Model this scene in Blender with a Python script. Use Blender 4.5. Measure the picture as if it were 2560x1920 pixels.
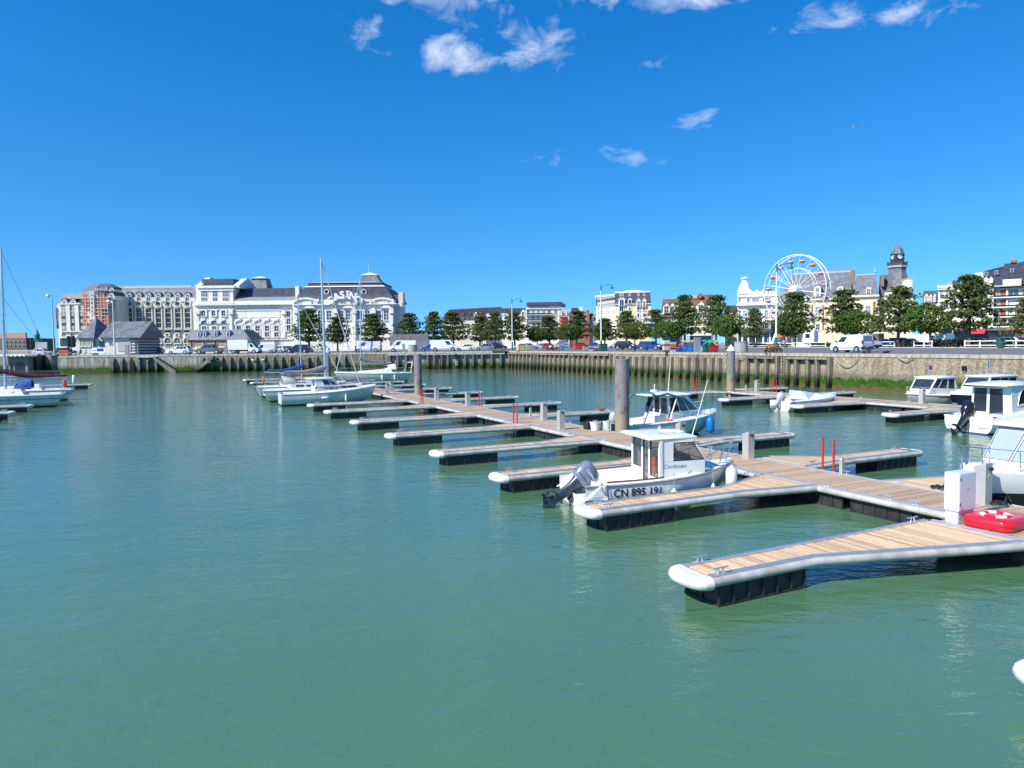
import bpy, math, random
from mathutils import Vector, Matrix
R = math.radians
for o in list(bpy.data.objects): bpy.data.objects.remove(o)
SC = bpy.context.scene
COL = SC.collection
rnd = random.Random(7)

# ---------------------------------------------------------------- camera
F_PX, Y0, ROLL, CAM_H = 1776.0, 862.0, 0.011, 4.5      # focal length in photo pixels, horizon row, roll, eye height
PITCH = math.atan((960 - Y0) / F_PX)
_F = Vector((0, math.cos(PITCH), -math.sin(PITCH)))
_U = Vector((0, math.sin(PITCH), math.cos(PITCH)))
_R = Vector((1, 0, 0))
_c, _s = math.cos(ROLL), math.sin(ROLL)
CR = _R * _c - _U * _s
CU = _U * _c + _R * _s
EYE = Vector((0, 0, CAM_H))
cd = bpy.data.cameras.new('camera'); cam = bpy.data.objects.new('camera', cd); COL.objects.link(cam)
cd.sensor_fit = 'HORIZONTAL'; cd.sensor_width = 36.0; cd.lens = 36.0 * F_PX / 2560.0
cd.clip_start = 0.1; cd.clip_end = 6000
M = Matrix.Identity(4)
for i in range(3):
    M[i][0] = CR[i]; M[i][1] = CU[i]; M[i][2] = -_F[i]; M[i][3] = EYE[i]
cam.matrix_world = M
SC.camera = cam

def ray(x, y): return _F * F_PX + CR * (x - 1280) - CU * (y - 960)
def at(x, y, z=0.0):                      # photo pixel -> point on the level plane z
    d = ray(x, y); return EYE + d * ((z - CAM_H) / d.z)
def atd(x, y, Y):                         # photo pixel -> point on the frontal plane at distance Y
    d = ray(x, y); return EYE + d * (Y / d.y)
def zat(x, y, Y): return atd(x, y, Y).z

# ---------------------------------------------------------------- sky and sun
SUN_AZ, SUN_EL = (-0.80, -0.60), 42.0     # horizontal direction towards the sun, elevation
_n = math.hypot(*SUN_AZ); sx, sy = SUN_AZ[0] / _n, SUN_AZ[1] / _n
to_sun = Vector((sx * math.cos(R(SUN_EL)), sy * math.cos(R(SUN_EL)), math.sin(R(SUN_EL))))
W = bpy.data.worlds.new('World'); SC.world = W; W.use_nodes = True; W.cycles.sampling_method = 'MANUAL'; W.cycles.sample_map_resolution = 256
nt = W.node_tree; nt.nodes.clear()
def N(t, **k):
    n = nt.nodes.new(t)
    for a, b in k.items(): setattr(n, a, b)
    return n
def Lk(a, b): nt.links.new(a, b)
out = N('ShaderNodeOutputWorld'); bg = N('ShaderNodeBackground'); bg.inputs[1].default_value = 0.138
sky = N('ShaderNodeTexSky', sky_type='NISHITA'); sky.sun_disc = False
sky.sun_elevation = R(SUN_EL); sky.sun_rotation = math.atan2(sx, sy)
sky.air_density = 1.0; sky.dust_density = 0.3; sky.ozone_density = 2.5; sky.altitude = 0
hsv = N('ShaderNodeHueSaturation'); hsv.inputs['Saturation'].default_value = 1.44; hsv.inputs['Value'].default_value = 1.0
tc = N('ShaderNodeTexCoord'); sep = N('ShaderNodeSeparateXYZ'); Lk(tc.outputs['Generated'], sep.inputs[0])
def MA(op, a, b=None, clamp=False, c=None):
    m = N('ShaderNodeMath', operation=op); m.use_clamp = clamp
    for i, v in enumerate((a, b, c)):
        if v is None: continue
        if isinstance(v, (int, float)): m.inputs[i].default_value = v
        else: Lk(v, m.inputs[i])
    return m.outputs[0]
# clear sea air: the pale band of the low sky is kept thin by reading the sky a little above the true height
lift = N('ShaderNodeCombineXYZ'); Lk(sep.outputs[0], lift.inputs[0]); Lk(sep.outputs[1], lift.inputs[1]); Lk(MA('MULTIPLY_ADD', MA('ABSOLUTE', sep.outputs[2]), .88, c=.12), lift.inputs[2])
nrm = N('ShaderNodeVectorMath', operation='NORMALIZE'); Lk(lift.outputs[0], nrm.inputs[0]); Lk(nrm.outputs[0], sky.inputs[0])
Lk(sky.outputs[0], hsv.inputs['Color'])
tint = N('ShaderNodeMix', data_type='RGBA', blend_type='MULTIPLY'); tint.inputs[0].default_value = 1; tint.inputs[7].default_value = (.80, 1.02, 1.15, 1); Lk(hsv.outputs[0], tint.inputs[6])
# fair-weather clouds: broken noise inside soft patches, laid out by compass direction and height
az = MA('ARCTAN2', sep.outputs[0], sep.outputs[1]); el = MA('ARCSINE', sep.outputs[2])
ae = N('ShaderNodeCombineXYZ'); Lk(az, ae.inputs[0]); Lk(el, ae.inputs[1])
def azel(px, py):
    d = ray(px, py).normalized(); return math.atan2(d.x, d.y), math.asin(d.z)
CL = [(905, 65, 70, 60, .95), (1120, -10, 190, 52, 1.2), (1150, 140, 110, 50, 1.2), (1350, 110, 105, 62, 1.2), (1475, 60, 45, 50, .8), (1700, -14, 270, 40, 1.1),
      (1180, 75, 140, 34, .7), (2060, 38, 110, 32, .9), (2300, 22, 120, 36, .85), (1500, 392, 200, 30, .92), (1785, 298, 95, 28, .78), (1640, 148, 80, 24, .6), (960, 128, 60, 18, .7)]
mask = None
for x, y, rx, ry, amp in CL:
    a0, e0 = azel(x, y); ra, re_ = rx / F_PX, ry / F_PX
    q = N('ShaderNodeVectorMath', operation='MULTIPLY_ADD'); Lk(ae.outputs[0], q.inputs[0]); q.inputs[1].default_value = (1 / ra, 1 / re_, 0); q.inputs[2].default_value = (-a0 / ra, -e0 / re_, 0)
    d = N('ShaderNodeVectorMath', operation='DOT_PRODUCT'); Lk(q.outputs[0], d.inputs[0]); Lk(q.outputs[0], d.inputs[1])
    b = MA('MULTIPLY_ADD', d.outputs['Value'], -.5 * amp, c=amp)
    mask = b if mask is None else MA('MAXIMUM', mask, b)
# the same scattered clouds all round, outside the stretch laid out above
rest = N('ShaderNodeTexNoise'); rest.inputs['Scale'].default_value = 5; rest.inputs['Detail'].default_value = 2
q = N('ShaderNodeVectorMath', operation='MULTIPLY'); Lk(ae.outputs[0], q.inputs[0]); q.inputs[1].default_value = (1, 2.2, 1); Lk(q.outputs[0], rest.inputs['Vector'])
off = MA('MULTIPLY', MA('SUBTRACT', MA('ABSOLUTE', az), .66), 8, True)
high = MA('MULTIPLY', MA('SUBTRACT', el, .62), 8, True)
off = MA('MAXIMUM', off, high); off = MA('MULTIPLY', off, MA('MULTIPLY', MA('SUBTRACT', el, .28), 8, True))
mask = MA('MAXIMUM', mask, MA('MULTIPLY', off, MA('MULTIPLY', MA('SUBTRACT', rest.outputs[0], .5), 7, True)))
no = N('ShaderNodeTexNoise'); no.inputs['Scale'].default_value = 15; no.inputs['Detail'].default_value = 8; no.inputs['Roughness'].default_value = .6; no.inputs['Distortion'].default_value = .5
q = N('ShaderNodeVectorMath', operation='MULTIPLY'); Lk(ae.outputs[0], q.inputs[0]); q.inputs[1].default_value = (1, 1.7, 1); Lk(q.outputs[0], no.inputs['Vector'])
dens = MA('ADD', MA('MULTIPLY', MA('MAXIMUM', mask, 0.0), .55), MA('MULTIPLY_ADD', no.outputs[0], 2.1, c=-1.45))
dens = MA('MULTIPLY', MA('MULTIPLY', dens, 1.15, True), MA('MULTIPLY', mask, 2.5, True))
alpha = MA('POWER', dens, 1.25)
mix = N('ShaderNodeMix', data_type='RGBA'); Lk(alpha, mix.inputs[0]); Lk(tint.outputs[2], mix.inputs[6]); mix.inputs[7].default_value = (7.0, 7.3, 7.7, 1)
Lk(mix.outputs[2], bg.inputs[0]); Lk(bg.outputs[0], out.inputs[0])

sl = bpy.data.lights.new('sun', 'SUN'); sl.energy = 5.0; sl.angle = R(.53); sl.color = (1, .96, .89)
so = bpy.data.objects.new('sun', sl); COL.objects.link(so); so.rotation_euler = to_sun.to_track_quat('Z', 'Y').to_euler()

SC.view_settings.view_transform = 'Standard'; SC.view_settings.look = 'None'
SC.view_settings.exposure = 0.32; SC.view_settings.gamma = 1.0; SC.view_settings.use_curve_mapping = False
SC.render.engine = 'CYCLES'
cy = SC.cycles
cy.use_denoising = True; cy.max_bounces = 6; cy.diffuse_bounces = 2; cy.glossy_bounces = 3; cy.transmission_bounces = 4; cy.transparent_max_bounces = 6
cy.sample_clamp_indirect = 6; cy.caustics_reflective = False; cy.caustics_refractive = False

# ---------------------------------------------------------------- materials
MATS = {}
def mat(name, col, rough=.6, metal=0., var=.12, scale=3., bump=0., bscale=None, spec=.5, streak=0., col2=None, alpha=1., coat=0.):
    """plain procedural material: base colour broken up by noise, optional second colour, vertical dirt streaks and fine bump"""
    if name in MATS: return MATS[name]
    m = bpy.data.materials.new(name); m.use_nodes = True; t = m.node_tree; nd = t.nodes; b = nd['Principled BSDF']
    b.inputs['Roughness'].default_value = rough; b.inputs['Metallic'].default_value = metal; b.inputs['Specular IOR Level'].default_value = spec
    if coat: b.inputs['Coat Weight'].default_value = coat; b.inputs['Coat Roughness'].default_value = .08
    if alpha < 1: b.inputs['Alpha'].default_value = alpha
    c4 = (*col, 1)
    if var or col2:
        tc = nd.new('ShaderNodeTexCoord'); n1 = nd.new('ShaderNodeTexNoise'); n1.inputs['Scale'].default_value = scale; n1.inputs['Detail'].default_value = 6; n1.inputs['Roughness'].default_value = .65
        t.links.new(tc.outputs['Object'], n1.inputs['Vector'])
        rp = nd.new('ShaderNodeValToRGB'); e = rp.color_ramp.elements
        lo = tuple(max(0, c * (1 - var)) for c in col); hi = tuple(min(1, c * (1 + var * .7)) for c in (col2 or col))
        e[0].position = .3; e[1].position = .7; e[0].color = (*lo, 1); e[1].color = (*hi, 1)
        t.links.new(n1.outputs[0], rp.inputs[0]); last = rp.outputs[0]
        if streak:
            mp = nd.new('ShaderNodeMapping'); mp.inputs['Scale'].default_value = (2.2, 2.2, .12); t.links.new(tc.outputs['Object'], mp.inputs[0])
            n2 = nd.new('ShaderNodeTexNoise'); n2.inputs['Scale'].default_value = 1.3; n2.inputs['Detail'].default_value = 7; t.links.new(mp.outputs[0], n2.inputs[0])
            r2 = nd.new('ShaderNodeValToRGB'); r2.color_ramp.elements[0].position = .36; r2.color_ramp.elements[1].position = .62
            k = 1 - streak; r2.color_ramp.elements[0].color = (k, k * .97, k * .92, 1); r2.color_ramp.elements[1].color = (1, 1, 1, 1)
            t.links.new(n2.outputs[0], r2.inputs[0])
            mx = nd.new('ShaderNodeMix'); mx.data_type = 'RGBA'; mx.blend_type = 'MULTIPLY'; mx.inputs[0].default_value = 1
            t.links.new(last, mx.inputs[6]); t.links.new(r2.outputs[0], mx.inputs[7]); last = mx.outputs[2]
        t.links.new(last, b.inputs['Base Color'])
        if bump:
            n3 = nd.new('ShaderNodeTexNoise'); n3.inputs['Scale'].default_value = bscale or scale * 6; n3.inputs['Detail'].default_value = 5
            t.links.new(tc.outputs['Object'], n3.inputs['Vector'])
            bp = nd.new('ShaderNodeBump'); bp.inputs['Strength'].default_value = bump; bp.inputs['Distance'].default_value = .03
            t.links.new(n3.outputs[0], bp.inputs['Height']); t.links.new(bp.outputs[0], b.inputs['Normal'])
    else: b.inputs['Base Color'].default_value = c4
    MATS[name] = m; return m

def wood(name, c1, c2, along=(1, 1, 1), rough=.75, q=(0, .12)):
    """planks: each piece its own tone (object random) with grain stretched along it"""
    m = bpy.data.materials.new(name); m.use_nodes = True; t = m.node_tree; nd = t.nodes; b = nd['Principled BSDF']; b.inputs['Roughness'].default_value = rough; b.inputs['Specular IOR Level'].default_value = .25
    tc = nd.new('ShaderNodeTexCoord'); mp = nd.new('ShaderNodeMapping'); mp.inputs['Scale'].default_value = along; t.links.new(tc.outputs['Object'], mp.inputs[0])
    oi = nd.new('ShaderNodeObjectInfo'); ad = nd.new('ShaderNodeVectorMath'); ad.operation = 'ADD'; sc_ = nd.new('ShaderNodeVectorMath'); sc_.operation = 'SCALE'; sc_.inputs['Scale'].default_value = 9
    cx = nd.new('ShaderNodeCombineXYZ'); t.links.new(oi.outputs['Random'], cx.inputs[0]); t.links.new(oi.outputs['Random'], cx.inputs[1]); t.links.new(cx.outputs[0], sc_.inputs[0])
    t.links.new(mp.outputs[0], ad.inputs[0]); t.links.new(sc_.outputs[0], ad.inputs[1])
    n = nd.new('ShaderNodeTexNoise'); n.inputs['Scale'].default_value = 4; n.inputs['Detail'].default_value = 7; n.inputs['Roughness'].default_value = .7; t.links.new(ad.outputs[0], n.inputs['Vector'])
    rp = nd.new('ShaderNodeValToRGB'); rp.color_ramp.elements[0].position = .3; rp.color_ramp.elements[1].position = .72; rp.color_ramp.elements[0].color = (*c1, 1); rp.color_ramp.elements[1].color = (*c2, 1)
    t.links.new(n.outputs[0], rp.inputs[0])
    hs = nd.new('ShaderNodeHueSaturation'); t.links.new(rp.outputs[0], hs.inputs['Color'])
    mr = nd.new('ShaderNodeMapRange'); mr.inputs[3].default_value = .72; mr.inputs[4].default_value = 1.22; 
    sp = nd.new('ShaderNodeSeparateXYZ'); t.links.new(tc.outputs['Object'], sp.inputs[0]); dv = nd.new('ShaderNodeMath'); dv.operation = 'MULTIPLY_ADD'; dv.inputs[1].default_value = 1 / q[1]; dv.inputs[2].default_value = .3 if q[0] == 0 else .15; t.links.new(sp.outputs[q[0]], dv.inputs[0])
    fl = nd.new('ShaderNodeMath'); fl.operation = 'FLOOR'; t.links.new(dv.outputs[0], fl.inputs[0]); af = nd.new('ShaderNodeMath'); af.operation = 'MULTIPLY_ADD'; af.inputs[1].default_value = 57.0; t.links.new(oi.outputs['Random'], af.inputs[0]); t.links.new(fl.outputs[0], af.inputs[2])
    wn = nd.new('ShaderNodeTexWhiteNoise'); wn.noise_dimensions = '1D'; t.links.new(af.outputs[0], wn.inputs['W']); t.links.new(wn.outputs['Value'], mr.inputs[0]); t.links.new(mr.outputs[0], hs.inputs['Value'])
    t.links.new(hs.outputs[0], b.inputs['Base Color'])
    bp = nd.new('ShaderNodeBump'); bp.inputs['Strength'].default_value = .3; bp.inputs['Distance'].default_value = .01; t.links.new(n.outputs[0], bp.inputs['Height']); t.links.new(bp.outputs[0], b.inputs['Normal'])
    MATS[name] = m; return m

# ---------------------------------------------------------------- mesh helpers
class MB:
    def __init__(s): s.v = []; s.f = []
    def add(s, vs, fs):
        n = len(s.v); s.v += [tuple(v) for v in vs]; s.f += [tuple(i + n for i in f) for f in fs]; return s
    def box(s, x0, x1, y0, y1, z0, z1):
        return s.add([(x0, y0, z0), (x1, y0, z0), (x1, y1, z0), (x0, y1, z0), (x0, y0, z1), (x1, y0, z1), (x1, y1, z1), (x0, y1, z1)],
                     [(3, 2, 1, 0), (4, 5, 6, 7), (0, 1, 5, 4), (1, 2, 6, 5), (2, 3, 7, 6), (3, 0, 4, 7)])
    def frustum(s, b, t, z0, z1):          # b,t = (x0,x1,y0,y1)
        q = lambda r, z: [(r[0], r[2], z), (r[1], r[2], z), (r[1], r[3], z), (r[0], r[3], z)]
        return s.add(q(b, z0) + q(t, z1), [(3, 2, 1, 0), (4, 5, 6, 7), (0, 1, 5, 4), (1, 2, 6, 5), (2, 3, 7, 6), (3, 0, 4, 7)])
    def ring(s, c, u, w, r, n): return [tuple(c + u * (r * math.cos(2 * math.pi * i / n)) + w * (r * math.sin(2 * math.pi * i / n))) for i in range(n)]
    def tube(s, pts, r, n=7, closed=False):
        pts = [Vector(p) for p in pts]; k = len(pts); rr = r if isinstance(r, (list, tuple)) else [r] * k
        rings = []; u = None
        for i, p in enumerate(pts):
            if closed: d = pts[(i + 1) % k] - pts[i - 1]
            else: d = pts[min(i + 1, k - 1)] - pts[max(i - 1, 0)]
            d.normalize()
            if u is None: u = d.orthogonal().normalized()
            else: u = (u - d * u.dot(d)); u = u.normalized() if u.length > 1e-6 else d.orthogonal().normalized()
            rings.append(s.ring(p, u, d.cross(u), rr[i], n))
        vs = [v for g in rings for v in g]; fs = []
        for i in range(k if closed else k - 1):
            a = i * n; b = ((i + 1) % k) * n
            fs += [(a + j, a + (j + 1) % n, b + (j + 1) % n, b + j) for j in range(n)]
        if not closed: fs += [tuple(range(n - 1, -1, -1)), tuple((k - 1) * n + j for j in range(n))]
        return s.add(vs, fs)
    def cyl(s, p0, p1, r0, r1=None, n=12): return s.tube([p0, p1], [r0, r0 if r1 is None else r1], n)
    def prism(s, poly, axis, lo, hi):       # polygon extruded along an axis; poly gives the two other coordinates in order
        k = len(poly)
        g = {'x': lambda a, b, t: (t, a, b), 'y': lambda a, b, t: (a, t, b), 'z': lambda a, b, t: (a, b, t)}[axis]
        vs = [g(a, b, lo) for a, b in poly] + [g(a, b, hi) for a, b in poly]
        return s.add(vs, [tuple(range(k - 1, -1, -1)), tuple(range(k, 2 * k))] + [(i, (i + 1) % k, k + (i + 1) % k, k + i) for i in range(k)])
    def lathe(s, prof, c=(0, 0, 0), n=16, axis='z'):
        vs = []; fs = []; k = len(prof)
        for r, z in prof:
            for j in range(n):
                a = 2 * math.pi * j / n; q = (r * math.cos(a), r * math.sin(a), z)
                if axis == 'x': q = (q[2], q[0], q[1])
                if axis == 'y': q = (q[0], q[2], q[1])
                vs.append((c[0] + q[0], c[1] + q[1], c[2] + q[2]))
        for i in range(k - 1): fs += [(i * n + j, i * n + (j + 1) % n, (i + 1) * n + (j + 1) % n, (i + 1) * n + j) for j in range(n)]
        fs += [tuple(range(n - 1, -1, -1)), tuple((k - 1) * n + j for j in range(n))]
        return s.add(vs, fs)
    def loft(s, secs, closed=False, caps=True):   # list of equal-length point rows
        k = len(secs[0]); vs = [p for q in secs for p in q]; fs = []
        for i in range(len(secs) - 1):
            for j in range(k if closed else k - 1): fs.append((i * k + j, i * k + (j + 1) % k, (i + 1) * k + (j + 1) % k, (i + 1) * k + j))
        if caps: fs += [tuple(range(k - 1, -1, -1)), tuple((len(secs) - 1) * k + j for j in range(k))]
        return s.add(vs, fs)
    def quad(s, *p): return s.add(p, [tuple(range(len(p)))])
    def mesh(s, name, m=None, smooth=0):
        me = bpy.data.meshes.new(name); me.from_pydata(s.v, [], s.f)
        if smooth:
            me.polygons.foreach_set('use_smooth', [True] * len(me.polygons)); me.set_sharp_from_angle(angle=R(smooth))
        if m: me.materials.append(m)
        me.update(); return me
    def build(s, name, m, parent=None, smooth=0, loc=None, bevel=0, rot=None):
        o = link(name, s.mesh(name, m, smooth), parent, loc, rot)
        if bevel:
            b = o.modifiers.new('bevel', 'BEVEL'); b.width = bevel; b.segments = 2; b.limit_method = 'ANGLE'; b.angle_limit = R(40)
        return o
def link(name, data, parent=None, loc=None, rot=None, scale=None):
    o = bpy.data.objects.new(name, data); COL.objects.link(o)
    if parent: o.parent = parent
    if loc is not None: o.location = loc
    if rot is not None: o.rotation_euler = rot if isinstance(rot, (tuple, list)) else (0, 0, rot)
    if scale is not None: o.scale = scale if isinstance(scale, (tuple, list)) else (scale,) * 3
    return o
def tag(o, label, cat, group=None):
    o['label'] = label; o['category'] = cat
    if group: o['group'] = group
    return o
def thing(name, label, cat, loc=(0, 0, 0), rz=0, group=None, scale=None):
    return tag(link(name, None, None, loc, (0, 0, rz), scale), label, cat, group)
def struct(o): o['kind'] = 'structure'; return o
def stuff(o): o['kind'] = 'stuff'; return o
def copy_tree(o, parent=None):
    c = o.copy(); COL.objects.link(c)
    if parent: c.parent = parent
    for ch in KIDS.get(o.name, None) or [x for x in bpy.data.objects if x.parent == o]: copy_tree(ch, c)
    return c
KIDS = {}
def dup(root, loc, rz=0, label=None, group=None, scale=None):
    c = copy_tree(root); c.location = loc; c.rotation_euler = (0, 0, rz)
    if scale is not None: c.scale = (scale,) * 3 if not isinstance(scale, (tuple, list)) else scale
    if label: c['label'] = label
    if group: c['group'] = group
    return c
def text(body, size, m, parent, loc, rot, name='lettering', ext=.002, bold=0., shear=0., sx=1.0, align='LEFT'):
    cu = bpy.data.curves.new(name, 'FONT'); cu.body = body; cu.size = size; cu.extrude = ext; cu.offset = bold; cu.shear = shear; cu.align_x = align; cu.resolution_u = 3
    t = bpy.data.objects.new('tmp_text', cu); COL.objects.link(t); bpy.context.view_layer.update()
    me = bpy.data.meshes.new_from_object(t.evaluated_get(bpy.context.evaluated_depsgraph_get())); bpy.data.objects.remove(t)
    me.materials.clear(); me.materials.append(m); me.name = name
    return link(name, me, parent, loc, rot, (sx, 1, 1))

# shared materials
WHITE = mat('white_gelcoat', (.84, .82, .77), .25, var=.05, scale=2.5, coat=.3)
WHITEP = mat('white_paint', (.84, .82, .77), .5, var=.07, scale=2)
ALU = mat('aluminium', (.70, .70, .70), .38, .75, var=.1, scale=6)
STEEL = mat('stainless_steel', (.66, .66, .65), .25, .95, var=.08, scale=4)
PVC = mat('fender_pvc', (.55, .525, .48), .45, var=.14, scale=2.2, streak=.28)
CAPW = mat('bumper_cap', (.72, .69, .64), .5, var=.16, scale=4, bump=.15)
BLACKF = mat('float_plastic', (.016, .017, .019), .55, var=.5, scale=2.5, bump=.2, col2=(.032, .033, .032))
RUBBER = mat('rubber', (.02, .02, .02), .7, var=.2)
GLASS = mat('dark_glass', (.03, .04, .05), .06, var=0, spec=.8)
PANE = mat('window_pane', (.05, .065, .085), .08, var=.25, scale=.6, spec=.8)
CHROME = mat('polished_steel', (.75, .75, .75), .15, 1, var=0)
RED = mat('red_paint', (.55, .03, .02), .4, var=.12, scale=5)
ROPE = mat('rope', (.45, .42, .36), .9, var=.2, scale=20)
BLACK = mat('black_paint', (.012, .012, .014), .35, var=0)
BLUEC = mat('blue_canvas', (.02, .06, .28), .85, var=.2, scale=8)
GREYC = mat('grey_canvas', (.25, .245, .235), .9, var=.2, scale=6, bump=.3, bscale=15)
# ---------------------------------------------------------------- water
ZQ = 3.34
def water_mat():
    m = bpy.data.materials.new('harbour_water'); m.use_nodes = True; t = m.node_tree; nd = t.nodes; b = nd['Principled BSDF']
    b.inputs['IOR'].default_value = 1.45; b.inputs['Roughness'].default_value = .03; b.inputs['Specular IOR Level'].default_value = .95
    tc = nd.new('ShaderNodeTexCoord')
    def mp(sc, rz=0):
        q = nd.new('ShaderNodeMapping'); q.inputs['Scale'].default_value = sc; q.inputs['Rotation'].default_value = (0, 0, rz); t.links.new(tc.outputs['Object'], q.inputs[0]); return q.outputs[0]
    def noise(v, s, d, r=.55, dist=0):
        n = nd.new('ShaderNodeTexNoise'); n.inputs['Scale'].default_value = s; n.inputs['Detail'].default_value = d; n.inputs['Roughness'].default_value = r; n.inputs['Distortion'].default_value = dist; t.links.new(v, n.inputs['Vector']); return n.outputs[0]
    # silty colour in slow patches
    rp = nd.new('ShaderNodeValToRGB'); e = rp.color_ramp.elements; e[0].position = .35; e[1].position = .68
    e[0].color = (.070, .166, .084, 1); e[1].color = (.092, .190, .100, 1)
    t.links.new(noise(mp((.05, .09, 1), .4), 1, 4), rp.inputs[0]); t.links.new(rp.outputs[0], b.inputs['Base Color'])
    def ma(op, a, c):
        q = nd.new('ShaderNodeMath'); q.operation = op
        for i, v in enumerate((a, c)):
            if isinstance(v, (int, float)): q.inputs[i].default_value = v
            else: t.links.new(v, q.inputs[i])
        return q.outputs[0]
    big = noise(mp((.35, .8, 1), .5), 1, 3, .5, .4)        # wind chop, crests across the breeze
    mid = noise(mp((1.6, 3.6, 1), .62), 1, 4, .55, .6)
    fine = noise(mp((6, 12, 1), .5), 1, 3, .5, .3)
    gust = noise(mp((.06, .1, 1), .2), 1, 3)
    h = ma('ADD', ma('MULTIPLY', big, .13), ma('ADD', ma('MULTIPLY', mid, .07), ma('MULTIPLY', fine, .016)))
    h = ma('MULTIPLY', h, ma('ADD', .35, ma('MULTIPLY', gust, 1.1)))
    bp = nd.new('ShaderNodeBump'); bp.inputs['Strength'].default_value = .46; bp.inputs['Distance'].default_value = 1.0
    t.links.new(h, bp.inputs['Height']); t.links.new(bp.outputs[0], b.inputs['Normal'])
    return m
struct(MB().quad((-900, -60, 0), (900, -60, 0), (900, 3000, 0), (-900, 3000, 0)).build('water', water_mat()))
# ---------------------------------------------------------------- quay lines
QA = at(150, 934); QC = at(1275, 920.3); QB = at(2200, 977)
QA.z = QC.z = QB.z = 0
dR = (QB - QC).normalized(); nR = Vector((dR.y, -dR.x, 0))      # along the town quay towards the viewer; normal
if nR.x > 0: nR = -nR                                            # faces the water
dL = (QC - QA).normalized(); nL = Vector((dL.y, -dL.x, 0))
if nL.y > 0: nL = -nL
QE = QC + dR * 190                                               # town quay goes on past the frame
QW = QA + Vector((2.5, 34, 0))                                   # lock side returns away from the viewer
# ---------------------------------------------------------------- floating docks
DO = at(2035, 1214, .5); DO.z = 0
_p2 = at(1188, 1036, .5); _p2.z = 0
DD = (_p2 - DO).normalized(); DP = Vector((DD.y, -DD.x, 0))           # along the dock, and to its right
DANG = math.atan2(DP.y, DP.x)
def dts(t, s, z=0.): q = DO + DD * t + DP * s; return Vector((q.x, q.y, z))
def ts(px, py, z=.5):
    q = at(px, py, z) - DO; return q.dot(DD), q.dot(DP)
ZD = .52
PLANK = wood('deck_plank', (.36, .235, .15), (.60, .44, .30), (1.2, 9, 9), q=(1, .132))
PLANKF = wood('finger_plank', (.47, .31, .18), (.70, .52, .34), (9, 1.2, 9), q=(0, .118))
def rail_prof(y, sgn):      # aluminium edge rail with a lip; (y,z) outline, sgn = outward side
    return [(y - sgn * .11, ZD - .10), (y, ZD - .10), (y, ZD + .028), (y - sgn * .035, ZD + .028), (y - sgn * .04, ZD + .012), (y - sgn * .07, ZD + .012), (y - sgn * .075, ZD + .024), (y - sgn * .11, ZD + .024)]
def sweep(mb, path, prof):  # profile (outward offset, z) swept along a plan path, mitred
    n = len(path); secs = []
    for i, p in enumerate(path):
        a = Vector(path[max(i - 1, 0)]); b = Vector(p); c = Vector(path[min(i + 1, n - 1)])
        d1 = (b - a).normalized() if i else (c - b).normalized(); d2 = (c - b).normalized() if i < n - 1 else d1
        d = (d1 + d2).normalized(); nn = Vector((d.y, -d.x)); k = 1 / max(.35, nn.dot(Vector((d1.y, -d1.x))))
        secs.append([(b.x + nn.x * o * k, b.y + nn.y * o * k, z) for o, z in prof])
    mb.loft(secs, closed=True); return mb
FPROF = [(.002, ZD - .005)] + [(.002 + .092 * math.sin(math.pi * i / 10) ** .8, ZD - .085 + .08 * math.cos(math.pi * i / 10)) for i in range(1, 10)] + [(.002, ZD - .17)]
RPROF = [(0, ZD - .12), (0, ZD + .02), (-.03, ZD + .03), (-.04, ZD + .014), (-.075, ZD + .014), (-.08, ZD + .026), (-.115, ZD + .026), (-.115, ZD - .12)]
def cleat_mesh():
    mb = MB()
    for x in (-.055, .055): mb.cyl((x, 0, 0), (x * .8, 0, .085), .016, .013, 7)
    mb.tube([(-.17, 0, .098), (-.1, 0, .09), (.1, 0, .09), (.17, 0, .098)], [.011, .015, .015, .011], 7)
    mb.box(-.1, .1, -.03, .03, -.004, .008); return mb.mesh('cleat', ALU, 50)
CLEAT = cleat_mesh()
def float_mb(x0, x1, y0, y1, zt=ZD - .1, step=.36, side=True):
    """ribbed hollow plastic float: recessed panels between upright ribs, a lip at the waterline"""
    mb = MB(); mb.box(x0 + .02, x1 - .02, y0 + .02, y1 - .02, -.35, zt)
    n = max(2, int(round((x1 - x0) / step))); w = (x1 - x0) / n
    for i in range(n + 1):
        xx = x0 + w * i
        for ya, yb in ((y0 - .012, y0 + .02), (y1 - .02, y1 + .012)): mb.box(max(x0, xx - .025), min(x1, xx + .025), ya, yb, -.35, zt - .004)
    m = max(2, int(round((y1 - y0) / step))); w = (y1 - y0) / m
    for i in range(m + 1):
        yy = y0 + w * i
        for xa, xb in ((x0 - .012, x0 + .02), (x1 - .02, x1 + .012)): mb.box(xa, xb, max(y0, yy - .025), min(y1, yy + .025), -.35, zt - .008)
    mb.box(x0 - .015, x1 + .015, y0 - .016, y1 + .016, .0, .035)
    return mb
PLANK_ME = {}
def plank_mesh(L, w, m, along):
    k = (round(L, 2), round(w, 3), m.name, along)
    if k not in PLANK_ME:
        mb = MB(); h = w / 2; b = .006
        prof = [(-h, -.028), (h, -.028), (h, -b), (h - b, 0), (-h + b, 0), (-h, -b)]
        mb.prism(prof, along, -L / 2, L / 2); PLANK_ME[k] = mb.mesh('plank', m)
    return PLANK_ME[k]
_one = {}
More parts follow.
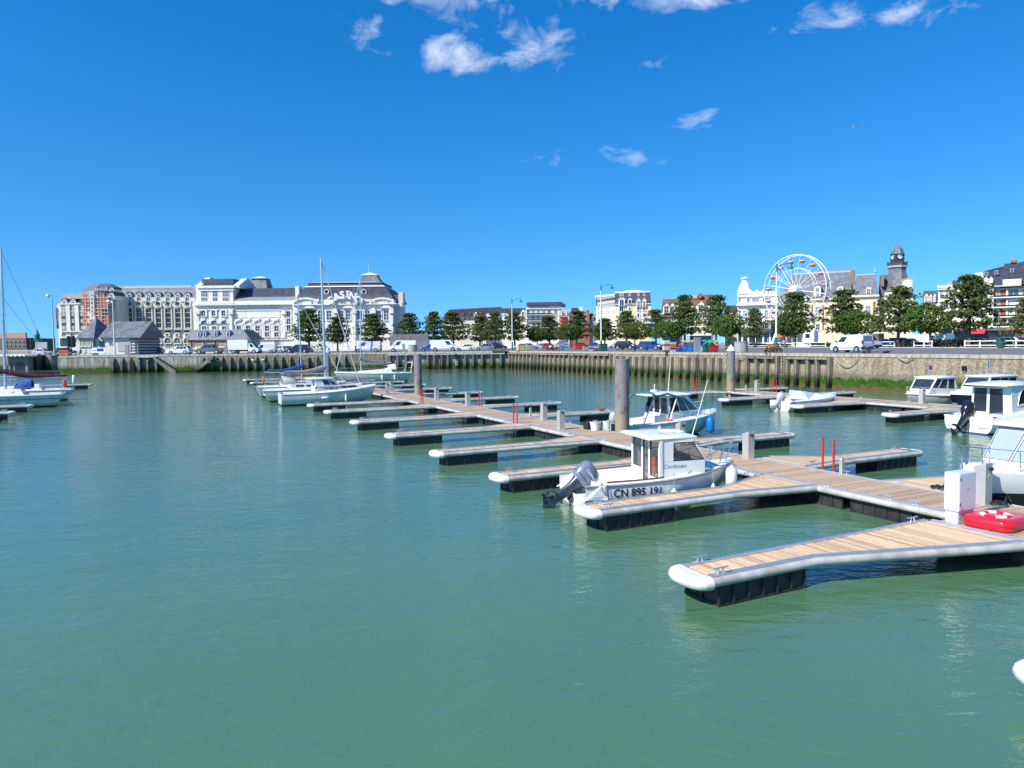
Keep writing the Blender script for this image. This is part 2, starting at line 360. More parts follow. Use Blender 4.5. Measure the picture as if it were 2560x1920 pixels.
def finger(t, s0, side, L, wt, nf, ff, label, single, cleats=True, near_tip=0, rx=2.3):
    """finger pontoon: a narrow decked arm that flares at its root. local x runs out from the dock"""
    p = dts(t, s0); rz = DANG + (math.pi if side < 0 else 0)
    f = thing('finger_pontoon', label, 'pontoon', p, rz, 'finger pontoons along the docks')
    sg = -1 if side < 0 else 1                                # local +y is "far" for right-hand fingers
    y_near0, y_far0 = -wt / 2 - (ff if side < 0 else nf), wt / 2 + (nf if side < 0 else ff)
    lo = lambda x: -wt / 2 + (y_near0 + wt / 2) * max(0, (rx - x) / rx)     # edge with smaller y
    hi = lambda x: wt / 2 + (y_far0 - wt / 2) * max(0, (rx - x) / rx)
    pts_lo = [(.02, lo(.02)), (rx, lo(rx)), (L - .35, lo(L))]; pts_hi = [(L - .35, hi(L)), (rx, hi(rx)), (.02, hi(.02))]
    r = MB(); sweep(r, pts_lo, RPROF); sweep(r, pts_hi, RPROF); r.build('edge_rail', ALU, f, 35)
    for pts in (pts_lo, pts_hi):
        q = MB(); sweep(q, pts, FPROF); q.build('fender', PVC, f, 50)
    # rounded bumper cap at the tip
    mb = MB(); hw = wt / 2 + .012; secs = []
    for i in range(13):
        a = -math.pi / 2 + math.pi * i / 12; ca, sa = math.cos(a), math.sin(a)
        px, py = L - .35 + .28 * abs(ca) ** .75, hw * (1 if sa > 0 else -1) * abs(sa) ** .75
        nx, ny = ca, sa
        secs.append([(px + nx * o, py + ny * o, z) for o, z in [(-.05 if i not in (0, 12) else -.02, ZD + .015), (.02, ZD + .012), (.07, ZD - .025), (.096, ZD - .09), (.07, ZD - .165), (.02, ZD - .2), (-.05 if i not in (0, 12) else -.02, ZD - .2)]])
    mb.loft(secs, caps=False)
    top = [q[0] for q in secs]; bot = [q[6] for q in secs]
    mb.add(top, [tuple(range(13))]); mb.add(bot, [tuple(range(12, -1, -1))]); mb.build('bumper_cap', CAPW, f, 45)
    float_mb(L - 2.55, L - .5, -wt / 2 - .03, wt / 2 + .03).build('float', BLACKF, f)
    u = MB(); u.box(.05, L - .4, -.05, .05, ZD - .2, ZD - .1)
    for k in range(6): x = .3 + k * (L - 1) / 5; u.box(x - .03, x + .03, lo(x) + .08, hi(x) - .08, ZD - .14, ZD - .035)
    u.build('under_frame', ALU, f)
    pw = .118; n = int((L - .42) / pw)
    if single:
        for k in range(n):
            x = .05 + pw * (k + .5); a, b = lo(x) + .118, hi(x) - .118
            link('plank', plank_mesh(round((b - a) * 20) / 20, pw - .011, PLANKF, 'y'), f, (x, (a + b) / 2, ZD + rnd.uniform(-.002, .002)))
    else:
        mb = MB()
        for k in range(n):
            x = .05 + pw * k; mb.box(x, x + pw - .013, lo(x) + .118, hi(x) - .118, ZD - .03, ZD)
        stuff(mb.build('planking', PLANKF, f))
    if cleats:
        for cx, e in ((L - .75, lo), (L - .62, hi), (.5, lo)):
            y = e(cx) + (.06 if e is lo else -.06)
            link('cleat', CLEAT, f, (cx, y, ZD + .03))
    return f
def dock(name, label, segs, s0, s1, near_t, single_to, cleat_ts):
    d = thing(name, label, 'dock', dts(0, 0), DANG, 'floating docks')
    for i, (ta, tb, a, b) in enumerate(segs):
        w = b - a
        r = MB(); sweep(r, [(b, tb - .02), (b, ta + .02)][::-1], RPROF); sweep(r, [(a, ta + .02), (a, tb - .02)][::-1], RPROF)
        r.box(a + .12, b - .12, ta + .01, ta + .09, ZD - .1, ZD + .012)
        r.build('edge_rail', ALU, d, 35)
        for e, x in ((1, b), (-1, a)):
            k = max(1, int(round((tb - ta) / 5.9))); ln = (tb - ta) / k
            for j in range(k):
                q = MB(); pth = [(x, ta + ln * j + .015), (x, ta + ln * (j + 1) - .015)]
                sweep(q, pth if e > 0 else pth[::-1], FPROF); q.build('fender', PVC, d, 50)
        k = max(1, int(round((tb - ta) / 2.75))); ln = (tb - ta) / k
        for j in range(k):
            y = ta + ln * j
            float_mb_y(a + .06, b - .06, y + .13, y + ln - .13).build('float', BLACKF, d)
        u = MB()
        for xx in (a + .3, (a + b) / 2, b - .3): u.box(xx - .04, xx + .04, ta + .1, tb - .1, ZD - .1, ZD - .035)
        u.build('under_frame', ALU, d)
        pw = .132; n = int((tb - ta - .1) / pw); rest = MB()
        for j in range(n):
            y = ta + .1 + pw * j
            if y < single_to: link('plank', plank_mesh(w - .236, pw - .012, PLANK, 'x'), d, ((a + b) / 2, y + pw / 2, ZD + rnd.uniform(-.002, .002)))
            else: rest.box(a + .118, b - .118, y, y + pw - .014, ZD - .03, ZD + rnd.uniform(-.002, .002))
        if rest.v: stuff(rest.build('planking', PLANK, d))
    for t, s in cleat_ts: link('cleat', CLEAT, d, (s, t, ZD + .03), math.pi / 2)
    return d
def float_mb_y(x0, x1, y0, y1):
    a = float_mb(y0, y1, x0, x1); a.v = [(y, x, z) for x, y, z in a.v]; a.f = [f[::-1] for f in a.f]; return a
cl = []
for t in (-.35, -2.2, -2.9, 5.2, 8.1, 10.6, 13.0, 13.5, 15.4, 18.2, 20.6, 23.3, 26, 29, 33, 37): cl.append((t, .06))
for t in (-1.2, .6, 2.2, 3.4, 6.4, 9.6, 12.2, 16.5, 19.4, 22.4, 27, 31, 35): cl.append((t, 2.0))
main_dock = dock('floating_dock', 'long timber floating dock with white fenders, red lifebuoy case on its wide end',
                 [(-12.5, -4.0, -1.05, 2.06), (-3.97, 7.9, 0, 2.06), (7.93, 19.8, 0, 2.06), (19.83, 31.7, 0, 2.06), (31.73, 43.6, 0, 2.06), (43.63, 55.5, 0, 2.06), (55.53, 67.4, 0, 2.06), (67.43, 84, 0, 2.06)], 0, 2.06, -12, 19.8, cl)
town_dock = dock('floating_dock', 'floating dock along the stone quay, cabin cruisers moored bow to it',
                 [(-6, 5.9, 24.9, 27.2), (5.93, 17.8, 24.9, 27.2), (17.83, 30.2, 24.9, 27.2)], 24.9, 27.2, 0, -99, [(t, 24.96) for t in (10, 12.8, 15.5, 18, 21, 24, 27)] + [(t, 27.14) for t in (9, 13, 16, 19.5, 23, 26.5)])
MID = ['bare finger pontoon opposite the steel pile with the stained foot', 'bare finger pontoon beside the grey engine of the numbered cabin boat']
FL = [(-9.35, -1.05, .3, 1.2, 'finger pontoon next to the wide flared one, past the red lifebuoy case', True),
      (-4.32, -1.05, 1.25, .03, 'wide flared finger pontoon beside the white electric cabinet', True),
      (.67, 0, .38, .85, 'finger pontoon alongside the numbered cabin boat with grey outboard, on its open-water side', True),
      (5.75, 0, .1, .9, 'finger pontoon on the far side of the numbered cabin boat with grey outboard', False)]
for t, n_ in ((11.25, 'first'), (17.3, 'second'), (24.0, 'third'), (30.9, 'fourth')): FL.append((t, 0, .1, .9, n_ + ' bare finger pontoon past the numbered cabin boat, counting towards the sailing boats', False))
FL.append((36.6, 0, .1, .9, 'finger pontoon alongside the small white cabin boat with the white transom', False))
for t, n_ in ((64.3, 'first'), (72.6, 'second'), (80.6, 'third')): FL.append((t, 0, .1, .9, n_ + ' finger pontoon beyond the sailing boats with grey and blue sail covers', False))
for t, s, nf, ff, lab, sg in FL: finger(t, s, -1, 5.95 if t < -9 else 7.22, .80, nf, ff, lab, sg, rx=4.4 if t < 0 else 2.4)
FR = [(-1.35, .6, .5, 'finger pontoon behind the steel service pedestal by the lifebuoy case', True), (2.85, .3, 1.5, 'finger pontoon behind the pair of red posts, rope on its end cleat', False), (8.6, .6, .6, 'finger pontoon beside the blue fender of the pilothouse boat', False),
      (21.5, .6, .6, 'finger pontoon with a brown duck resting near its end, beyond the pilothouse boat', False)]
for t, n_ in ((28.7, 'second'), (35.2, 'third'), (42.0, 'fourth'), (49.2, 'fifth'), (56.5, 'sixth'), (64, 'seventh')): FR.append((t, .6, .6, n_ + ' bare town-side finger pontoon past the pilothouse boat', False))
for t, nf, ff, lab, sg in FR: finger(t, 2.06, 1, 6.4, .80, nf, ff, lab, sg)
for t, lab in ((24.6, 'finger pontoon in front of the capped steel pile on the town dock'), (18.1, 'finger pontoon alongside the small white speedboat'), (11.75, 'finger pontoon between the small speedboat and the boat with the black outboard')): finger(t, 24.9, -1, 5.7, .80, .3, 1.0, lab, False)
finger(31.2, 24.9, -1, 5.0, .80, .9, .0, 'finger pontoon at the end of the town dock, past the capped pile', False)
for t, n_ in ((31.4, 'at the outer end of the town dock'), (24.6, 'behind the small speedboat')): finger(t, 27.2, 1, 5.6, .80, .6, .6, 'short finger pontoon towards the stone wall, ' + n_, False)
# the berths at the left edge of the view
for px, py, lab in ((38, 1029, 'finger pontoon beside the black-hulled boat'), (84, 1012, 'finger pontoon alongside the sailing boat with the blue spray hood'), (231, 960, 'far finger pontoon beyond the sailing boat with the red fender')):
    t, s = ts(px, py); finger(t, s - 7.1, 1, 7.1, .80, .3, .3, lab, False)
# ---------------------------------------------------------------- steel mooring piles
def pile_mat():
    m = bpy.data.materials.new('rusty_pile'); m.use_nodes = True; t = m.node_tree; nd = t.nodes; b = nd['Principled BSDF']; b.inputs['Roughness'].default_value = .55
    tc = nd.new('ShaderNodeTexCoord'); n = nd.new('ShaderNodeTexNoise'); n.inputs['Scale'].default_value = 2.2; n.inputs['Detail'].default_value = 9; n.inputs['Roughness'].default_value = .7
    mp = nd.new('ShaderNodeMapping'); mp.inputs['Scale'].default_value = (1.6, 1.6, .6); t.links.new(tc.outputs['Object'], mp.inputs[0]); t.links.new(mp.outputs[0], n.inputs[0])
    sp = nd.new('ShaderNodeSeparateXYZ'); t.links.new(tc.outputs['Object'], sp.inputs[0])
    r1 = nd.new('ShaderNodeValToRGB'); e = r1.color_ramp.elements; e[0].position = .52; e[0].color = (.235, .21, .22, 1); e[1].position = .62; e[1].color = (.17, .085, .05, 1)
    t.links.new(n.outputs[0], r1.inputs[0])
    mr = nd.new('ShaderNodeMapRange'); mr.inputs[1].default_value = .9; mr.inputs[2].default_value = 1.7; mr.inputs[3].default_value = 1; mr.inputs[4].default_value = 0
    ad = nd.new('ShaderNodeMath'); ad.operation = 'MULTIPLY_ADD'; ad.inputs[1].default_value = 1.6; t.links.new(n.outputs[0], ad.inputs[0]); 
    sb = nd.new('ShaderNodeMath'); sb.operation = 'SUBTRACT'; sb.inputs[1].default_value = .8; t.links.new(sp.outputs[2], sb.inputs[0]); t.links.new(sb.outputs[0], ad.inputs[2])
    t.links.new(ad.outputs[0], mr.inputs[0])
    mx = nd.new('ShaderNodeMix'); mx.data_type = 'RGBA'; t.links.new(mr.outputs[0], mx.inputs[0]); t.links.new(r1.outputs[0], mx.inputs[6]); mx.inputs[7].default_value = (.33, .27, .16, 1)
    t.links.new(mx.outputs[2], b.inputs['Base Color'])
    bp = nd.new('ShaderNodeBump'); bp.inputs['Strength'].default_value = .25; bp.inputs['Distance'].default_value = .02; t.links.new(n.outputs[0], bp.inputs['Height']); t.links.new(bp.outputs[0], b.inputs['Normal'])
    return m
PILEM = pile_mat()
for t, s, cap, lab in ((12.7, 2.46, 0, 'thick grey steel mooring pile with rust patches and a stained pale foot'), (41.4, 2.5, 0, 'thick grey steel mooring pile streaked brown, beside the small white cabin boat'), (77, 2.6, 1, 'steel mooring pile with white cone cap among the sailing boats'), (30.0, 25.2, 1, 'steel mooring pile with white cone cap at the end of the town dock')):
    p = thing('mooring_pile', lab, 'pile', dts(t, s), DANG, 'steel mooring piles')
    b = MB().lathe([(.325, -2), (.325, 3.80)], n=28); b.build('shaft', PILEM, p, 40)
    if cap: MB().lathe([(.37, 3.80), (.37, 3.86), (.02, 4.33)], n=28).build('cone_cap', WHITEP, p, 40)
    else: MB().lathe([(.335, 3.72), (.335, 3.81), (.30, 3.81), (.30, 3.70)], n=28).build('top_rim', PILEM, p, 40)
    c = MB(); c.tube([(.42 * math.cos(a), .42 * math.sin(a), ZD - .04) for a in [2 * math.pi * i / 20 for i in range(20)]], .045, 6, True)
    c.box(-.75, -.40, -.45, -.37, ZD - .09, ZD + .0); c.box(-.75, -.40, .37, .45, ZD - .09, ZD + .0); c.build('pile_guide', ALU, p, 40)
# ---------------------------------------------------------------- quays and ground
def wall_mat(name, c1, c2, peb=0, g0=1.1, gcol=(.045, .10, .012), brown=(.10, .062, .03), dirt=.5, gtop=.35, black=0):
    """tidal wall: stone or concrete above, a ragged weed band, brown mud below the weed"""
    m = bpy.data.materials.new(name); m.use_nodes = True; t = m.node_tree; nd = t.nodes; b = nd['Principled BSDF']; b.inputs['Roughness'].default_value = .9; b.inputs['Specular IOR Level'].default_value = .2
    L = t.links.new
    tc = nd.new('ShaderNodeTexCoord'); sp = nd.new('ShaderNodeSeparateXYZ'); L(tc.outputs['Object'], sp.inputs[0])
    def noise(s, d=6, sc=(1, 1, 1), rg=.6):
        mp = nd.new('ShaderNodeMapping'); mp.inputs['Scale'].default_value = sc; L(tc.outputs['Object'], mp.inputs[0])
        n = nd.new('ShaderNodeTexNoise'); n.inputs['Scale'].default_value = s; n.inputs['Detail'].default_value = d; n.inputs['Roughness'].default_value = rg; L(mp.outputs[0], n.inputs[0]); return n.outputs[0]
    def ramp(v, p0, k0, p1, k1):
        r = nd.new('ShaderNodeValToRGB'); e = r.color_ramp.elements; e[0].position = p0; e[0].color = (*k0, 1); e[1].position = p1; e[1].color = (*k1, 1); L(v, r.inputs[0]); return r.outputs[0]
    def mixc(f, a, c, mode='MIX'):
        x = nd.new('ShaderNodeMix'); x.data_type = 'RGBA'; x.blend_type = mode
        for i, v in ((0, f), (6, a), (7, c)):
            if isinstance(v, tuple): x.inputs[i].default_value = (*v, 1)
            elif isinstance(v, (int, float)): x.inputs[i].default_value = v
            else: L(v, x.inputs[i])
        return x.outputs[2]
    def ma(op, a, c, cl=False):
        q = nd.new('ShaderNodeMath'); q.operation = op; q.use_clamp = cl
        for i, v in enumerate((a, c)):
            if isinstance(v, (int, float)): q.inputs[i].default_value = v
            else: L(v, q.inputs[i])
        return q.outputs[0]
    base = ramp(noise(.55, 8), .3, c1, .7, c2)
    if peb:
        vo = nd.new('ShaderNodeTexVoronoi'); vo.inputs['Scale'].default_value = peb; L(tc.outputs['Object'], vo.inputs['Vector'])
        base = mixc(.55, base, ramp(vo.outputs['Distance'], .1, (1.25, 1.2, 1.05), .55, (.5, .46, .4)), 'MULTIPLY')
        base = mixc(.5, base, ramp(vo.outputs['Color'], .2, (.6, .58, .55), .9, (1.25, 1.2, 1.1)), 'MULTIPLY')
    base = mixc(dirt, base, ramp(noise(1.5, 8, (2, 2, .1)), .36, (.28, .26, .23), .6, (1.08, 1.05, 1)), 'MULTIPLY')
    z = ma('ADD', sp.outputs[2], ma('MULTIPLY', ma('SUBTRACT', noise(1.3, 5), .5), 1.0))
    z = ma('ADD', z, ma('MULTIPLY', ma('SUBTRACT', noise(9, 4, (1, 1, .2)), .5), 1.0))
    col = mixc(ma('MULTIPLY', ma('SUBTRACT', g0 + gtop + .25, z), 5, True), base, mixc(.6, base, (.11, .10, .085)))
    green = ramp(noise(3.5, 6), .35, tuple(c * .55 for c in gcol), .7, tuple(c * 1.35 for c in gcol))
    col = mixc(ma('MULTIPLY', ma('SUBTRACT', g0 + gtop * .3, z), 9, True), col, green)
    col = mixc(ma('MULTIPLY', ma('SUBTRACT', g0 - .62, z), 4, True), col, ramp(noise(4, 5), .3, tuple(c * .6 for c in brown), .7, brown))
    if black: col = mixc(ma('MULTIPLY', ma('SUBTRACT', black, z), 1.2, True), col, (.014, .013, .011))
    L(col, b.inputs['Base Color'])
    bp = nd.new('ShaderNodeBump'); bp.inputs['Strength'].default_value = .7; bp.inputs['Distance'].default_value = .05; L(noise(7, 8), bp.inputs['Height']); L(bp.outputs[0], b.inputs['Normal'])
    return m
CONC = wall_mat('quay_concrete', (.27, .255, .22), (.46, .44, .39), 0, .95, dirt=.8)
BROWN = wall_mat('quay_brown_stone', (.20, .165, .115), (.34, .285, .20), 0, .8, gcol=(.035, .07, .012), dirt=.75)
STONE = wall_mat('quay_pebble_stone', (.34, .285, .21), (.54, .475, .37), 7, 1.0, gcol=(.038, .095, .010), brown=(.16, .095, .045), dirt=.45)
LOCKM = wall_mat('lock_concrete', (.30, .29, .26), (.50, .49, .45), 0, 1.0, dirt=.9, black=1.2)
TIMB = wall_mat('quay_timber', (.22, .19, .16), (.36, .32, .27), 0, .1, gcol=(.02, .03, .01), brown=(.02, .017, .012), dirt=.8, gtop=.3, black=1.35)
BUTT = wall_mat('concrete_buttress', (.17, .16, .135), (.30, .28, .24), 0, .6, gcol=(.03, .05, .01), dirt=.7, black=.7)
CAPM = mat('cap_stone', (.44, .39, .30), .9, var=.25, scale=1.5, bump=.4, streak=.3)
CAPM2 = mat('cap_concrete', (.50, .48, .43), .9, var=.2, scale=1.5, bump=.4, streak=.35)
ASPH = mat('asphalt', (.155, .152, .16), .95, var=.18, scale=.4, bump=.3, bscale=30)
PAVE = mat('pavement_ground', (.30, .275, .235), .95, var=.2, scale=.15, bump=.2, bscale=8)
FAR = 2600
gx = MB().quad((QC.x, QC.y + .3, ZQ), (QE.x + .3, QE.y, ZQ), (FAR, QE.y, ZQ), (FAR, FAR, ZQ), (QW.x, FAR, ZQ), (QW.x, QW.y, ZQ), (QA.x, QA.y + .3, ZQ))
struct(gx.build('ground', PAVE))
# asphalt of the quayside roads
def off(p, d, n, a, b, z): q = p + d * a - n * b; return (q.x, q.y, z)
KA, KB, KC = at(2560, 870.5, ZQ), at(2000, 869, ZQ), at(1700, 868.5, ZQ)
K0 = KA + (KA - KB) * 1.2
rd = MB().quad(off(QC, dR, nR, -2, 1.0, ZQ + .004), off(QC, dR, nR, 150, 1.0, ZQ + .004), (K0.x, K0.y, ZQ + .004), (KA.x, KA.y, ZQ + .004), (KB.x, KB.y, ZQ + .004), (KC.x, KC.y, ZQ + .004), (20, 205, ZQ + .004))
struct(rd.build('road', ASPH))
rl = MB().quad((QA.x + 2, QA.y + 1.2, ZQ + .004), (QC.x - 1.2, QC.y + 1.2, ZQ + .004), (18, 204, ZQ + .004), (QA.x + 4, 178, ZQ + .004))
struct(rl.build('road', ASPH))
kb = MB(); kp = [K0, KA, KB, KC]
for a, b in zip(kp[:-1], kp[1:]):
    d = (b - a).normalized(); n = Vector((d.y, -d.x, 0))
    if n.x < 0: n = -n
    q = [a, b, b + n * .35, a + n * .35]
    kb.add([(v.x, v.y, ZQ) for v in q] + [(v.x, v.y, ZQ + .13) for v in q], [(4, 5, 6, 7), (0, 1, 5, 4), (1, 2, 6, 5), (2, 3, 7, 6), (3, 0, 4, 7)])
struct(kb.build('kerb', mat('kerb_stone', (.48, .46, .42), .9, var=.15)))
# verge behind the kerb with planting strip
vg = MB()
for a, b in zip(kp[:-1], kp[1:]):
    d = (b - a).normalized(); n = Vector((d.y, -d.x, 0)); n = n if n.x > 0 else -n
    q = [a + n * .36, b + n * .36, b + n * 5, a + n * 5]; vg.quad(*[(v.x, v.y, ZQ + .06) for v in q])
struct(vg.build('verge', mat('verge_soil', (.14, .12, .08), .95, var=.3, scale=.8, col2=(.12, .16, .05))))
def wall_thing(name, label, p, d, n, ln, m, batter=.25, h=ZQ - .32):
    w = thing(name, label, 'wall', (p.x, p.y, 0), math.atan2(d.y, d.x))
    # local x along the wall; the face looks to local -y
    MB().prism([(-batter, -2.5), (1.6, -2.5), (1.6, h), (0, h)], 'x', 0, ln).build('wall_face', m, w)
    return w
def caps(w, ln, m, step, jit=.12, h=.31, ov=.07):
    x = 0; ms = {}
    while x < ln - .3:
        L = min(step + rnd.choice((-jit, 0, 0, jit)), ln - x); k = round(L, 2)
        if k not in ms: ms[k] = MB().box(.008, L - .008, -ov, 1.0, 0, h).mesh('cap_stone', m)
        link('cap_stone', ms[k], w, (x, 0, ZQ - .318 + rnd.uniform(-.008, .008))); x += L
lenL = (QC - QA).length; lenR = 96
wl = wall_thing('quay_wall', 'long grey concrete quay wall with dark buttress bays below the casino', QA, dL, nL, lenL, CONC)
wr = wall_thing('quay_wall', 'pebbly stone quay wall with green weed band and timber piles along the town', QC, dR, nR, lenR, STONE)
# local frame of the right wall must look at the water: turn it so that local -y is the water side
if Vector((math.sin(wr.rotation_euler.z), -math.cos(wr.rotation_euler.z), 0)).dot(nR) < 0:
    wr.location = (QC + dR * lenR).x, (QC + dR * lenR).y, 0; wr.rotation_euler = (0, 0, math.atan2(-dR.y, -dR.x)); RFLIP = True
else: RFLIP = False
def xr(px):      # photo column -> distance along the right wall
    r = ray(px, 900); r.z = 0
    # solve EYE + k r = QC + u dR
    det = r.x * -dR.y + dR.x * r.y; u = (r.x * (QC.y - EYE.y) - r.y * (QC.x - EYE.x)) / (-det) * -1
    k_, u_ = None, None
    a, b, c, d = r.x, -dR.x, r.y, -dR.y; e, f = QC.x, QC.y; D_ = a * d - b * c; u_ = (a * f - e * c) / D_
    return u_
def xl(px):
    r = ray(px, 900); a, b, c, d = r.x, -dL.x, r.y, -dL.y; D_ = a * d - b * c; return (a * QA.y - QA.x * c) / D_
def RX(u): return lenR - u if RFLIP else u
caps(wl, lenL, CAPM2, 1.9); caps(wr, lenR, CAPM, 1.55)
# brown part of the casino quay: a facing slightly proud of the concrete
x0, x1 = xl(540), xl(968)
MB().prism([(-.32, -2.5), (0, -2.5), (0, ZQ - .34), (-.06, ZQ - .34)], 'x', x0, x1).build('stone_facing', BROWN, wl)
pm = MB().prism([(-.75, -2), (0, -2), (0, 2.85), (-.3, 2.75), (-.75, 2.1)], 'x', -.21, .21).mesh('buttress', BUTT)
for i, px in enumerate([285, 307.5, 326, 351, 372, 394, 508, 533, 556, 577, 598, 619, 641, 662, 684, 705, 726, 747, 770, 792, 814, 838, 862]):
    link('buttress', pm, wl, (xl(px) + .0, -.06, 0))
pf = MB().box(-.2, .2, -.55, 0, -2, 2.72).mesh('buttress', BUTT)
bx = [974, 994, 1015, 1036, 1069, 1085, 1103, 1119, 1143, 1162, 1182, 1204, 1228, 1251]
for px in bx: link('buttress', pf, wl, (xl(px), -.06, 0))
MB().box(xl(970), xl(1262), -.62, -.02, 2.73, 2.98).build('waler', CAPM2, wl)
MB().box(xl(345), xl(395), -.85, -.02, 2.86, 3.0).build('waler', CAPM2, wl)
# two flights of quay steps meeting at a landing
for a, b, nm in ((xl(394), xl(448), 0), (xl(541), xl(484), 1)):
    n = 18; mb = MB()
    for k in range(n):
        xa = a + (b - a) * k / n; xb = a + (b - a) * (k + 1) / n; zt = 3.0 - 2.75 * k / n
        mb.box(min(xa, xb), max(xa, xb), -1.5, -.28, zt - .3, zt)
    s = 1 if b > a else -1
    mb.prism([(a, 3.08), (b, .3), (b, -.4), (b - s * .6, -.4), (a, 2.55)], 'y', -1.75, -1.5)
    mb.build('steps', BUTT if nm else mat('steps_dark', (.2, .19, .16), .9, var=.3), wl)  # flights in darker concrete: their shade is put into the colour
MB().box(xl(446), xl(486), -1.75, -.25, -.3, .28).build('landing', BUTT, wl)
# right wall: timber piles, walers, rope loops
pxs = [1269, 1278, 1286, 1295, 1304, 1314, 1323, 1333, 1341, 1350, 1360, 1370, 1381, 1392.5, 1404, 1415, 1428, 1440, 1452, 1465, 1478, 1489, 1503, 1517, 1531, 1546, 1561, 1578, 1594, 1610, 1626, 1646, 1664, 1683, 1706, 1725, 1745, 1765, 1785, 1804, 1850, 1874, 1898, 1922, 1949, 1975, 1997, 2026, 2050, 2080]
tp = MB().box(-.16, .16, -.42, .05, -2.5, 2.72).mesh('timber_pile', TIMB); tp2 = MB().box(-.16, .16, -.42, .05, -2.5, 2.98).mesh('timber_pile', TIMB)
for i, px in enumerate(pxs):
    o = link('timber_pile', tp2 if px in (1341, 1428, 1478, 1531, 1949, 2080) else tp, wr, (RX(xr(px)), -.12 + rnd.uniform(-.03, .03), rnd.uniform(-.06, .05)), (0, rnd.uniform(-.015, .015), 0))
for a, b in ((1269, 1341), (1344, 1425), (1431, 1475), (1481, 1528), (1872, 1945), (1968, 2078)):
    u, v = sorted((RX(xr(a)), RX(xr(b)))); MB().box(u, v, -.6, -.05, 2.72, 2.95).build('waler', TIMB, wr)
def ladder(par, x, z0, z1, y=-.5, m=None):
    mb = MB()
    for dx in (-.21, .21): mb.box(x + dx - .03, x + dx + .03, y, y + .05, z0, z1)
    k = int((z1 - z0) / .3)
    for i in range(k): mb.box(x - .19, x + .19, y + .01, y + .04, z0 + .15 + i * .3, z0 + .19 + i * .3)
    mb.build('ladder', m or TIMB, par)
LADM = mat('ladder_iron', (.09, .07, .055), .8, var=.4)
for px in (1637, 1754, 1963): ladder(wr, RX(xr(px)), -.5, 3.1, -.62, LADM)
for px in (335, 1093): ladder(wl, xl(px), -.5, 3.0, -.95, LADM)
def rope_loop(par, x0, x1, sag, y=-.3, r=.045, z=3.15):
    pts = [(x0 + (x1 - x0) * i / 12, y, z - sag * 4 * (i / 12) * (1 - i / 12)) for i in range(13)]; MB().tube(pts, r, 6).build('mooring_rope', ROPE, par, 50)
for a, b, s in ((2092, 2150, 1.0), (1810, 1868, .8), (2250, 2285, .35)): rope_loop(wr, *sorted((RX(xr(a)), RX(xr(b)))), s)
rope_loop(wl, xl(240), xl(252), 1.6, -.5, .04); rope_loop(wl, xl(540), xl(560), 1.2, -.9, .05); rope_loop(wl, xl(742), xl(806), .6, -.9, .04)
# iron ring recess and drain pipe on the stone wall
MB().box(RX(xr(2420)) - .28, RX(xr(2408)) + .28, -.16, -.02, 1.95, 2.5).build('ring_recess', mat('recess_stone', (.33, .3, .25), .9), wr)
MB().box(RX(xr(2414)) - .2, RX(xr(2414)) + .2, -.175, -.165, 2.02, 2.42).build('ring_hole', BLACK, wr)
MB().box(RX(xr(2517)) - .06, RX(xr(2517)) + .06, -.3, -.15, 1.1, 2.0).build('marker_strip', mat('orange_strip', (.55, .25, .06), .7), wr)
# tyres hung as fenders, life raft buoys
for i in range(4):
    mb = MB(); x = xl(1141); mb.tube([(x + .23 * math.cos(a), -.72 - (i % 2) * .05, 2.6 - i * .56 + .23 * math.sin(a)) for a in [2 * math.pi * k / 12 for k in range(12)]], .075, 6, True)
    tag(mb.build('tyre_fender', RUBBER if i < 2 else mat('pale_tyre', (.42, .40, .37), .8), None, 50, loc=wl.location, rot=tuple(wl.rotation_euler)), ['black tyre hung as a fender, topmost of the column on the quay wall', 'black tyre hung as a fender, second of the column on the quay wall', 'pale tyre hung as a fender, third of the column on the quay wall', 'pale tyre hung as a fender, lowest of the column on the quay wall'][i], 'tyre', 'tyres hung on the quay wall')
for k, px in enumerate((636, 662)):
    mb = MB(); mb.tube([(-.28, 0, .06), (-.2, 0, .05), (.2, 0, -.03), (.28, 0, -.04)], [.05, .12, .12, .05], 8)
    p = wl.matrix_basis @ Vector((xl(px), -1.0, 2.15)); tag(mb.build('fender', WHITEP, None, 50, loc=p), 'white oblong fender hung between two quay buttresses', 'fender', 'white fenders hung on the casino quay')
# weeds growing from the quay corner
mb = MB()
for i in range(900):
    a = rnd.uniform(xl(1232), xl(1272)); c = Vector((a, rnd.uniform(-.5, .5), 3.05 + rnd.uniform(-.45, .45) * rnd.random())); s = rnd.uniform(.08, .2)
    u = Vector((rnd.gauss(0, 1), rnd.gauss(0, 1), rnd.gauss(0, 1))).normalized() * s; v = u.orthogonal().normalized() * s * .6
    mb.add([c - u, c + v, c + u, c - v], [(0, 1, 2, 3)])
LEAF = mat('weed_leaf', (.045, .075, .02), .7, var=.5, scale=3)
tag(mb.build('shrub', LEAF, None, loc=wl.location, rot=tuple(wl.rotation_euler)), 'green weeds spilling over the quay corner below the street lamp', 'plant')
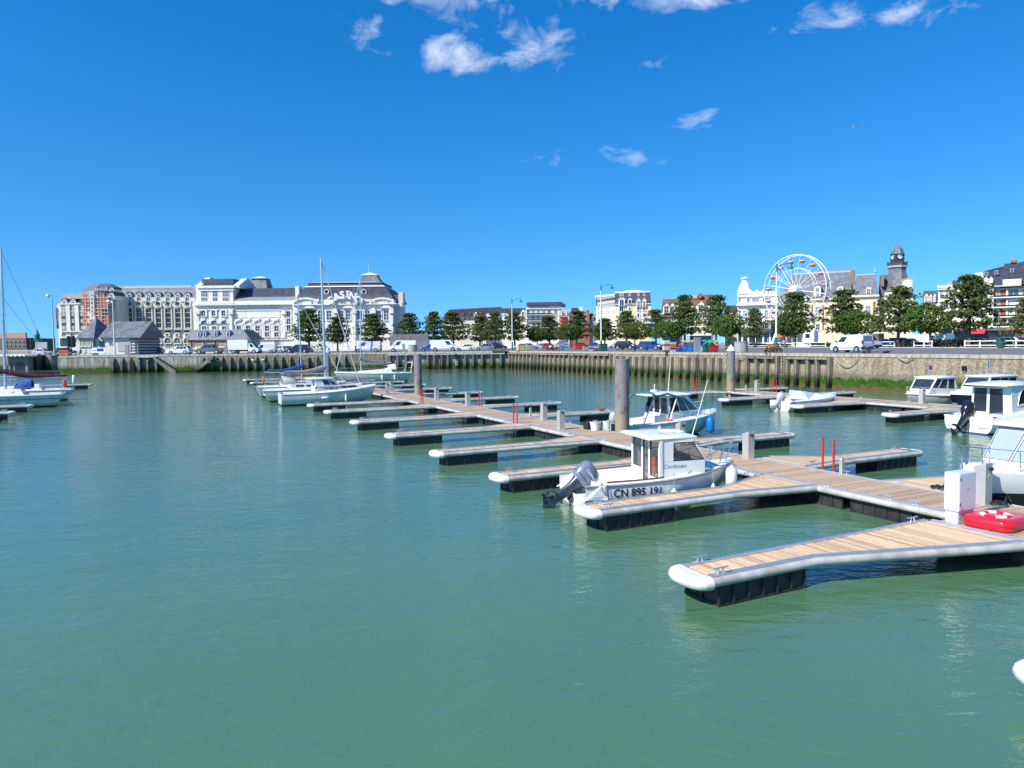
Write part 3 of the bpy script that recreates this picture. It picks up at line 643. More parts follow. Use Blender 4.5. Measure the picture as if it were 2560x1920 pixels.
# ---------------------------------------------------------------- lock entrance at the left
lk = thing('lock_wall', 'stained concrete lock wall with dark weed foot beside the white footbridge', 'wall', (QA.x, QA.y, 0))
ret = QW - QA
MB().add([(0, 0, -2), (ret.x, ret.y, -2), (ret.x, ret.y, ZQ - .02), (0, 0, ZQ - .02), (-.35, 0, -2), (ret.x - .35, ret.y, -2), (ret.x - .35, ret.y, ZQ - .02), (-.35, 0, ZQ - .02)], [(4, 5, 6, 7), (0, 4, 7, 3), (3, 7, 6, 2), (1, 2, 6, 5)]).build('side_wall', LOCKM, lk)
w0 = atd(0, 900, 163); w1 = atd(128, 900, 163)
MB().box(w0.x - 60 - QA.x, w1.x - QA.x, 163 - QA.y, 166 - QA.y, -2, ZQ - .02).build('cross_wall', CONC, lk)
MB().box(w0.x - 60 - QA.x, w1.x - QA.x, 166.0 - QA.y, 230 - QA.y, 1.0, ZQ).build('apron', PAVE, lk)
for px, w in ((67, .9), (84, 1.3)):
    q = atd(px, 900, 160); MB().box(q.x - w / 2 - QA.x, q.x + w / 2 - QA.x, 160 - QA.y, 162.9 - QA.y, -2, ZQ + .05).build('gate_post', BLACK, lk)
gh = thing('lock_gatehouse', 'grey lock gate pier with two dark arched openings under the footbridge', 'building', (atd(44, 900, 158).x, 158, 0))
def arch(cx, w, zb, zt, n=8):
    r = w / 2; rr = min(r, .9); return [(cx - r, zb), (cx + r, zb)] + [(cx + r - rr + rr * math.cos(math.pi / 2 * i / n), zt - rr + rr * math.sin(math.pi / 2 * i / n)) for i in range(n + 1)] + [(cx - r + rr - rr * math.sin(math.pi / 2 * i / n), zt - rr + rr * math.cos(math.pi / 2 * i / n)) for i in range(n + 1)]
MB().box(-2.15, 2.15, 0, 4.9, -2, ZQ - .25).build('pier', mat('gate_concrete', (.26, .235, .225), .9, var=.15, bump=.3), gh)
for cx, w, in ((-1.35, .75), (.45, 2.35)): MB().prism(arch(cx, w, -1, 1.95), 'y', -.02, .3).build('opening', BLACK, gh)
br = thing('footbridge', 'white railed footbridge over the lock entrance', 'bridge', (atd(0, 900, 157).x, 157, 0))
b1 = atd(95, 900, 157).x - br.location.x
MB().box(-40, b1, -.4, 2.2, ZQ - .2, ZQ + .02).build('deck', mat('bridge_deck', (.22, .21, .2), .9), br)
MB().box(-40, b1 - 2.6, -.5, -.4, ZQ - .02, ZQ + .22).build('fascia', WHITEP, br)
for k in range(14):
    x = b1 - 2.9 - k * 1.0; MB().prism([(x, ZQ - .02), (x + .5, ZQ - .02), (x + .25, ZQ - .3)], 'y', -.52, -.42).build('scallop', WHITEP, br)
mb = MB(); mb.box(-40, b1, -.38, -.32, ZQ + 1.1, ZQ + 1.17); mb.box(-40, b1, -.38, -.32, ZQ + .2, ZQ + .25); mb.box(-40, b1, -.38, -.32, ZQ + .9, ZQ + .94)
x = -20
while x < b1: mb.box(x, x + .05, -.38, -.33, ZQ, ZQ + 1.1); x += .22
mb.build('railing', WHITEP, br)
# ---------------------------------------------------------------- boats
BOTB = mat('antifoul_blue', (.02, .06, .22), .6, var=.25); BOTK = mat('antifoul_black', (.015, .015, .018), .6, var=.2); BOTW = mat('boot_grey', (.30, .31, .30), .5, var=.2)
NAVY = mat('navy_gelcoat', (.012, .016, .05), .15, var=.1, coat=.4); DARKH = mat('dark_hull', (.025, .008, .014), .12, var=.15, coat=.4)
TINT = mat('tinted_glass', (.030, .038, .046), .05, var=.3, scale=1.2, spec=.8)
CLEAR = mat('cabin_glass', (.10, .115, .12), .04, var=0, spec=.8, alpha=.42)
TEAK = mat('teak_trim', (.13, .055, .035), .5, var=.3, scale=10)
ORANGE = mat('orange_cloth', (.75, .12, .02), .8, var=.2, scale=8)
GREYE = mat('engine_blue_grey', (.17, .20, .26), .25, var=.15, scale=5, coat=.4); BLKE = mat('engine_black', (.012, .012, .014), .18, var=0, coat=.6); SILE = mat('engine_silver', (.55, .56, .58), .3, var=.12, scale=5)
TEAL = mat('teal_canvas', (.01, .16, .20), .8, var=.2); TEALT = mat('teal_print', (.02, .22, .30), .5, var=0); GREYT = mat('grey_print', (.25, .29, .33), .5, var=0); BLKT = mat('black_print', (.015, .015, .018), .5, var=0)
FENDW = mat('fender_white', (.74, .73, .70), .5, var=.1); FENDB = mat('fender_blue', (.01, .16, .50), .4, var=.1)
HULLW = mat("hull_white", (.78, .76, .72), .28, var=.06, scale=1.4, coat=.25, streak=.06)
HULLG = mat('hull_white_shaded', (.60, .63, .62), .3, var=.06, scale=1.4, coat=.2, streak=.08)  # white hulls greyed: the shade on their sides is put into the colour
class Hull:
    def __init__(s, L, B, zs0, zs1, rake=.7, fine=2.3, stern=.94, sheer=1.6, kd=-.3, tr=0., sag=0.):
        s.L, s.B, s.z0, s.z1, s.rake, s.fine, s.st, s.sp, s.kd, s.tr, s.sag = L, B, zs0, zs1, rake, fine, stern, sheer, kd, tr, sag
    def zs(s, u): return s.z0 + (s.z1 - s.z0) * u ** s.sp - s.sag * math.sin(math.pi * u)
    def hb(s, u):
        k = s.st + (1 - s.st) * min(1, u / .4)
        return s.B / 2 * k * max(.012, (1 - max(0, (u - .38) / .62) ** s.fine))
    def X(s, u, z):
        h = min(1, max(0, (z - s.kd) / (s.z1 - s.kd)))
        bow = s.L - s.rake * (1 - h) ** 1.25; x0 = s.tr * (1 - h)
        return x0 + (bow - x0) * u
    def pt(s, u, f, sd):       # f 0 keel .. 1 sheer
        zs = s.zs(u); zk = s.kd + (.42 - s.kd) * max(0, (u - .72) / .28) ** 2
        z = zk + (zs - zk) * f; b = s.hb(u)
        w = {0: 0}.get(f, None)
        if f <= .0: y = 0
        else: y = b * (1 - (1 - f) ** (4.2 - 3.4 * max(0, u - .4))) if f < 1 else b
        return (s.X(u, z), sd * y, z)
    def us(s, n=17): return [((i / (n - 1)) ** .85) for i in range(n)]
    def fz(s, u, z):
        zs = s.zs(u); zk = s.kd + (.42 - s.kd) * max(0, (u - .72) / .28) ** 2
        return min(1, max(.0, (z - zk) / (zs - zk)))
    def side(s, x, z, off=0):  # point on the near (-y) side at given x and z
        u = x / s.L
        for _ in range(6): u += (x - s.X(u, z)) / s.L
        p = s.pt(u, s.fz(u, z), -1); return (p[0], p[1] - off, z)
    def build(s, par, mtop, mbot, boot=.07, rub=None, n=17, cut=None):
        US = s.us(n)
        def rows(fs_of): 
            out = []
            for u in US:
                fs = fs_of(u); out.append([s.pt(u, f, -1) for f in reversed(fs)] + [s.pt(u, f, 1) for f in fs[1:]] if fs[0] == 0 else None)
            return out
        lo = MB(); lo.loft(rows(lambda u: [0, s.fz(u, boot) * .4 + 1e-4, s.fz(u, boot) * .75 + 2e-4, s.fz(u, boot) + 3e-4]), caps=False)
        r0 = rows(lambda u: [0, s.fz(u, boot) * .4 + 1e-4, s.fz(u, boot) * .75 + 2e-4, s.fz(u, boot) + 3e-4])[0]; lo.add(r0, [tuple(range(len(r0)))])
        lo.build('bottom', mbot, par, 40)
        up = MB()
        for sd in (-1, 1):
            rw = []
            for u in US:
                f0 = s.fz(u, boot) + 3e-4; rw.append([s.pt(u, f0 + (1 - f0) * k / 6, sd) for k in range(7)])
            up.loft(rw if sd > 0 else [q[::-1] for q in rw], caps=False)
        a = [s.pt(0, s.fz(0, boot) + 3e-4 + (1 - s.fz(0, boot)) * k / 6, -1) for k in range(7)]; b = [s.pt(0, s.fz(0, boot) + 3e-4 + (1 - s.fz(0, boot)) * k / 6, 1) for k in range(6, -1, -1)]
        if cut is None: up.add(a + b, [tuple(range(14))])
        else:
            up.add(a[:4] + b[-4:], [tuple(range(8))])
        up.build('hull', mtop, par, 40)
        if rub:
            q = MB()
            for sd in (-1, 1): q.tube([(p[0], p[1] + sd * .012, p[2] - .03) for p in [s.pt(u, 1, sd) for u in US]], .03, 6)
            q.build('rubbing_strake', rub, par, 50)
    def deck(s, par, u0, m, crown=.08, inset=.05, n=14, u1=1.0):
        d = MB(); rw = []
        for i in range(n):
            u = u0 + (u1 - u0) * i / (n - 1); b = s.hb(u); z = s.zs(u); x = s.X(u, z); k = min(inset, b * .5)
            rw.append([(x, -b, z), (x, -b + k, z + .035), (x, -b * .5, z + .035 + crown * .7), (x, 0, z + .035 + crown), (x, b * .5, z + .035 + crown * .7), (x, b - k, z + .035), (x, b, z)])
        d.loft(rw, caps=False); return d.build('deck', m, par, 45)
    def cockpit(s, par, u0, u1, zf, m, gw=.16, n=10):
        d = MB(); rw = []
        for i in range(n):
            u = u0 + (u1 - u0) * i / (n - 1); b = s.hb(u); z = s.zs(u); x = s.X(u, z)
            r = [(x, -b, z), (x, -b + .02, z + .03), (x, -b + gw, z + .03), (x, -b + gw + .03, z - .02), (x, -b + gw + .06, zf + .05), (x, -b + gw + .14, zf)]
            rw.append(r + [(p[0], -p[1], p[2]) for p in reversed(r)])
        d.loft(rw, caps=False); k = 12; nn = len(rw) - 1
        d.add([p for p in rw[-1][3:9]], [tuple(range(6))]); d.add([p for p in rw[0][3:9]], [tuple(range(5, -1, -1))])
        return d.build('cockpit', m, par, 40)
def bil(q, u, v):
    a, b, c, d = [Vector(p) for p in q]; return (a * (1 - u) + b * u) * (1 - v) + (d * (1 - u) + c * u) * v
def pane(par, q, poly, m, off=.006, frame=None, fr=.012, name='window'):
    """window pane on a quad face (corners bl, br, tr, tl); poly in face coordinates"""
    a, b, c, d = [Vector(p) for p in q]; n = (b - a).cross(d - a).normalized()
    pts = [bil(q, u, v) + n * off for u, v in poly]
    k = len(pts); mb = MB(); mb.add(list(pts) + [p - n * (off + .004) for p in pts], [tuple(range(k))] + [(k + i, k + (i + 1) % k, (i + 1) % k, i) for i in range(k)])
    o = mb.build(name, m, par)
    if frame: MB().tube([p for p in pts], fr, 5, True).build('frame', frame, o, 40)
    return o
RECT = lambda u0, u1, v0, v1: [(u0, v0), (u1, v0), (u1, v1), (u0, v1)]
def cabin(par, base, top, z0s, z1, m, name='cabin', roof=None, over=.08, thick=.07, crown=.05, rm=None):
    """base/top: matching plan polygons; returns the side face quads. roof overhang is its own slab"""
    k = len(base); zb = z0s if isinstance(z0s, (list, tuple)) else [z0s] * k; zt = z1 if isinstance(z1, (list, tuple)) else [z1] * k
    B_ = [(x, y, z) for (x, y), z in zip(base, zb)]; T_ = [(x, y, z) for (x, y), z in zip(top, zt)]
    mb = MB(); mb.add(B_ + T_, [(i, (i + 1) % k, k + (i + 1) % k, k + i) for i in range(k)] + [tuple(range(k, 2 * k))]); o = mb.build(name, m, par, 0, bevel=.025)
    if roof is not None:
        cx = sum(p[0] for p in top) / k; cyy = sum(p[1] for p in top) / k
        ext = [(x + (over if x > cx else -over * roof), y + (over if y > cyy else -over)) for x, y in top]
        r = MB(); z = sum(zt) / k
        r.loft([[(x, y, zz) for (x, y), zz in zip(ext, zt)], [(x, y, zz + thick * .6) for (x, y), zz in zip(ext, zt)], [(cx + (x - cx) * .94, cyy + (y - cyy) * .92, zz + thick) for (x, y), zz in zip(ext, zt)], [(cx + (x - cx) * .5, cyy + (y - cyy) * .45, zz + thick + crown) for (x, y), zz in zip(ext, zt)]], closed=True)
        r.build('roof', rm or m, par, 50, bevel=.015)
    return [(B_[i], B_[(i + 1) % k], T_[(i + 1) % k], T_[i]) for i in range(k)]
def rail(par, pts, r=.016, posts=(), name='handrail', m=None):
    mb = MB(); mb.tube(pts, r, 6)
    for a, b in posts: mb.cyl(a, b, r * .9, None, 6)
    return mb.build(name, m or CHROME, par, 50)
def ell(cx, cy, cz, rx, ry, n=12, p=.8):
    o = []
    for i in range(n):
        a = 2 * math.pi * i / n; c, s_ = math.cos(a), math.sin(a); o.append((cx + rx * math.copysign(abs(c) ** p, c), cy + ry * math.copysign(abs(s_) ** p, s_), cz))
    return o
def outboard(par, x, y, z, tilt, m, m2, sc=1., word=None):
    """outboard motor hung on the transom, tilted about its clamp; local x points forward"""
    o = link('outboard_motor', None, par, (x, y, z), (0, tilt, 0), sc)
    c = MB(); c.loft([ell(-.16, 0, .12, .27, .16), ell(-.17, 0, .2, .31, .19), ell(-.18, 0, .38, .33, .205), ell(-.20, 0, .54, .31, .19), ell(-.22, 0, .63, .24, .15), ell(-.23, 0, .66, .12, .08)], closed=True); cw = c.build('cowling', m, o, 50)
    b = MB(); b.loft([ell(-.165, 0, .235, .325, .205), ell(-.165, 0, .255, .328, .207)], closed=True); b.build('cowling_band', m2, cw, 50)
    s_ = MB(); s_.loft([ell(-.15, 0, .13, .22, .13), ell(-.16, 0, -.1, .16, .10), ell(-.2, 0, -.4, .13, .07), ell(-.22, 0, -.55, .13, .055)], closed=True); s_.box(-.48, -.02, -.11, .11, -.545, -.52); s_.build('leg_housing', m2, o, 50)
    g = MB(); g.loft([ell(-.22, 0, -.53, .12, .05), ell(-.23, 0, -.68, .12, .045), ell(-.24, 0, -.76, .2, .06), ell(-.25, 0, -.82, .2, .05), ell(-.2, 0, -.98, .08, .012)], closed=True); g.lathe([(.02, -.08), (.065, .05), (.07, .2), (.05, .3)], (-.3, 0, -.78), 10, 'x'); g.build('gearcase', m2, o, 50)
    p = MB()
    for k in range(3):
        a = 2 * math.pi * k / 3; u = Vector((0, math.cos(a), math.sin(a))); v = Vector((.5, -math.sin(a), math.cos(a))).normalized(); c0 = Vector((-.47, 0, -.78))
        p.add([c0 + u * .03 - v * .03, c0 + u * .13 - v * .09, c0 + u * .17, c0 + u * .12 + v * .07, c0 + u * .03 + v * .03], [(0, 1, 2, 3, 4)])
    p.cyl((-.40, 0, -.78), (-.53, 0, -.78), .045, .03, 8); p.build('propeller', BLACK, o, 40)
    br = MB(); br.box(.0, .14, -.12, -.07, -.35, .12); br.box(.0, .14, .07, .12, -.35, .12); br.box(-.05, .06, -.08, .08, -.25, .06); br.build('clamp_bracket', m2, o)
    if word: text(word, .105, WHITEP, o, (-.36, -.212, .40), (R(90), 0, 0), ext=.002, bold=.001, shear=.15)
    return o
def fender(par, p, r=.1, h=.45, m=FENDW, line=.4, horiz=False):
    f = MB(); f.lathe([(.02, -h / 2 - .05), (.035, -h / 2 - .03), (r * .8, -h / 2 + .03), (r, -h / 2 + .1), (r, h / 2 - .1), (r * .8, h / 2 - .03), (.035, h / 2 + .03), (.02, h / 2 + .06)], n=12)
    o = f.build('fender', m, par, 50, loc=p, rot=(0, R(90), 0) if horiz else None)
    if line and not horiz: MB().cyl((0, 0, h / 2), (0, .03, h / 2 + line), .008, None, 5).build('line', ROPE, o)
    return o
def boat(name, label, ts0, ts1, z=0, cat='boat', group='moored boats'):
    a, b = dts(*ts0), dts(*ts1); d = b - a; o = thing(name, label, cat, (a.x, a.y, z), math.atan2(d.y, d.x), group); return o, d.length

# --- 1: numbered cabin boat with the grey outboard
b, L = boat('cabin_boat', 'white cabin boat numbered CN 895 191, grey outboard raised, orange life jackets hung inside', (2.95, -6.05), (2.0, -1.1))
H = Hull(L, 2.2, .76, 1.02, .75, 2.6, .95, 1.7, tr=-.0, sag=.03)
H.build(b, HULLW, BOTW, .05, rub=mat('grey_rub', (.28, .28, .28), .6), cut=1)
H.cockpit(b, .10, .56, .18, WHITE, .14); H.deck(b, .56, WHITE, .05)
pl = MB()
for sd in (-1, 1): pl.prism([(sd * .25, .12), (sd * 1.0, .14), (sd * 1.03, .42), (sd * .25, .40)], 'x', .02, .5)
pl.box(.40, .52, -1.0, 1.0, .1, .58); pl.box(-.02, .42, -.28, .28, .05, .14); pl.build('stern_platform', WHITE, b, bevel=.03)
g = MB()
for sd in (-1, 1):
    pts = [H.pt(u, 1, sd) for u in (.13, .2, .27, .34, .41, .46)]; g.tube([(p[0], p[1] - sd * .08, p[2] + .055) for p in pts], .022, 6)
g.build('gunwale_trim', TEAK, b, 50)
for sd in (-1, 1):       # gunwale ends sweep down to the platform
    swp = MB(); y = sd * H.hb(.05); swp.prism([(-.10, .36), (.05, .36), (.56, .36), (.56, .75), (.38, .74), (.12, .48)], 'y', y - .06, y + .06)
    swp.build('quarter', WHITE, b, bevel=.03)
xa, xm, xf = 2.25, 3.18, 3.66                    # cabin aft, front of roof, foot of windscreen
cb = [(xa, -.78), (xf, -.72), (xf, .72), (xa, .78)]; zr = 1.86
# coachroof forward of the cabin
cabin(b, [(xf - .75, -.76), (L - .95, -.42), (L - .95, .42), (xf - .75, .76)], [(xf - .72, -.72), (L - 1.2, -.36), (L - 1.2, .36), (xf - .72, .72)], [.88, .98, .98, .88], [1.26, 1.14, 1.14, 1.26], WHITE, 'coachroof')
pil = MB(); CW = .86
def bar(m_, p, q, w): m_.tube([p, q], w, 4)
for y in (-1, 1):
    for nm, z0_, z1_, x0_, x1_ in (('side_panel', .74, 1.24, xa, xf - .04), ('quarter_panel', 1.243, zr - .005, xa, xa + .40)):
        MB().box(x0_, x1_, y * CW - .022, y * CW + .022, z0_, z1_).build(nm, WHITE, b, bevel=.008)
    MB().box(xa + .40, xm + .08, y * CW - .02, y * CW + .02, zr - .09, zr - .002).build('header', WHITE, b)
    bar(pil, (xf, y * (CW - .05), 1.22), (xm + .06, y * (CW - .05), zr), .035); pil.box(xa - .03, xa + .05, y * CW - .05, y * CW + .05, .2, zr)
for y in (-.24, .20): pil.box(xa - .03, xa + .05, y - .04, y + .04, .2, zr)
pil.box(xa - .02, xa + .04, -CW, CW, zr - .10, zr - .003); pil.box(xa - .01, xa + .03, -CW, -.24, .2, .78); pil.box(xa - .01, xa + .03, .20, CW, .2, .92)
pil.build('cabin_frame', WHITEP, b)
for nm, q in (('windscreen', [(xf, .78, 1.24), (xf, -.78, 1.24), (xm + .06, -.78, zr - .02), (xm + .06, .78, zr - .02)]),
              ('side_window', [(xa + .44, -CW, 1.27), (xf - .06, -CW, 1.27), (xm + .06, -CW, zr - .11), (xa + .44, -CW, zr - .11)]), ('side_window', [(xa + .44, CW, 1.27), (xf - .06, CW, 1.27), (xm + .06, CW, zr - .11), (xa + .44, CW, zr - .11)]),
              ('door_pane', [(xa, -.19, .35), (xa, .15, .35), (xa, .15, zr - .12), (xa, -.19, zr - .12)]), ('aft_pane', [(xa, .26, .95), (xa, .80, .95), (xa, .80, zr - .12), (xa, .26, zr - .12)]), ('aft_pane', [(xa, -.80, .80), (xa, -.29, .80), (xa, -.29, zr - .12), (xa, -.80, zr - .12)])):
    w = MB().quad(*q).build(nm, CLEAR, b); MB().tube(q, .016, 5, True).build('frame', RUBBER, w, 40)
rf = MB(); rf.loft([[(x, y, z) for x, y in ((xa - .38, -.94), (xm + .2, -.88), (xm + .2, .88), (xa - .38, .94))] for z in (zr, zr + .05)] + [[(xa - .33, -.88, zr + .085), (xm + .13, -.82, zr + .085), (xm + .13, .82, zr + .085), (xa - .33, .88, zr + .085)], [(xa, -.4, zr + .12), (xm - .2, -.4, zr + .12), (xm - .2, .4, zr + .12), (xa, .4, zr + .12)]], closed=True); rf.build('roof', WHITE, b, 50, bevel=.02)
for y in (-.62, .62): MB().tube([(xa + .1, y, zr + .1), (xa + .1, y, zr + .145), (xm - .35, y, zr + .145), (xm - .35, y, zr + .1)], .012, 6).build('roof_rail', CHROME, b, 50)
MB().box(xa + .5, xa + 1.05, -.28, .28, zr + .10, zr + .135).build('roof_hatch', WHITEP, b, bevel=.01)
# inside the cabin
MB().box(xa + 1.0, xf - .25, -.7, .7, 1.0, 1.2).build('dashboard', mat('dash_grey', (.16, .16, .16), .7), b, bevel=.03)
bag = MB(); bag.loft([ell(xf - .42, -.25, 1.2, .16, .42), ell(xf - .42, -.25, 1.3, .17, .40), ell(xf - .44, -.2, 1.38, .08, .2)], closed=True); tag(bag.build('bag', mat('black_cloth', (.02, .02, .022), .9, var=.3), None, 50, loc=b.location, rot=tuple(b.rotation_euler)), 'black crumpled bag lying on the dashboard of the numbered cabin boat', 'bag')
MB().box(xa + .45, xa + .85, .2, .65, .2, .75).build('helm_seat', WHITEP, b, bevel=.04)
def vest(x, y, z, w, lab):
    v = MB(); v.loft([ell(x, y, z - .5, .05, w * .9), ell(x, y, z - .3, .08, w), ell(x, y, z - .1, .08, w * .9), ell(x, y, z, .04, w * .5)], closed=True); tag(v.build('life_jacket', ORANGE, None, 50, loc=b.location, rot=tuple(b.rotation_euler)), lab, 'life jacket', 'life jackets in the cabin boat')
vest(xa + .22, -.52, 1.36, .17, 'orange life jacket hung behind the starboard aft pane of the numbered cabin boat'); vest(xa + .3, .02, 1.28, .16, 'orange life jacket showing through the door pane of the numbered cabin boat')
# tricolour on its staff behind the aft pane
fl = MB(); fl.quad((xa + .1, .55, .95), (xa + .1, .40, 1.0), (xa + .1, .42, 1.22)); fl.build('pennant_red', mat('flag_red', (.6, .03, .03), .8), b); MB().quad((xa + .1, .40, 1.0), (xa + .1, .30, 1.05), (xa + .1, .40, 1.30)).build('pennant_blue', mat('flag_blue', (.03, .08, .4), .8), b)
# pulpit
zb = 1.02
for sd in (-1, 1):
    P = [H.pt(u, 1, sd) for u in (.62, .7, .8, .9, .985)]
    pts = [(P[0][0], P[0][1] - sd * .1, P[0][2] + .03), (P[1][0] - .1, P[1][1] - sd * .1, P[1][2] + .26), (P[2][0], P[2][1] - sd * .08, P[2][2] + .44), (P[3][0] + .05, P[3][1] - sd * .06, P[3][2] + .55), (L - .08, sd * .16, zb + .62)]
    rail(b, pts, .015, [((P[2][0] - .15, P[2][1] - sd * .1, P[2][2] + .03), pts[2]), ((P[3][0] - .12, P[3][1] - sd * .08, P[3][2]), pts[3]), ((L - .35, sd * .16, zb - .02), (L - .1, sd * .16, zb + .6))])
rail(b, [(L - .08, -.16, zb + .62), (L + .02, 0, zb + .63), (L - .08, .16, zb + .62)], .015)
MB().cyl((xm + .1, -.74, zr + .02), (xm + .5, -.9, zr + 1.6), .014, .008, 6).build('antenna', WHITEP, b)
fender(b, (.55, -1.15, .20), .1, .34, line=.45); fender(b, (2.5, -1.2, .34), .11, .36, line=.5); fender(b, (3.75, -1.1, .42), .08, .26, line=.55); fender(b, (L - .42, -.62, .62), .16, .62, line=.3)
outboard(b, .20, 0, .44, R(54), GREYE, mat('engine_dark', (.035, .045, .06), .3, coat=.3), 1.12, 'YAMAHA')
def on_side(H, b, body, x, z, size, m, bold=0, shear=0, sx=1., wid=1., off=.014):
    """lettering laid onto the curved side of the hull"""
    o = text(body, size, m, b, (0, 0, 0), (0, 0, 0), ext=0, bold=bold, shear=shear)
    for v in o.data.vertices: v.co = H.side(x + v.co.x * sx, z + v.co.y, off)
    return o
on_side(H, b, 'CN 895 191', .78, .42, .30, BLKT, .004, 0, .95, 1.5); on_side(H, b, 'Espace 610', .95, .10, .27, TEALT, .003, .25, .95, 1.5)
text('Cordouan', .17, GREYT, b, (xa + .08, -.885, 1.06), (R(90), 0, 0), shear=.2)
for pts in ([(.5, -1.02, .8), (.3, -1.25, .6), (.35, -1.75, .56)], [(L - .25, .0, 1.02), (L + .2, -.3, .8), (L + .7, -.6, .57)]): MB().tube(pts, .013, 5).build('mooring_line', ROPE, b, 50)
# --- 2: pilothouse boat with the blue fender
b, L = boat('pilothouse_boat', 'white pilothouse boat with teal awning frame and blue fender, numbered PP C43876', (13.9, 2.95), (13.75, 8.95))
H = Hull(L, 2.45, .75, 1.05, .9, 2.4, .95, 1.6); H.build(b, HULLG, BOTK, .04, rub=WHITE); H.cockpit(b, .04, .42, .2, WHITE, .14); H.deck(b, .42, WHITE, .12)
cabin(b, [(2.5, -.98), (4.75, -.7), (4.75, .7), (2.5, .98)], [(2.5, -.93), (4.6, -.62), (4.6, .62), (2.5, .93)], [.72, .95, .95, .72], [1.16, 1.22, 1.22, 1.16], WHITE, 'coachroof')
fq = cabin(b, [(2.35, -.92), (4.35, -.74), (4.35, .74), (2.35, .92)], [(2.35, -.86), (3.62, -.72), (3.62, .72), (2.35, .86)], [1.12, 1.2, 1.2, 1.12], 1.98, WHITE, 'pilothouse', 6, .12, .08, .08)
pane(b, fq[0], [(.04, .1), (.36, .1), (.36, .92), (.05, .92)], TINT, frame=WHITEP, name='side_window'); pane(b, fq[0], [(.38, .1), (.66, .1), (.66, .92), (.38, .92)], TINT, frame=WHITEP, name='side_window'); pane(b, fq[0], [(.68, .1), (.97, .1), (.74, .92), (.68, .92)], TINT, name='side_window'); pane(b, fq[1], RECT(.05, .95, .08, .92), TINT, name='windscreen')
for q in ((.05, .33), (.38, .62), (.67, .95)): pane(b, fq[3], RECT(q[0], q[1], .02, .9), TINT, frame=WHITEP, name='aft_pane')
MB().box(2.3, 2.36, -.9, .9, .2, 1.15).build('aft_bulkhead', WHITEP, b)
aw = MB()
for sd in (-1, 1): aw.tube([(.9, sd * 1.0, .8), (1.35, sd * 1.0, 1.75), (1.5, sd * .98, 1.95)], .032, 7); aw.tube([(2.3, sd * 1.02, .8), (2.75, sd * 1.0, 1.9)], .032, 7)
aw.build('awning_frame', WHITEP, b, 50)
cv = MB(); cv.tube([(1.45, -1.0, 1.86), (1.6, -.9, 2.02), (1.85, -.3, 2.12), (1.85, .3, 2.12), (1.6, .9, 2.02), (1.45, 1.0, 1.86)], .055, 7); cv.tube([(1.55, -.95, 2.0), (2.2, -1.0, 2.12), (2.75, -1.02, 1.96), (3.2, -1.0, 1.84)], .05, 7); cv.build('awning', TEAL, b, 50)
MB().lathe([(.01, 2.12), (.15, 2.14), (.18, 2.19), (.15, 2.24), (.01, 2.25)], (2.3, .2, 0), 14).build('radar_dome', WHITEP, b, 40)
MB().cyl((2.4, .3, 2.1), (2.42, .3, 2.5), .02, None, 6).build('gps_post', WHITEP, b); MB().cyl((2.85, -.2, 2.1), (2.98, -.25, 3.9), .02, .008, 6).build('antenna', WHITEP, b)
for sd in (-1, 1):
    P = [H.pt(u, 1, sd) for u in (.62, .78, .9, .99)]; pts = [(p[0], p[1] * .88, p[2] + h) for p, h in zip(P, (.48, .52, .55, .58))]; rail(b, pts, .016, [((P[0][0] + .25, P[0][1] * .9, P[0][2]), pts[0]), ((P[1][0], P[1][1] * .9, P[1][2]), pts[1]), ((P[2][0] - .1, P[2][1] * .9, P[2][2]), pts[2]), ((P[3][0] - .2, P[3][1], P[3][2]), pts[3])])
fender(b, (1.55, -1.3, .38), .11, .5, mat('fender_grey', (.42, .44, .48), .6)); fender(b, (2.75, -1.32, .4), .09, .4, MATS['fender_grey']); fender(b, (4.75, -1.02, .50), .2, .72, FENDB, .25)
MB().box(1.5, 2.3, -.99, -.93, .8, 1.12).build('cockpit_side', WHITEP, b, bevel=.02)
tag(MB().box(2.05, 2.45, -1.16, -1.02, .78, .9).build('orange_reel', ORANGE, None, bevel=.03, loc=b.location, rot=tuple(b.rotation_euler)), 'orange line winder lying on the side deck of the pilothouse boat', 'reel')
coat = MB(); coat.loft([ell(2.3, .7, 1.1, .08, .14), ell(2.28, .7, 1.4, .07, .11), ell(2.3, .7, 1.62, .03, .05)], closed=True); tag(coat.build('jacket', mat('navy_cloth', (.01, .012, .05), .9), None, 50, loc=b.location, rot=tuple(b.rotation_euler)), 'navy jacket hung by the door of the pilothouse boat', 'jacket')
outboard(b, .02, -.1, .55, R(12), mat('engine_pale', (.42, .44, .48), .3, coat=.3), mat('engine_navy', (.02, .03, .07), .3), 1.05)
on_side(H, b, 'PP C43876', .75, .38, .3, BLKT, .004, 0, .8, 1.4); text('MERRY FISHER 530', .12, GREYT, b, (2.6, -.99, 1.0), (R(90), 0, .1))
# --- 3: cabin cruiser with the black outboard (its bow leaves the frame)
b, L = boat('cabin_cruiser', 'white cabin cruiser with black outboard and arched cabin window', (7.05, 18.6), (6.9, 24.7))
H = Hull(L, 2.4, .82, 1.25, .9, 2.4, .96, 1.5); H.build(b, WHITE, BOTB, .07, rub=WHITEP); H.cockpit(b, .06, .3, .25, WHITE, .2); H.deck(b, .3, WHITE, .1)
fq = cabin(b, [(1.75, -1.0), (4.6, -.8), (4.6, .8), (1.75, 1.0)], [(1.75, -.92), (3.7, -.8), (3.7, .8), (1.75, .92)], [.85, 1.1, 1.1, .85], 2.25, WHITE, 'pilothouse', 5, .1, .09, .1)
pane(b, fq[3], RECT(.06, .4, .06, .9), TINT, frame=WHITEP, name='aft_pane'); pane(b, fq[3], RECT(.46, .80, .02, .9), TINT, frame=WHITEP, name='door_pane')
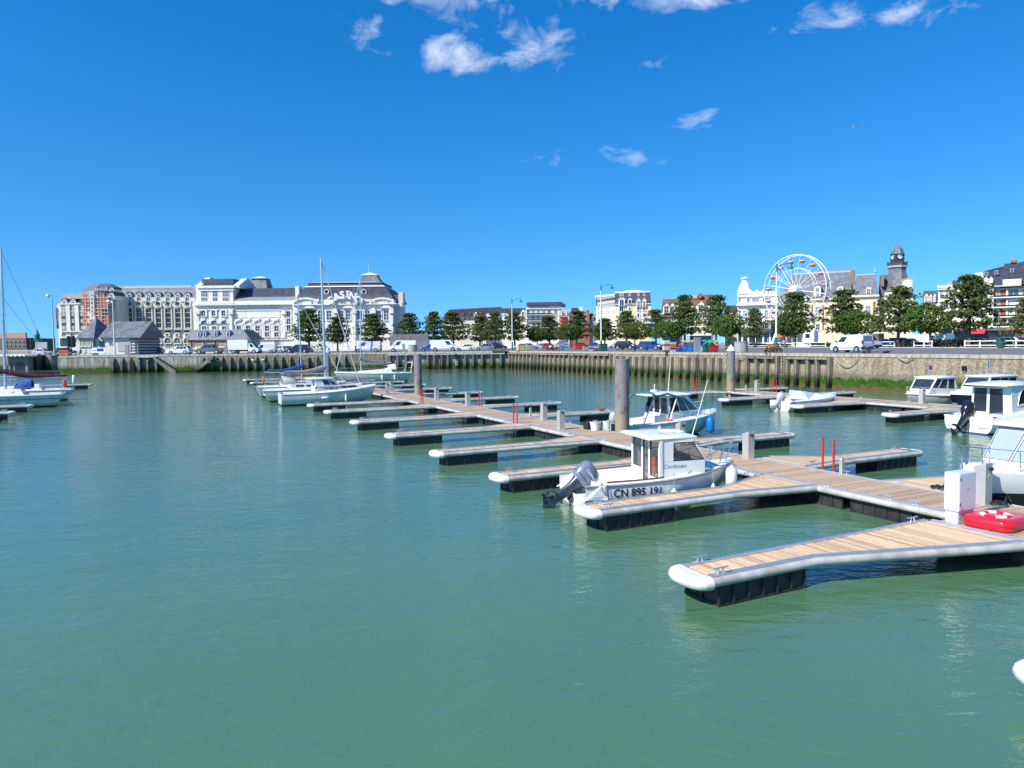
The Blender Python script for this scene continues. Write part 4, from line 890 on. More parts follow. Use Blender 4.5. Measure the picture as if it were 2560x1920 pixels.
for sd, q in ((0, fq[0]), (1, fq[2])):
    arc = [(.2 if not sd else .8, .3)] + [((.2 + .62 * (i / 10)) if not sd else (.8 - .62 * i / 10), .3 + .55 * math.sin(math.pi * i / 10) ** .7) for i in range(1, 10)] + [(.82 if not sd else .18, .3)]
    pane(b, q, arc if not sd else arc[::-1], TINT, frame=WHITE, fr=.03, name='arched_window')
pane(b, fq[1], RECT(.06, .94, .12, .92), TINT, name='windscreen')
MB().box(-.05, .36, -1.0, -.42, .3, .62).build('stern_platform', WHITE, b, bevel=.04); MB().box(-.05, .36, .42, 1.0, .3, .62).build('stern_platform', WHITE, b, bevel=.04)
rail(b, [(.1, -.95, .85), (.1, -.95, 1.02), (1.2, -1.02, 1.02), (1.7, -1.02, .9)], .016)
outboard(b, -.02, .05, .62, R(40), BLKE, BLKE, 1.25); text('Antares', .2, GREYT, b, (1.9, -1.235, .8), (R(90), 0, 0), shear=.3); text('5', .2, GREYT, b, (2.1, -.99, 1.5), (R(90), 0, 0))
# --- 4: large cruiser whose bow reaches the service pedestal
b, L = boat('motor_cruiser', 'large white motor cruiser with dark lower hull, its bow reaching the steel pedestal', (-3.55, 8.6), (-3.15, 1.5))
H = Hull(L, 2.7, .95, 1.28, .95, 2.5, .96, 1.5); H.build(b, WHITE, DARKH, .70); H.deck(b, .05, WHITE, .16)
fq = cabin(b, [(1.5, -1.1), (5.35, -.72), (5.35, .72), (1.5, 1.1)], [(1.5, -1.02), (4.55, -.78), (4.55, .78), (1.5, 1.02)], [1.1, 1.32, 1.32, 1.1], 2.2, WHITE, 'pilothouse', 1, .2, .12, .2)
pane(b, fq[1], RECT(.03, .48, .06, .94), mat('screen_cover', (.36, .43, .49), .12, var=.1, spec=.8), name='windscreen', frame=RUBBER); pane(b, fq[1], RECT(.52, .97, .06, .94), MATS['screen_cover'], name='windscreen', frame=RUBBER)
for k in (0, 2): pane(b, fq[k], RECT(.1, .9, .25, .9), MATS['screen_cover'], name='side_window')
MB().box(1.8, 3.8, -.5, .5, 2.42, 2.44).build('roof_panel', NAVY, b)
for sd in (-1, 1):
    P = [H.pt(u, 1, sd) for u in (.55, .7, .84, .95, .995)]; pts = [(p[0], p[1] * .9, p[2] + h) for p, h in zip(P, (.35, .5, .55, .58, .6))]; rail(b, pts, .013, [((p[0] - .05, p[1] * .9, p[2]), q) for p, q in zip(P[1:], pts[1:])])
rail(b, [(L - .03, -.05, 1.88), (L + .03, 0, 1.88), (L - .03, .05, 1.88)], .018)
rail(b, [(L - .5, -.12, 1.3), (L - .35, -.12, 1.55), (L - .15, -.1, 1.58), (L - .05, -.1, 1.3)], .02); MB().cyl((L - .7, .2, 1.3), (L - .68, .2, 1.85), .012).build('jackstaff', CHROME, b)
# --- 5, 6: the cruisers beyond the town dock
b, L = boat('cabin_cruiser', 'white cabin cruiser with red side stripe and tricolour, bow to the town dock', (16.5, 32.6), (16.3, 27.35))
H = Hull(L, 2.3, .78, 1.05, .8, 2.4, .95, 1.5); H.build(b, HULLG, HULLG, .10, rub=WHITE); H.cockpit(b, .05, .28, .2, WHITE); H.deck(b, .28, WHITE, .12)
fq = cabin(b, [(1.3, -.95), (4.0, -.7), (4.0, .7), (1.3, .95)], [(1.35, -.9), (3.15, -.72), (3.15, .72), (1.35, .9)], [.85, 1.05, 1.05, .85], 2.0, WHITE, 'pilothouse', 1, .08, .08, .06)
for k, (i, fl_) in enumerate(((0, 0), (2, 1))):
    f = (lambda u: 1 - u) if fl_ else (lambda u: u)
    for poly in ([(.08, .35), (.34, .35), (.36, .92), (.1, .92)], [(.4, .35), (.72, .35), (.66, .92), (.42, .92)], [(.76, .35), (.97, .35), (.97, .92), (.72, .92)]):
        pp = [(f(u), v) for u, v in poly]; pane(b, fq[i], pp if not fl_ else pp[::-1], TINT, name='side_window')
pane(b, fq[1], RECT(.06, .94, .25, .92), TINT, name='windscreen')
MB().box(1.8, 2.5, -.3, .3, 2.1, 2.12).build('roof_hatch', BLACK, b)
for sd in (-1, 1): MB().box(.7, 3.6, sd * 1.16 - .012, sd * 1.16 + .012, .72, .78).build('stripe', RED, b)
for sd in (-1, 1):
    P = [H.pt(u, 1, sd) for u in (.7, .84, .98)]; pts = [(p[0], p[1] * .88, p[2] + .45) for p in P]; rail(b, pts, .016, [((p[0] - .1, p[1] * .88, p[2]), q) for p, q in zip(P, pts)])
MB().cyl((3.3, -.6, 2.0), (3.75, -.65, 3.1), .016, .008, 6).build('antenna', WHITEP, b)
def flag(par, p, w=.42, h=.3, pole=1.0):
    o = MB().cyl((0, 0, -pole * .55), (0, 0, h + .04), .012, None, 6).build('flag_staff', CHROME, par, loc=p)
    for k, m_ in enumerate((MATS['flag_blue'], WHITEP, MATS['flag_red'])):
        f = MB(); n = 4; vs = []
        for i in range(n + 1):
            x = w / 3 * (k + i / n); vs += [(-x, .05 * math.sin(x * 16), -.1 * x), (-x, .05 * math.sin(x * 16), h - .12 * x)]
        f.add(vs, [(2 * i, 2 * i + 2, 2 * i + 3, 2 * i + 1) for i in range(n)]); f.build('flag_band', m_, o)
flag(b, (2.9, 0, 2.55)); outboard(b, -.05, 0, .6, R(30), SILE, SILE, 1.1)
b, L = boat('cabin_cruiser', 'white cabin cruiser with navy hull and drooping tricolour, bow over the town dock', (13.5, 33.8), (13.4, 27.3))
H = Hull(L, 2.5, .9, 1.2, .9, 2.3, .95, 1.4); H.build(b, NAVY, BOTK, .05, rub=WHITE); H.deck(b, .02, WHITE, .12)
fq = cabin(b, [(2.2, -1.0), (5.5, -.55), (5.5, .55), (2.2, 1.0)], [(2.2, -.92), (5.0, -.45), (5.0, .45), (2.2, .92)], [1.0, 1.15, 1.15, 1.0], [1.5, 1.4, 1.4, 1.5], WHITE, 'coachroof')
for i in (0, 2): pane(b, fq[i], RECT(.55, .85, .3, .8) if i == 0 else RECT(.15, .45, .3, .8), MATS['screen_cover'], name='side_window')
fq = cabin(b, [(1.0, -.98), (4.2, -.75), (4.2, .75), (1.0, .98)], [(1.0, -.9), (3.55, -.72), (3.55, .72), (1.0, .9)], 1.45, 2.15, WHITE, 'pilothouse', 1, .1, .09, .05)
for i, fl_ in ((0, 0), (2, 1)):
    f = (lambda u: 1 - u) if fl_ else (lambda u: u)
    for poly in ([(.04, .15), (.3, .15), (.3, .9), (.05, .9)], [(.33, .15), (.62, .15), (.6, .9), (.33, .9)], [(.65, .15), (.96, .15), (.94, .9), (.63, .9)]): pp = [(f(u), v) for u, v in poly]; pane(b, fq[i], pp if not fl_ else pp[::-1], TINT, name='side_window')
pane(b, fq[1], RECT(.05, .95, .12, .92), TINT, name='windscreen'); flag(b, (2.6, 0, 2.7), .2, .36)
for x in (1.2, 2.6): rail(b, [(x, -.5, 2.25), (x + .12, -.5, 2.55), (x + .12, .5, 2.55), (x, .5, 2.25)], .018)
# --- 7: small speedboat
b, L = boat('speedboat', 'small white speedboat with smoked windscreen and grey outboard tilted up', (19.9, 19.9), (19.6, 24.75))
H = Hull(L, 1.85, .66, .86, .8, 2.3, .96, 1.4); H.build(b, WHITE, HULLG, .12, rub=WHITEP); H.cockpit(b, .08, .42, .15, WHITE, .12); H.deck(b, .42, WHITE, .16)
fq = cabin(b, [(1.6, -.8), (3.3, -.55), (3.3, .55), (1.6, .8)], [(1.35, -.66), (2.6, -.4), (2.6, .4), (1.35, .66)], [.7, .88, .88, .7], [1.28, 1.14, 1.14, 1.28], WHITE, 'cuddy')
fq = [[(x, y, z + .16) for x, y, z in q_] for q_ in [[(1.25, -.64, 1.1), (2.75, -.4, .98), (2.3, -.36, 1.28), (1.45, -.55, 1.38)], [(2.75, -.4, .98), (2.75, .4, .98), (2.3, .36, 1.28), (2.3, -.36, 1.28)], [(2.75, .4, .98), (1.25, .64, 1.1), (1.45, .55, 1.38), (2.3, .36, 1.28)]]]
for q in fq: w = MB().quad(*q).build('windscreen', CLEAR, b); MB().tube(q, .014, 5, True).build('frame', RUBBER, w)
pane(b, [(2.6, -.62, .72), (3.15, -.5, .78), (3.0, -.45, .95), (2.55, -.56, .95)], RECT(.05, .95, .1, .9), TINT, name='port_light')
outboard(b, 0, 0, .5, R(38), SILE, mat('engine_grey', (.33, .34, .36), .3), .95)
on_side(H, b, 'CN D54054', 2.6, .42, .2, BLKT, .002, 0, .8, .9)
# --- 8: small cabin boat CN 483536
b, L = boat('cabin_boat', 'small white cabin boat numbered CN 483536 with a bright flat transom', (43.2, -8.1), (43.0, -.6))
H = Hull(L, 2.6, .95, 1.32, .8, 2.5, .90, 1.7, sag=.05); H.build(b, HULLG, BOTB, .12, rub=WHITE); H.cockpit(b, .05, .36, .35, WHITE, .14); H.deck(b, .36, WHITE, .12)
tq = [H.pt(0, f, -1) for f in (.25, 1)]; MB().quad((-.012, -1.1, .13), (-.012, 1.1, .13), (-.012, 1.12, .95), (-.012, -1.12, .95)).build('transom', WHITE, b)  # lighter sheet than the hull sides: sunlight on the stern put into colour
fq = cabin(b, [(2.55, -1.0), (6.4, -.55), (6.4, .55), (2.55, 1.0)], [(2.7, -.92), (5.9, -.45), (5.9, .45), (2.7, .92)], [1.0, 1.2, 1.2, 1.0], [1.42, 1.48, 1.48, 1.42], HULLG, 'coachroof')
pane(b, fq[0], RECT(.58, .92, .25, .85), TINT, frame=WHITEP, name='side_window')
fq = cabin(b, [(2.55, -.95), (4.6, -.75), (4.6, .75), (2.55, .95)], [(2.55, -.86), (3.95, -.7), (3.95, .7), (2.55, .86)], 1.4, 2.0, WHITE, 'wheelhouse', 5, .1, .08, .05)
pane(b, fq[0], [(.35, .2), (.66, .2), (.64, .88), (.35, .88)], TINT, frame=WHITEP, name='side_window'); pane(b, fq[0], [(.69, .2), (.95, .2), (.7, .88), (.68, .88)], TINT, name='side_window'); pane(b, fq[1], RECT(.06, .94, .1, .9), TINT, name='windscreen'); pane(b, fq[3], RECT(.3, .7, .05, .9), TINT, name='door_pane')
MB().box(2.5, 2.58, -.9, .9, .35, 1.42).build('aft_bulkhead', WHITEP, b)
for sd in (-1, 1):
    P = [H.pt(u, 1, sd) for u in (.55, .68, .8, .92, .995)]; pts = [(p[0], p[1] * .9, p[2] + .5) for p in P]; rail(b, pts, .016, [((p[0] - .18, p[1] * .9, p[2]), q) for p, q in zip(P, pts)])
rail(b, [(.1, -1.1, .98), (.1, -1.1, 1.25), (2.3, -1.18, 1.22), (2.4, -1.18, 1.0)], .014)
text('CN 483536', .26, BLKT, b, (3.15, -1.03, 1.14), (R(90), 0, .07), bold=.004, sx=.9); fender(b, (3.2, -1.4, .55), .09, .5, line=0, horiz=True); fender(b, (4.8, -1.36, .5), .09, .5, line=.35)
# --- sailing boats
def sailboat(name, label, ts0, ts1, B_, fb, mast_x, mast_h, boom, cover, hm=HULLG, bm=BOTK, tr=.6, hood=None, cov_l=.95, fin=2.0, stripe=None, mr=.075):
    b, L = boat(name, label, ts0, ts1, group='sailing boats'); H = Hull(L, B_, fb, fb * 1.18, 1.1, fin, .8, 1.3, tr=tr, sag=.05); H.build(b, hm, bm, .10, rub=WHITEP); H.deck(b, .26, WHITE, .1); H.cockpit(b, .03, .26, fb * .5, WHITE, .2)
    fq = cabin(b, [(L * .27, -B_ * .34), (L * .72, -B_ * .17), (L * .72, B_ * .17), (L * .27, B_ * .34)], [(L * .29, -B_ * .29), (L * .68, -B_ * .13), (L * .68, B_ * .13), (L * .29, B_ * .29)], fb * 1.02, [fb + .5, fb + .32, fb + .32, fb + .5], WHITE, 'coachroof')
    for i, fl_ in ((0, 0), (2, 1)):
        for u0, u1 in ((.12, .3), (.36, .62)): pane(b, fq[i], RECT(u0, u1, .4, .75) if not fl_ else RECT(1 - u1, 1 - u0, .4, .75), TINT, name='port_light')
    rk = -.012
    m = MB(); m.cyl((mast_x, 0, fb + .3), (mast_x + rk * mast_h, 0, mast_h), mr, mr * .75, 10); ms = m.build('mast', ALU, b, 50)
    s_ = MB(); hs = fb + mast_h * .5
    for sd in (-1, 1): s_.cyl((mast_x, 0, hs), (mast_x - .12, sd * B_ * .3, hs + .06), .022, .016, 6)
    s_.build('spreader', ALU, ms, 50)
    w = MB(); top = (mast_x + rk * mast_h, 0, mast_h - .15)
    for sd in (-1, 1):
        w.tube([(mast_x - .1, sd * B_ * .45, fb + .05), (mast_x - .12, sd * B_ * .3, hs + .06), top], .011, 4); w.cyl((mast_x - .6, sd * B_ * .45, fb + .05), (mast_x, 0, hs), .011, None, 4)
        w.cyl((.15, sd * B_ * .3, fb + .1), top, .011, None, 4)
    w.build('rigging', mat('wire', (.35, .36, .38), .4, .5, var=0), ms)
    fs = MB(); fs.cyl((L - .2, 0, fb * 1.25), top, .045, .03, 7); fs.build('furled_jib', mat('sailcloth', (.62, .62, .58), .8, var=.1), b, 50)
    bz = fb + 1.25; e = mast_x - boom
    bo = MB().cyl((mast_x, 0, bz), (e, 0, bz + .05), .055, None, 8).build('boom', ALU, b, 50)
    cvr = MB(); secs = []
    for i in range(9):
        k = i / 8; x = mast_x + .15 - (boom * cov_l + .1) * k; r = .24 - .15 * k; zc = bz + .12 + (.45 * (1 - k) ** 4); secs.append([(x, r * .7 * math.cos(a), zc + r * (1.3 if math.sin(a) > 0 else .75) * math.sin(a) + .03 * math.sin(9 * k)) for a in [2 * math.pi * j / 10 for j in range(10)]])
    cvr.loft(secs, closed=True); cvr.build('sail_cover', cover, bo, 60)
    if hood:
        h = MB(); x0 = L * .27; secs = []
        for x, ww, zt in ((x0 + .75, B_ * .26, fb + .52), (x0 + .35, B_ * .29, fb + .95), (x0 - .45, B_ * .31, fb + 1.12), (x0 - .5, B_ * .31, fb + 1.05)):
            secs.append([(x, ww * math.cos(a), fb + .42 + (zt - fb - .42) * max(0, math.sin(a)) ** .6) for a in [math.pi * j / 10 for j in range(11)]])
        h.loft(secs, caps=False); h.build('spray_hood', hood, b, 45)
        pane(b, [(x0 + .72, -B_ * .2, fb + .55), (x0 + .72, B_ * .2, fb + .55), (x0 + .4, B_ * .2, fb + .9), (x0 + .4, -B_ * .2, fb + .9)], RECT(.05, .95, .1, .9), TINT, .03, name='hood_window')
    for sd in (-1, 1):
        P = [H.pt(u, 1, sd) for u in (.86, .93, .995)]; pts = [(p[0], p[1] * .9, p[2] + .58) for p in P]; rail(b, pts, .016, [((p[0], p[1] * .9, p[2]), q) for p, q in zip(P, pts)], 'pulpit')
        P = [H.pt(u, 1, sd) for u in (.02, .1, .16)]; pts = [(p[0], p[1] * .92, p[2] + .6) for p in P]; rail(b, pts, .016, [((p[0], p[1] * .92, p[2]), q) for p, q in zip(P, pts)], 'pushpit')
        P = [H.pt(u, 1, sd) for u in (.16, .35, .55, .7, .86)]; rail(b, [(p[0], p[1] * .94, p[2] + .58) for p in P], .008, [((p[0], p[1] * .94, p[2]), (p[0], p[1] * .94, p[2] + .58)) for p in P], 'lifeline')
    if stripe:
        q = MB()
        for sd in (-1, 1): q.tube([(p[0], p[1] + sd * .004, p[2] - .16) for p in [H.pt(u, .86, sd) for u in H.us()]], .022, 5)
        q.build('stripe', stripe, b, 50)
    return b, L, H
GREYL = mat('hood_grey', (.50, .49, .47), .9, var=.15, scale=4)
b, L, H = sailboat('sailing_boat', 'white sailing boat with grey sail cover, tall mast and pale spray hood', (48.4, -9.0), (48.2, -.4), 3.0, .98, 5.45, 12.1, 3.7, GREYC, tr=1.0, hood=GREYL, mr=.11)
hs = MB(); hs.tube([(.25, -.9 + .16 * math.cos(a), 1.75 + .28 * math.sin(a)) for a in [math.pi * (1.75 + 1.5 * i / 10) for i in range(11)]], .07, 7); hs.build('horseshoe_buoy', ORANGE, b, 50)
b2_, L2, H2 = sailboat('sailing_boat', 'white sailing boat with blue sail cover berthed next to the one with the grey cover', (54.6, -8.7), (54.4, -.4), 2.8, .95, 4.2, 9.2, 3.3, BLUEC, tr=.8, mr=.06)
b3_, L3, H3 = sailboat('sailing_boat', 'white sailing cruiser with grey boom cover, white spray hood and stern arch', (73.6, 12.3), (73.4, 2.6), 3.1, 1.15, 6.4, 12.8, 3.9, GREYC, tr=.9, hood=WHITEP)
rail(b3_, [(.35, -1.15, 1.2), (.1, -1.1, 2.25), (.0, -.9, 2.4), (.0, .9, 2.4), (.1, 1.1, 2.25), (.35, 1.15, 1.2)], .05, name='stern_arch', m=WHITEP)
for x in (2.6, 4.2): fender(b3_, (x, 1.62, .6), .11, .6, line=.4); fender(b3_, (x, -1.62, .6), .11, .6, line=.4)
b4_, L4, H4 = sailboat('sailing_boat', 'white sailing boat with blue spray hood and plum boom cover on a thick mast', (53.6, -23.2), (53.2, -33.4), 3.2, 1.02, 4.05, 12.4, 4.2, mat('plum_cover', (.10, .018, .035), .85, var=.25, scale=5), tr=1.0, hood=BLUEC, stripe=NAVY, cov_l=1.0, mr=.11)
b5_, L5, H5 = sailboat('sailing_boat', 'white sailing boat with red cylindrical fender and white horseshoe buoy on its stern rail', (61.2, -23.3), (60.9, -32.5), 3.0, 1.0, 6.3, 11.0, 5.4, mat('navy_cover', (.012, .012, .03), .85, var=.2), tr=.9, stripe=NAVY, cov_l=.95)
fender(b5_, (.9, -1.28, 1.35), .17, .7, RED, 0); hs = MB(); hs.tube([(.12, -.2 + .34 * math.cos(a), 1.75 + .36 * math.sin(a)) for a in [math.pi * (-.25 + 1.5 * i / 12) for i in range(13)]], .1, 8); hs.build('horseshoe_buoy', WHITEP, b5_, 50)
fender(b4_, (4.4, 1.6, .45), .13, .5); fender(b4_, (6.2, 1.55, .4), .13, .5)
b, L = boat('motor_boat', 'small boat with plain black hull and deck at the finger pontoon', (34.8, -30.5), (34.75, -24.3)); H = Hull(L, 2.3, .7, .72, .9, 2.3); H.build(b, BLACK, BLACK, .05); H.deck(b, .02, BLACK, .08)
# ---------------------------------------------------------------- things standing on the docks
def snap(px, py, s=None):
    t, s_ = ts(px, py, ZD); return t, (s if s is not None else s_)
SOCK = mat('socket_black', (.02, .02, .022), .5, var=0); YEL = mat('warning_yellow', (.75, .55, .03), .5, var=0)
STB = mat('brushed_steel', (.66, .64, .60), .38, .45, var=.12, scale=2, streak=.1)
def pedestal(t, s, label, h=.98, detail=True):
    p = dts(t, s, ZD); o = thing('service_pedestal', label, 'pedestal', p, DANG, 'steel service pedestals on the docks')
    w = .14; MB().prism([(-w, .0), (w, .0), (w, h - .1), (-w, h)], 'x', -w, w).build('housing', STB, o, bevel=.008)
    for k in (0, 1):
        MB().box(w, w + .03, -.1, .02 + 0, h - .32 + k * 0, h - .16).build('meter', SOCK, o) if k == 0 else None
    for yy in (-.07, .07): MB().lathe([(.035, 0), (.04, .05), (.025, .06)], (w, yy, h - .42), 8, 'x').build('socket', WHITEP, o)
    MB().box(w, w + .015, -.09, .09, h - .30, h - .2).build('cover', WHITEP, o)
    MB().prism([(-.045, h - .34), (.045, h - .34), (0, h - .25)], 'y', -w - .004, -w).build('warning_sign', YEL, o)
    MB().lathe([(.03, 0), (.045, .03), (.045, .09), (.03, .12)], (-.06, -w - .05, h - .14), 8, 'x').build('lamp', SOCK, o)
    MB().box(-w - .03, w + .03, -w - .03, w + .03, 0, .015).build('foot_plate', ALU, o)
    return o
PD = [(2456, 1260, None, 'steel service pedestal with black hose at its foot, beside the white cabinet', 1.02), (1838, 1150, 1.75, 'steel service pedestal at the bow of the numbered cabin boat'), (1732, 1112, 1.75, 'steel service pedestal beside the blue fender of the pilothouse boat'),
      (1402, 1074, .45, 'steel service pedestal on the plain open-water edge near the stained pile'), (1355, 1051, 1.75, 'steel service pedestal by a short steel post across from the red ladder posts'), (969, 986, .45, 'steel service pedestal off the bow of the small cabin boat'), (981, 979, 1.75, 'steel service pedestal next to the short red posts beyond the small cabin boat'),
      (1099, 1000, 1.75, 'steel service pedestal nearest past the brown-streaked pile'), (1130, 1017, 1.75, 'steel service pedestal between bare fingers beside the brown-streaked pile')]
for d in PD:
    t, s = snap(d[0], d[1], d[2]); pedestal(t, s, d[3], d[4] if len(d) > 4 else .95)
for px, py, s, lab in ((2322, 1008, 26.6, 'steel service pedestal in front of the red-striped cruiser'), (1907, 978, 26.8, 'steel service pedestal at the far end of the town dock')):
    t, _ = snap(px, py); pedestal(t, s, lab)
# white electric cabinet
t, s = snap(2395, 1311); p = dts(t + .16, s + .30, ZD)
cbn = thing('electric_cabinet', 'white metal electric cabinet with a small warning sign, beside the red lifebuoy case', 'cabinet', p, DANG)
CABW = mat('cabinet_paint', (.72, .73, .75), .3, var=.04, scale=2, coat=.2)
MB().box(-.27, .27, -.14, .14, 0, .26).build('plinth', CABW, cbn, bevel=.006); MB().box(-.30, .30, -.16, .16, .265, 1.1).build('body', CABW, cbn, bevel=.008)
dr = MB().box(-.285, .285, -.172, -.162, .285, 1.085).build('door', CABW, cbn, bevel=.004)
for z in (.4, .95): MB().box(-.275, -.255, -.182, -.172, z, z + .06).build('hinge', SOCK, dr)
MB().prism([(-.04, .74), (.04, .74), (0, .81)], 'y', -.176, -.173).build('warning_sign', YEL, dr); MB().box(-.25, -.14, -.176, -.173, .31, .345).build('maker_plate', mat('pink_plate', (.75, .45, .45), .5), dr); MB().lathe([(.02, 0), (.02, .01)], (-.2, -.145, .13), 8, 'y').build('lock', STB, cbn)
# red lifebuoy case lying on the deck
t, s = snap(2518, 1326); lb = thing('lifebuoy_case', 'red plastic lifebuoy case with a white ring moulded on its lid, lying on the deck', 'lifebuoy', dts(t + .3, s + .12, ZD), DANG + .12)
REDP = mat('red_plastic', (.62, .012, .03), .28, var=.06, scale=3, coat=.3)
def rr(cx, cy, hx, hy, r, z, n=6):
    o = []
    for q, (sx_, sy_) in enumerate(((1, 1), (-1, 1), (-1, -1), (1, -1))):
        for i in range(n + 1):
            a = math.pi / 2 * (q + i / n); o.append((cx + sx_ * (hx - r) + r * math.cos(a), cy + sy_ * (hy - r) + r * math.sin(a), z))
    return o
lo_ = MB(); lo_.loft([rr(0, 0, .46, .44, .2, 0), rr(0, 0, .50, .48, .22, .03), rr(0, 0, .50, .48, .22, .125)], closed=True); lo_.build('base', REDP, lb, 50)
li = MB(); li.loft([rr(0, 0, .515, .495, .23, .13), rr(0, 0, .515, .495, .23, .2), rr(0, 0, .47, .45, .22, .245), rr(0, 0, .36, .34, .2, .255)], closed=True); lid = li.build('lid', REDP, lb, 50)
li2 = MB(); li2.loft([rr(.66, .05, .2, .3, .14, .02), rr(.66, .05, .22, .32, .14, .14), rr(.66, .05, .2, .3, .14, .2)], closed=True); li2.build('side_pocket', REDP, lb, 50)
rg = MB(); rg.tube([(.25 * math.cos(a), .23 * math.sin(a), .255) for a in [2 * math.pi * i / 24 for i in range(24)]], .06, 8, True); rg.v = [(x, y, .25 + (z - .25) * .55) for x, y, z in rg.v]; rg.build('ring', REDP, lid, 50)
for k in range(4):
    a0 = math.pi / 4 + k * math.pi / 2 - .38; w_ = MB(); w_.tube([(.25 * math.cos(a0 + .76 * i / 6), .23 * math.sin(a0 + .76 * i / 6), .258) for i in range(7)], .063, 8); w_.v = [(x, y, .25 + (z - .25) * .56) for x, y, z in w_.v]; w_.build('ring_band', WHITEP, lid, 50)
# red ladder posts clipped to the dock edges
RUNG = mat('ladder_alu', (.55, .55, .56), .4, .7, var=0)
def red_ladder(t, s, side, label, h=1.5):
    o = thing('safety_ladder', label, 'ladder', dts(t, s, 0), DANG, 'red-posted safety ladders on the docks')
    for y in (-.2, .2): MB().cyl((0, y, -.5), (0, y, h), .034, None, 10).build('post', RED, o, 50); 
    for k, z in enumerate((-.25, .05, .35)): MB().cyl((0, -.2, z), (0, .2, z), .016, None, 6).build('rung', RUNG, o)
    for y in (-.2, .2): MB().box(-.02 if side > 0 else -.22, .22 if side < 0 else .02, y - .05, y + .05, ZD - .08, ZD + .02).build('bracket', RUNG, o)
for px, py, s, sd, lab in ((1560, 1150, -.16, -1, 'pair of tall red ladder posts in front of the cabin of the numbered cabin boat'), (2066, 1176, 2.22, 1, 'pair of red ladder posts standing beside a short steel post on the dock edge'), (1228, 1062, -.16, -1, 'pair of red ladder posts on the dock edge by the bare fingers'), (1030, 1010, -.16, -1, 'pair of red ladder posts beside the small cabin boat'), (1218, 1016, 2.22, 1, 'red ladder posts on the town-side edge among the bare fingers'), (981, 958, 2.22, 1, 'short red ladder posts behind the steel pedestal beyond the small cabin boat')):
    t, _ = snap(px, py); red_ladder(t, s, sd, lab)
t, _ = snap(1795, 972); red_ladder(t + .6, 24.7, -1, 'orange-red ladder posts at the end of the town dock'); t, _ = snap(2055, 974); red_ladder(t, 27.35, 1, 'red ladder posts behind the small speedboat')
red_ladder(79.5, -.16, -1, 'red ladder posts at the foot of the capped pile among the sailing boats')
for px, py, s, lab in ((2093, 1188, 1.95, 'short square steel post on the dock edge beside the red ladder posts'), (1324, 1043, 1.9, 'short square steel post beside the service pedestal across from the red posts'), (1512, 1080, 1.9, 'short square steel post next to the white fish tub'), (1874, 978, 26.2, 'short square steel post on the town dock')):
    t, _ = snap(px, py); o = thing('steel_post', lab, 'post', dts(t, s, ZD), DANG, 'short steel posts on the docks'); MB().box(-.05, .05, -.05, .05, 0, .52).build('shaft', STB, o, bevel=.006); MB().box(-.08, .08, -.08, .08, 0, .012).build('foot_plate', ALU, o); MB().cyl((-.09, 0, .44), (.09, 0, .44), .016, None, 6).build('hook_bar', STB, o)
# fishing clutter by the stained pile
t, s = snap(1494, 1075); o = thing('fish_tub', 'white plastic tub of tackle on the dock by the stained pile', 'tub', dts(t, min(s, 1.7), ZD), DANG); MB().lathe([(.19, 0), (.25, .34), (.27, .34), (.27, .38), (.24, .38), (.18, .03)], n=18).build('bucket', WHITEP, o, 50); q = MB(); q.loft([ell(0, 0, .3, .2, .2), ell(0, 0, .4, .17, .17), ell(.02, 0, .46, .07, .07)], closed=True); q.build('tackle', GREYC, o, 50)
t, s = snap(1471, 1073); o = thing('fuel_can', 'black box-shaped fuel can beside the white tub', 'can', dts(t, min(s, 1.6), ZD), DANG); MB().box(-.14, .14, -.2, .2, 0, .36).build('body', SOCK, o, bevel=.03); MB().tube([(0, -.12, .35), (0, -.1, .42), (0, .1, .42), (0, .12, .35)], .015, 6).build('handle', SOCK, o)
def coil(px, py, m, r, label, n=3, s=None):
    t, s_ = snap(px, py, s); o = dts(t, s_, ZD); pts = []
    for i in range(n * 14): a = 2 * math.pi * i / 14; k = r * (1 - .12 * i / 14 + .1 * math.sin(i * 1.7)); pts.append((k * math.cos(a), k * .8 * math.sin(a), .03 + .02 * (i / 14) + .015 * math.sin(i * 2.3)))
    pts += [(r * 1.2, .1, .18), (r * 1.4, .12, .22), (r * 1.6, .05, .05)]
    tag(MB().tube(pts, .016, 5).build('rope_coil', m, None, 50, loc=o), label, 'rope')
BROPE = mat('black_rope', (.02, .025, .04), .9, var=.3); coil(2345, 1222, BROPE, .2, 'dark rope coiled on the dock edge behind the white cabinet'); coil(2495, 1262, SOCK, .22, 'black hose coiled at the foot of the steel pedestal')
for a, b_, z in (((1875, 1175), (1990, 1196), .55), ((2240, 992), (2262, 990), .7)):
    pass
# duck resting on a finger pontoon
t, s = snap(1493, 1026); o = thing('duck', 'brown duck resting on a finger pontoon beyond the pilothouse boat', 'duck', dts(21.5, s, ZD), DANG + 2.6)
d = MB(); d.loft([ell(-.24, 0, .12, .02, .02), ell(-.2, 0, .12, .03, .05), ell(-.1, 0, .1, .06, .09), ell(.05, 0, .1, .06, .1), ell(.16, 0, .12, .05, .07), ell(.2, 0, .15, .03, .04)], closed=True); d.v = [(x, y, max(0, z)) for x, y, z in d.v]
d = MB(); secs = []
for x, zc, ry, rz_ in ((-.26, .12, .02, .012), (-.2, .115, .06, .04), (-.08, .1, .1, .085), (.06, .1, .1, .09), (.15, .13, .065, .075), (.19, .2, .04, .045), (.215, .25, .042, .042), (.25, .255, .03, .03), (.275, .245, .02, .012), (.31, .24, .018, .008)): secs.append([(x, ry * math.cos(a), zc + rz_ * math.sin(a)) for a in [2 * math.pi * j / 10 for j in range(10)]])
d.loft(secs, closed=True); d.build('body', mat('duck_brown', (.16, .10, .06), .9, var=.4, scale=20), o, 60)
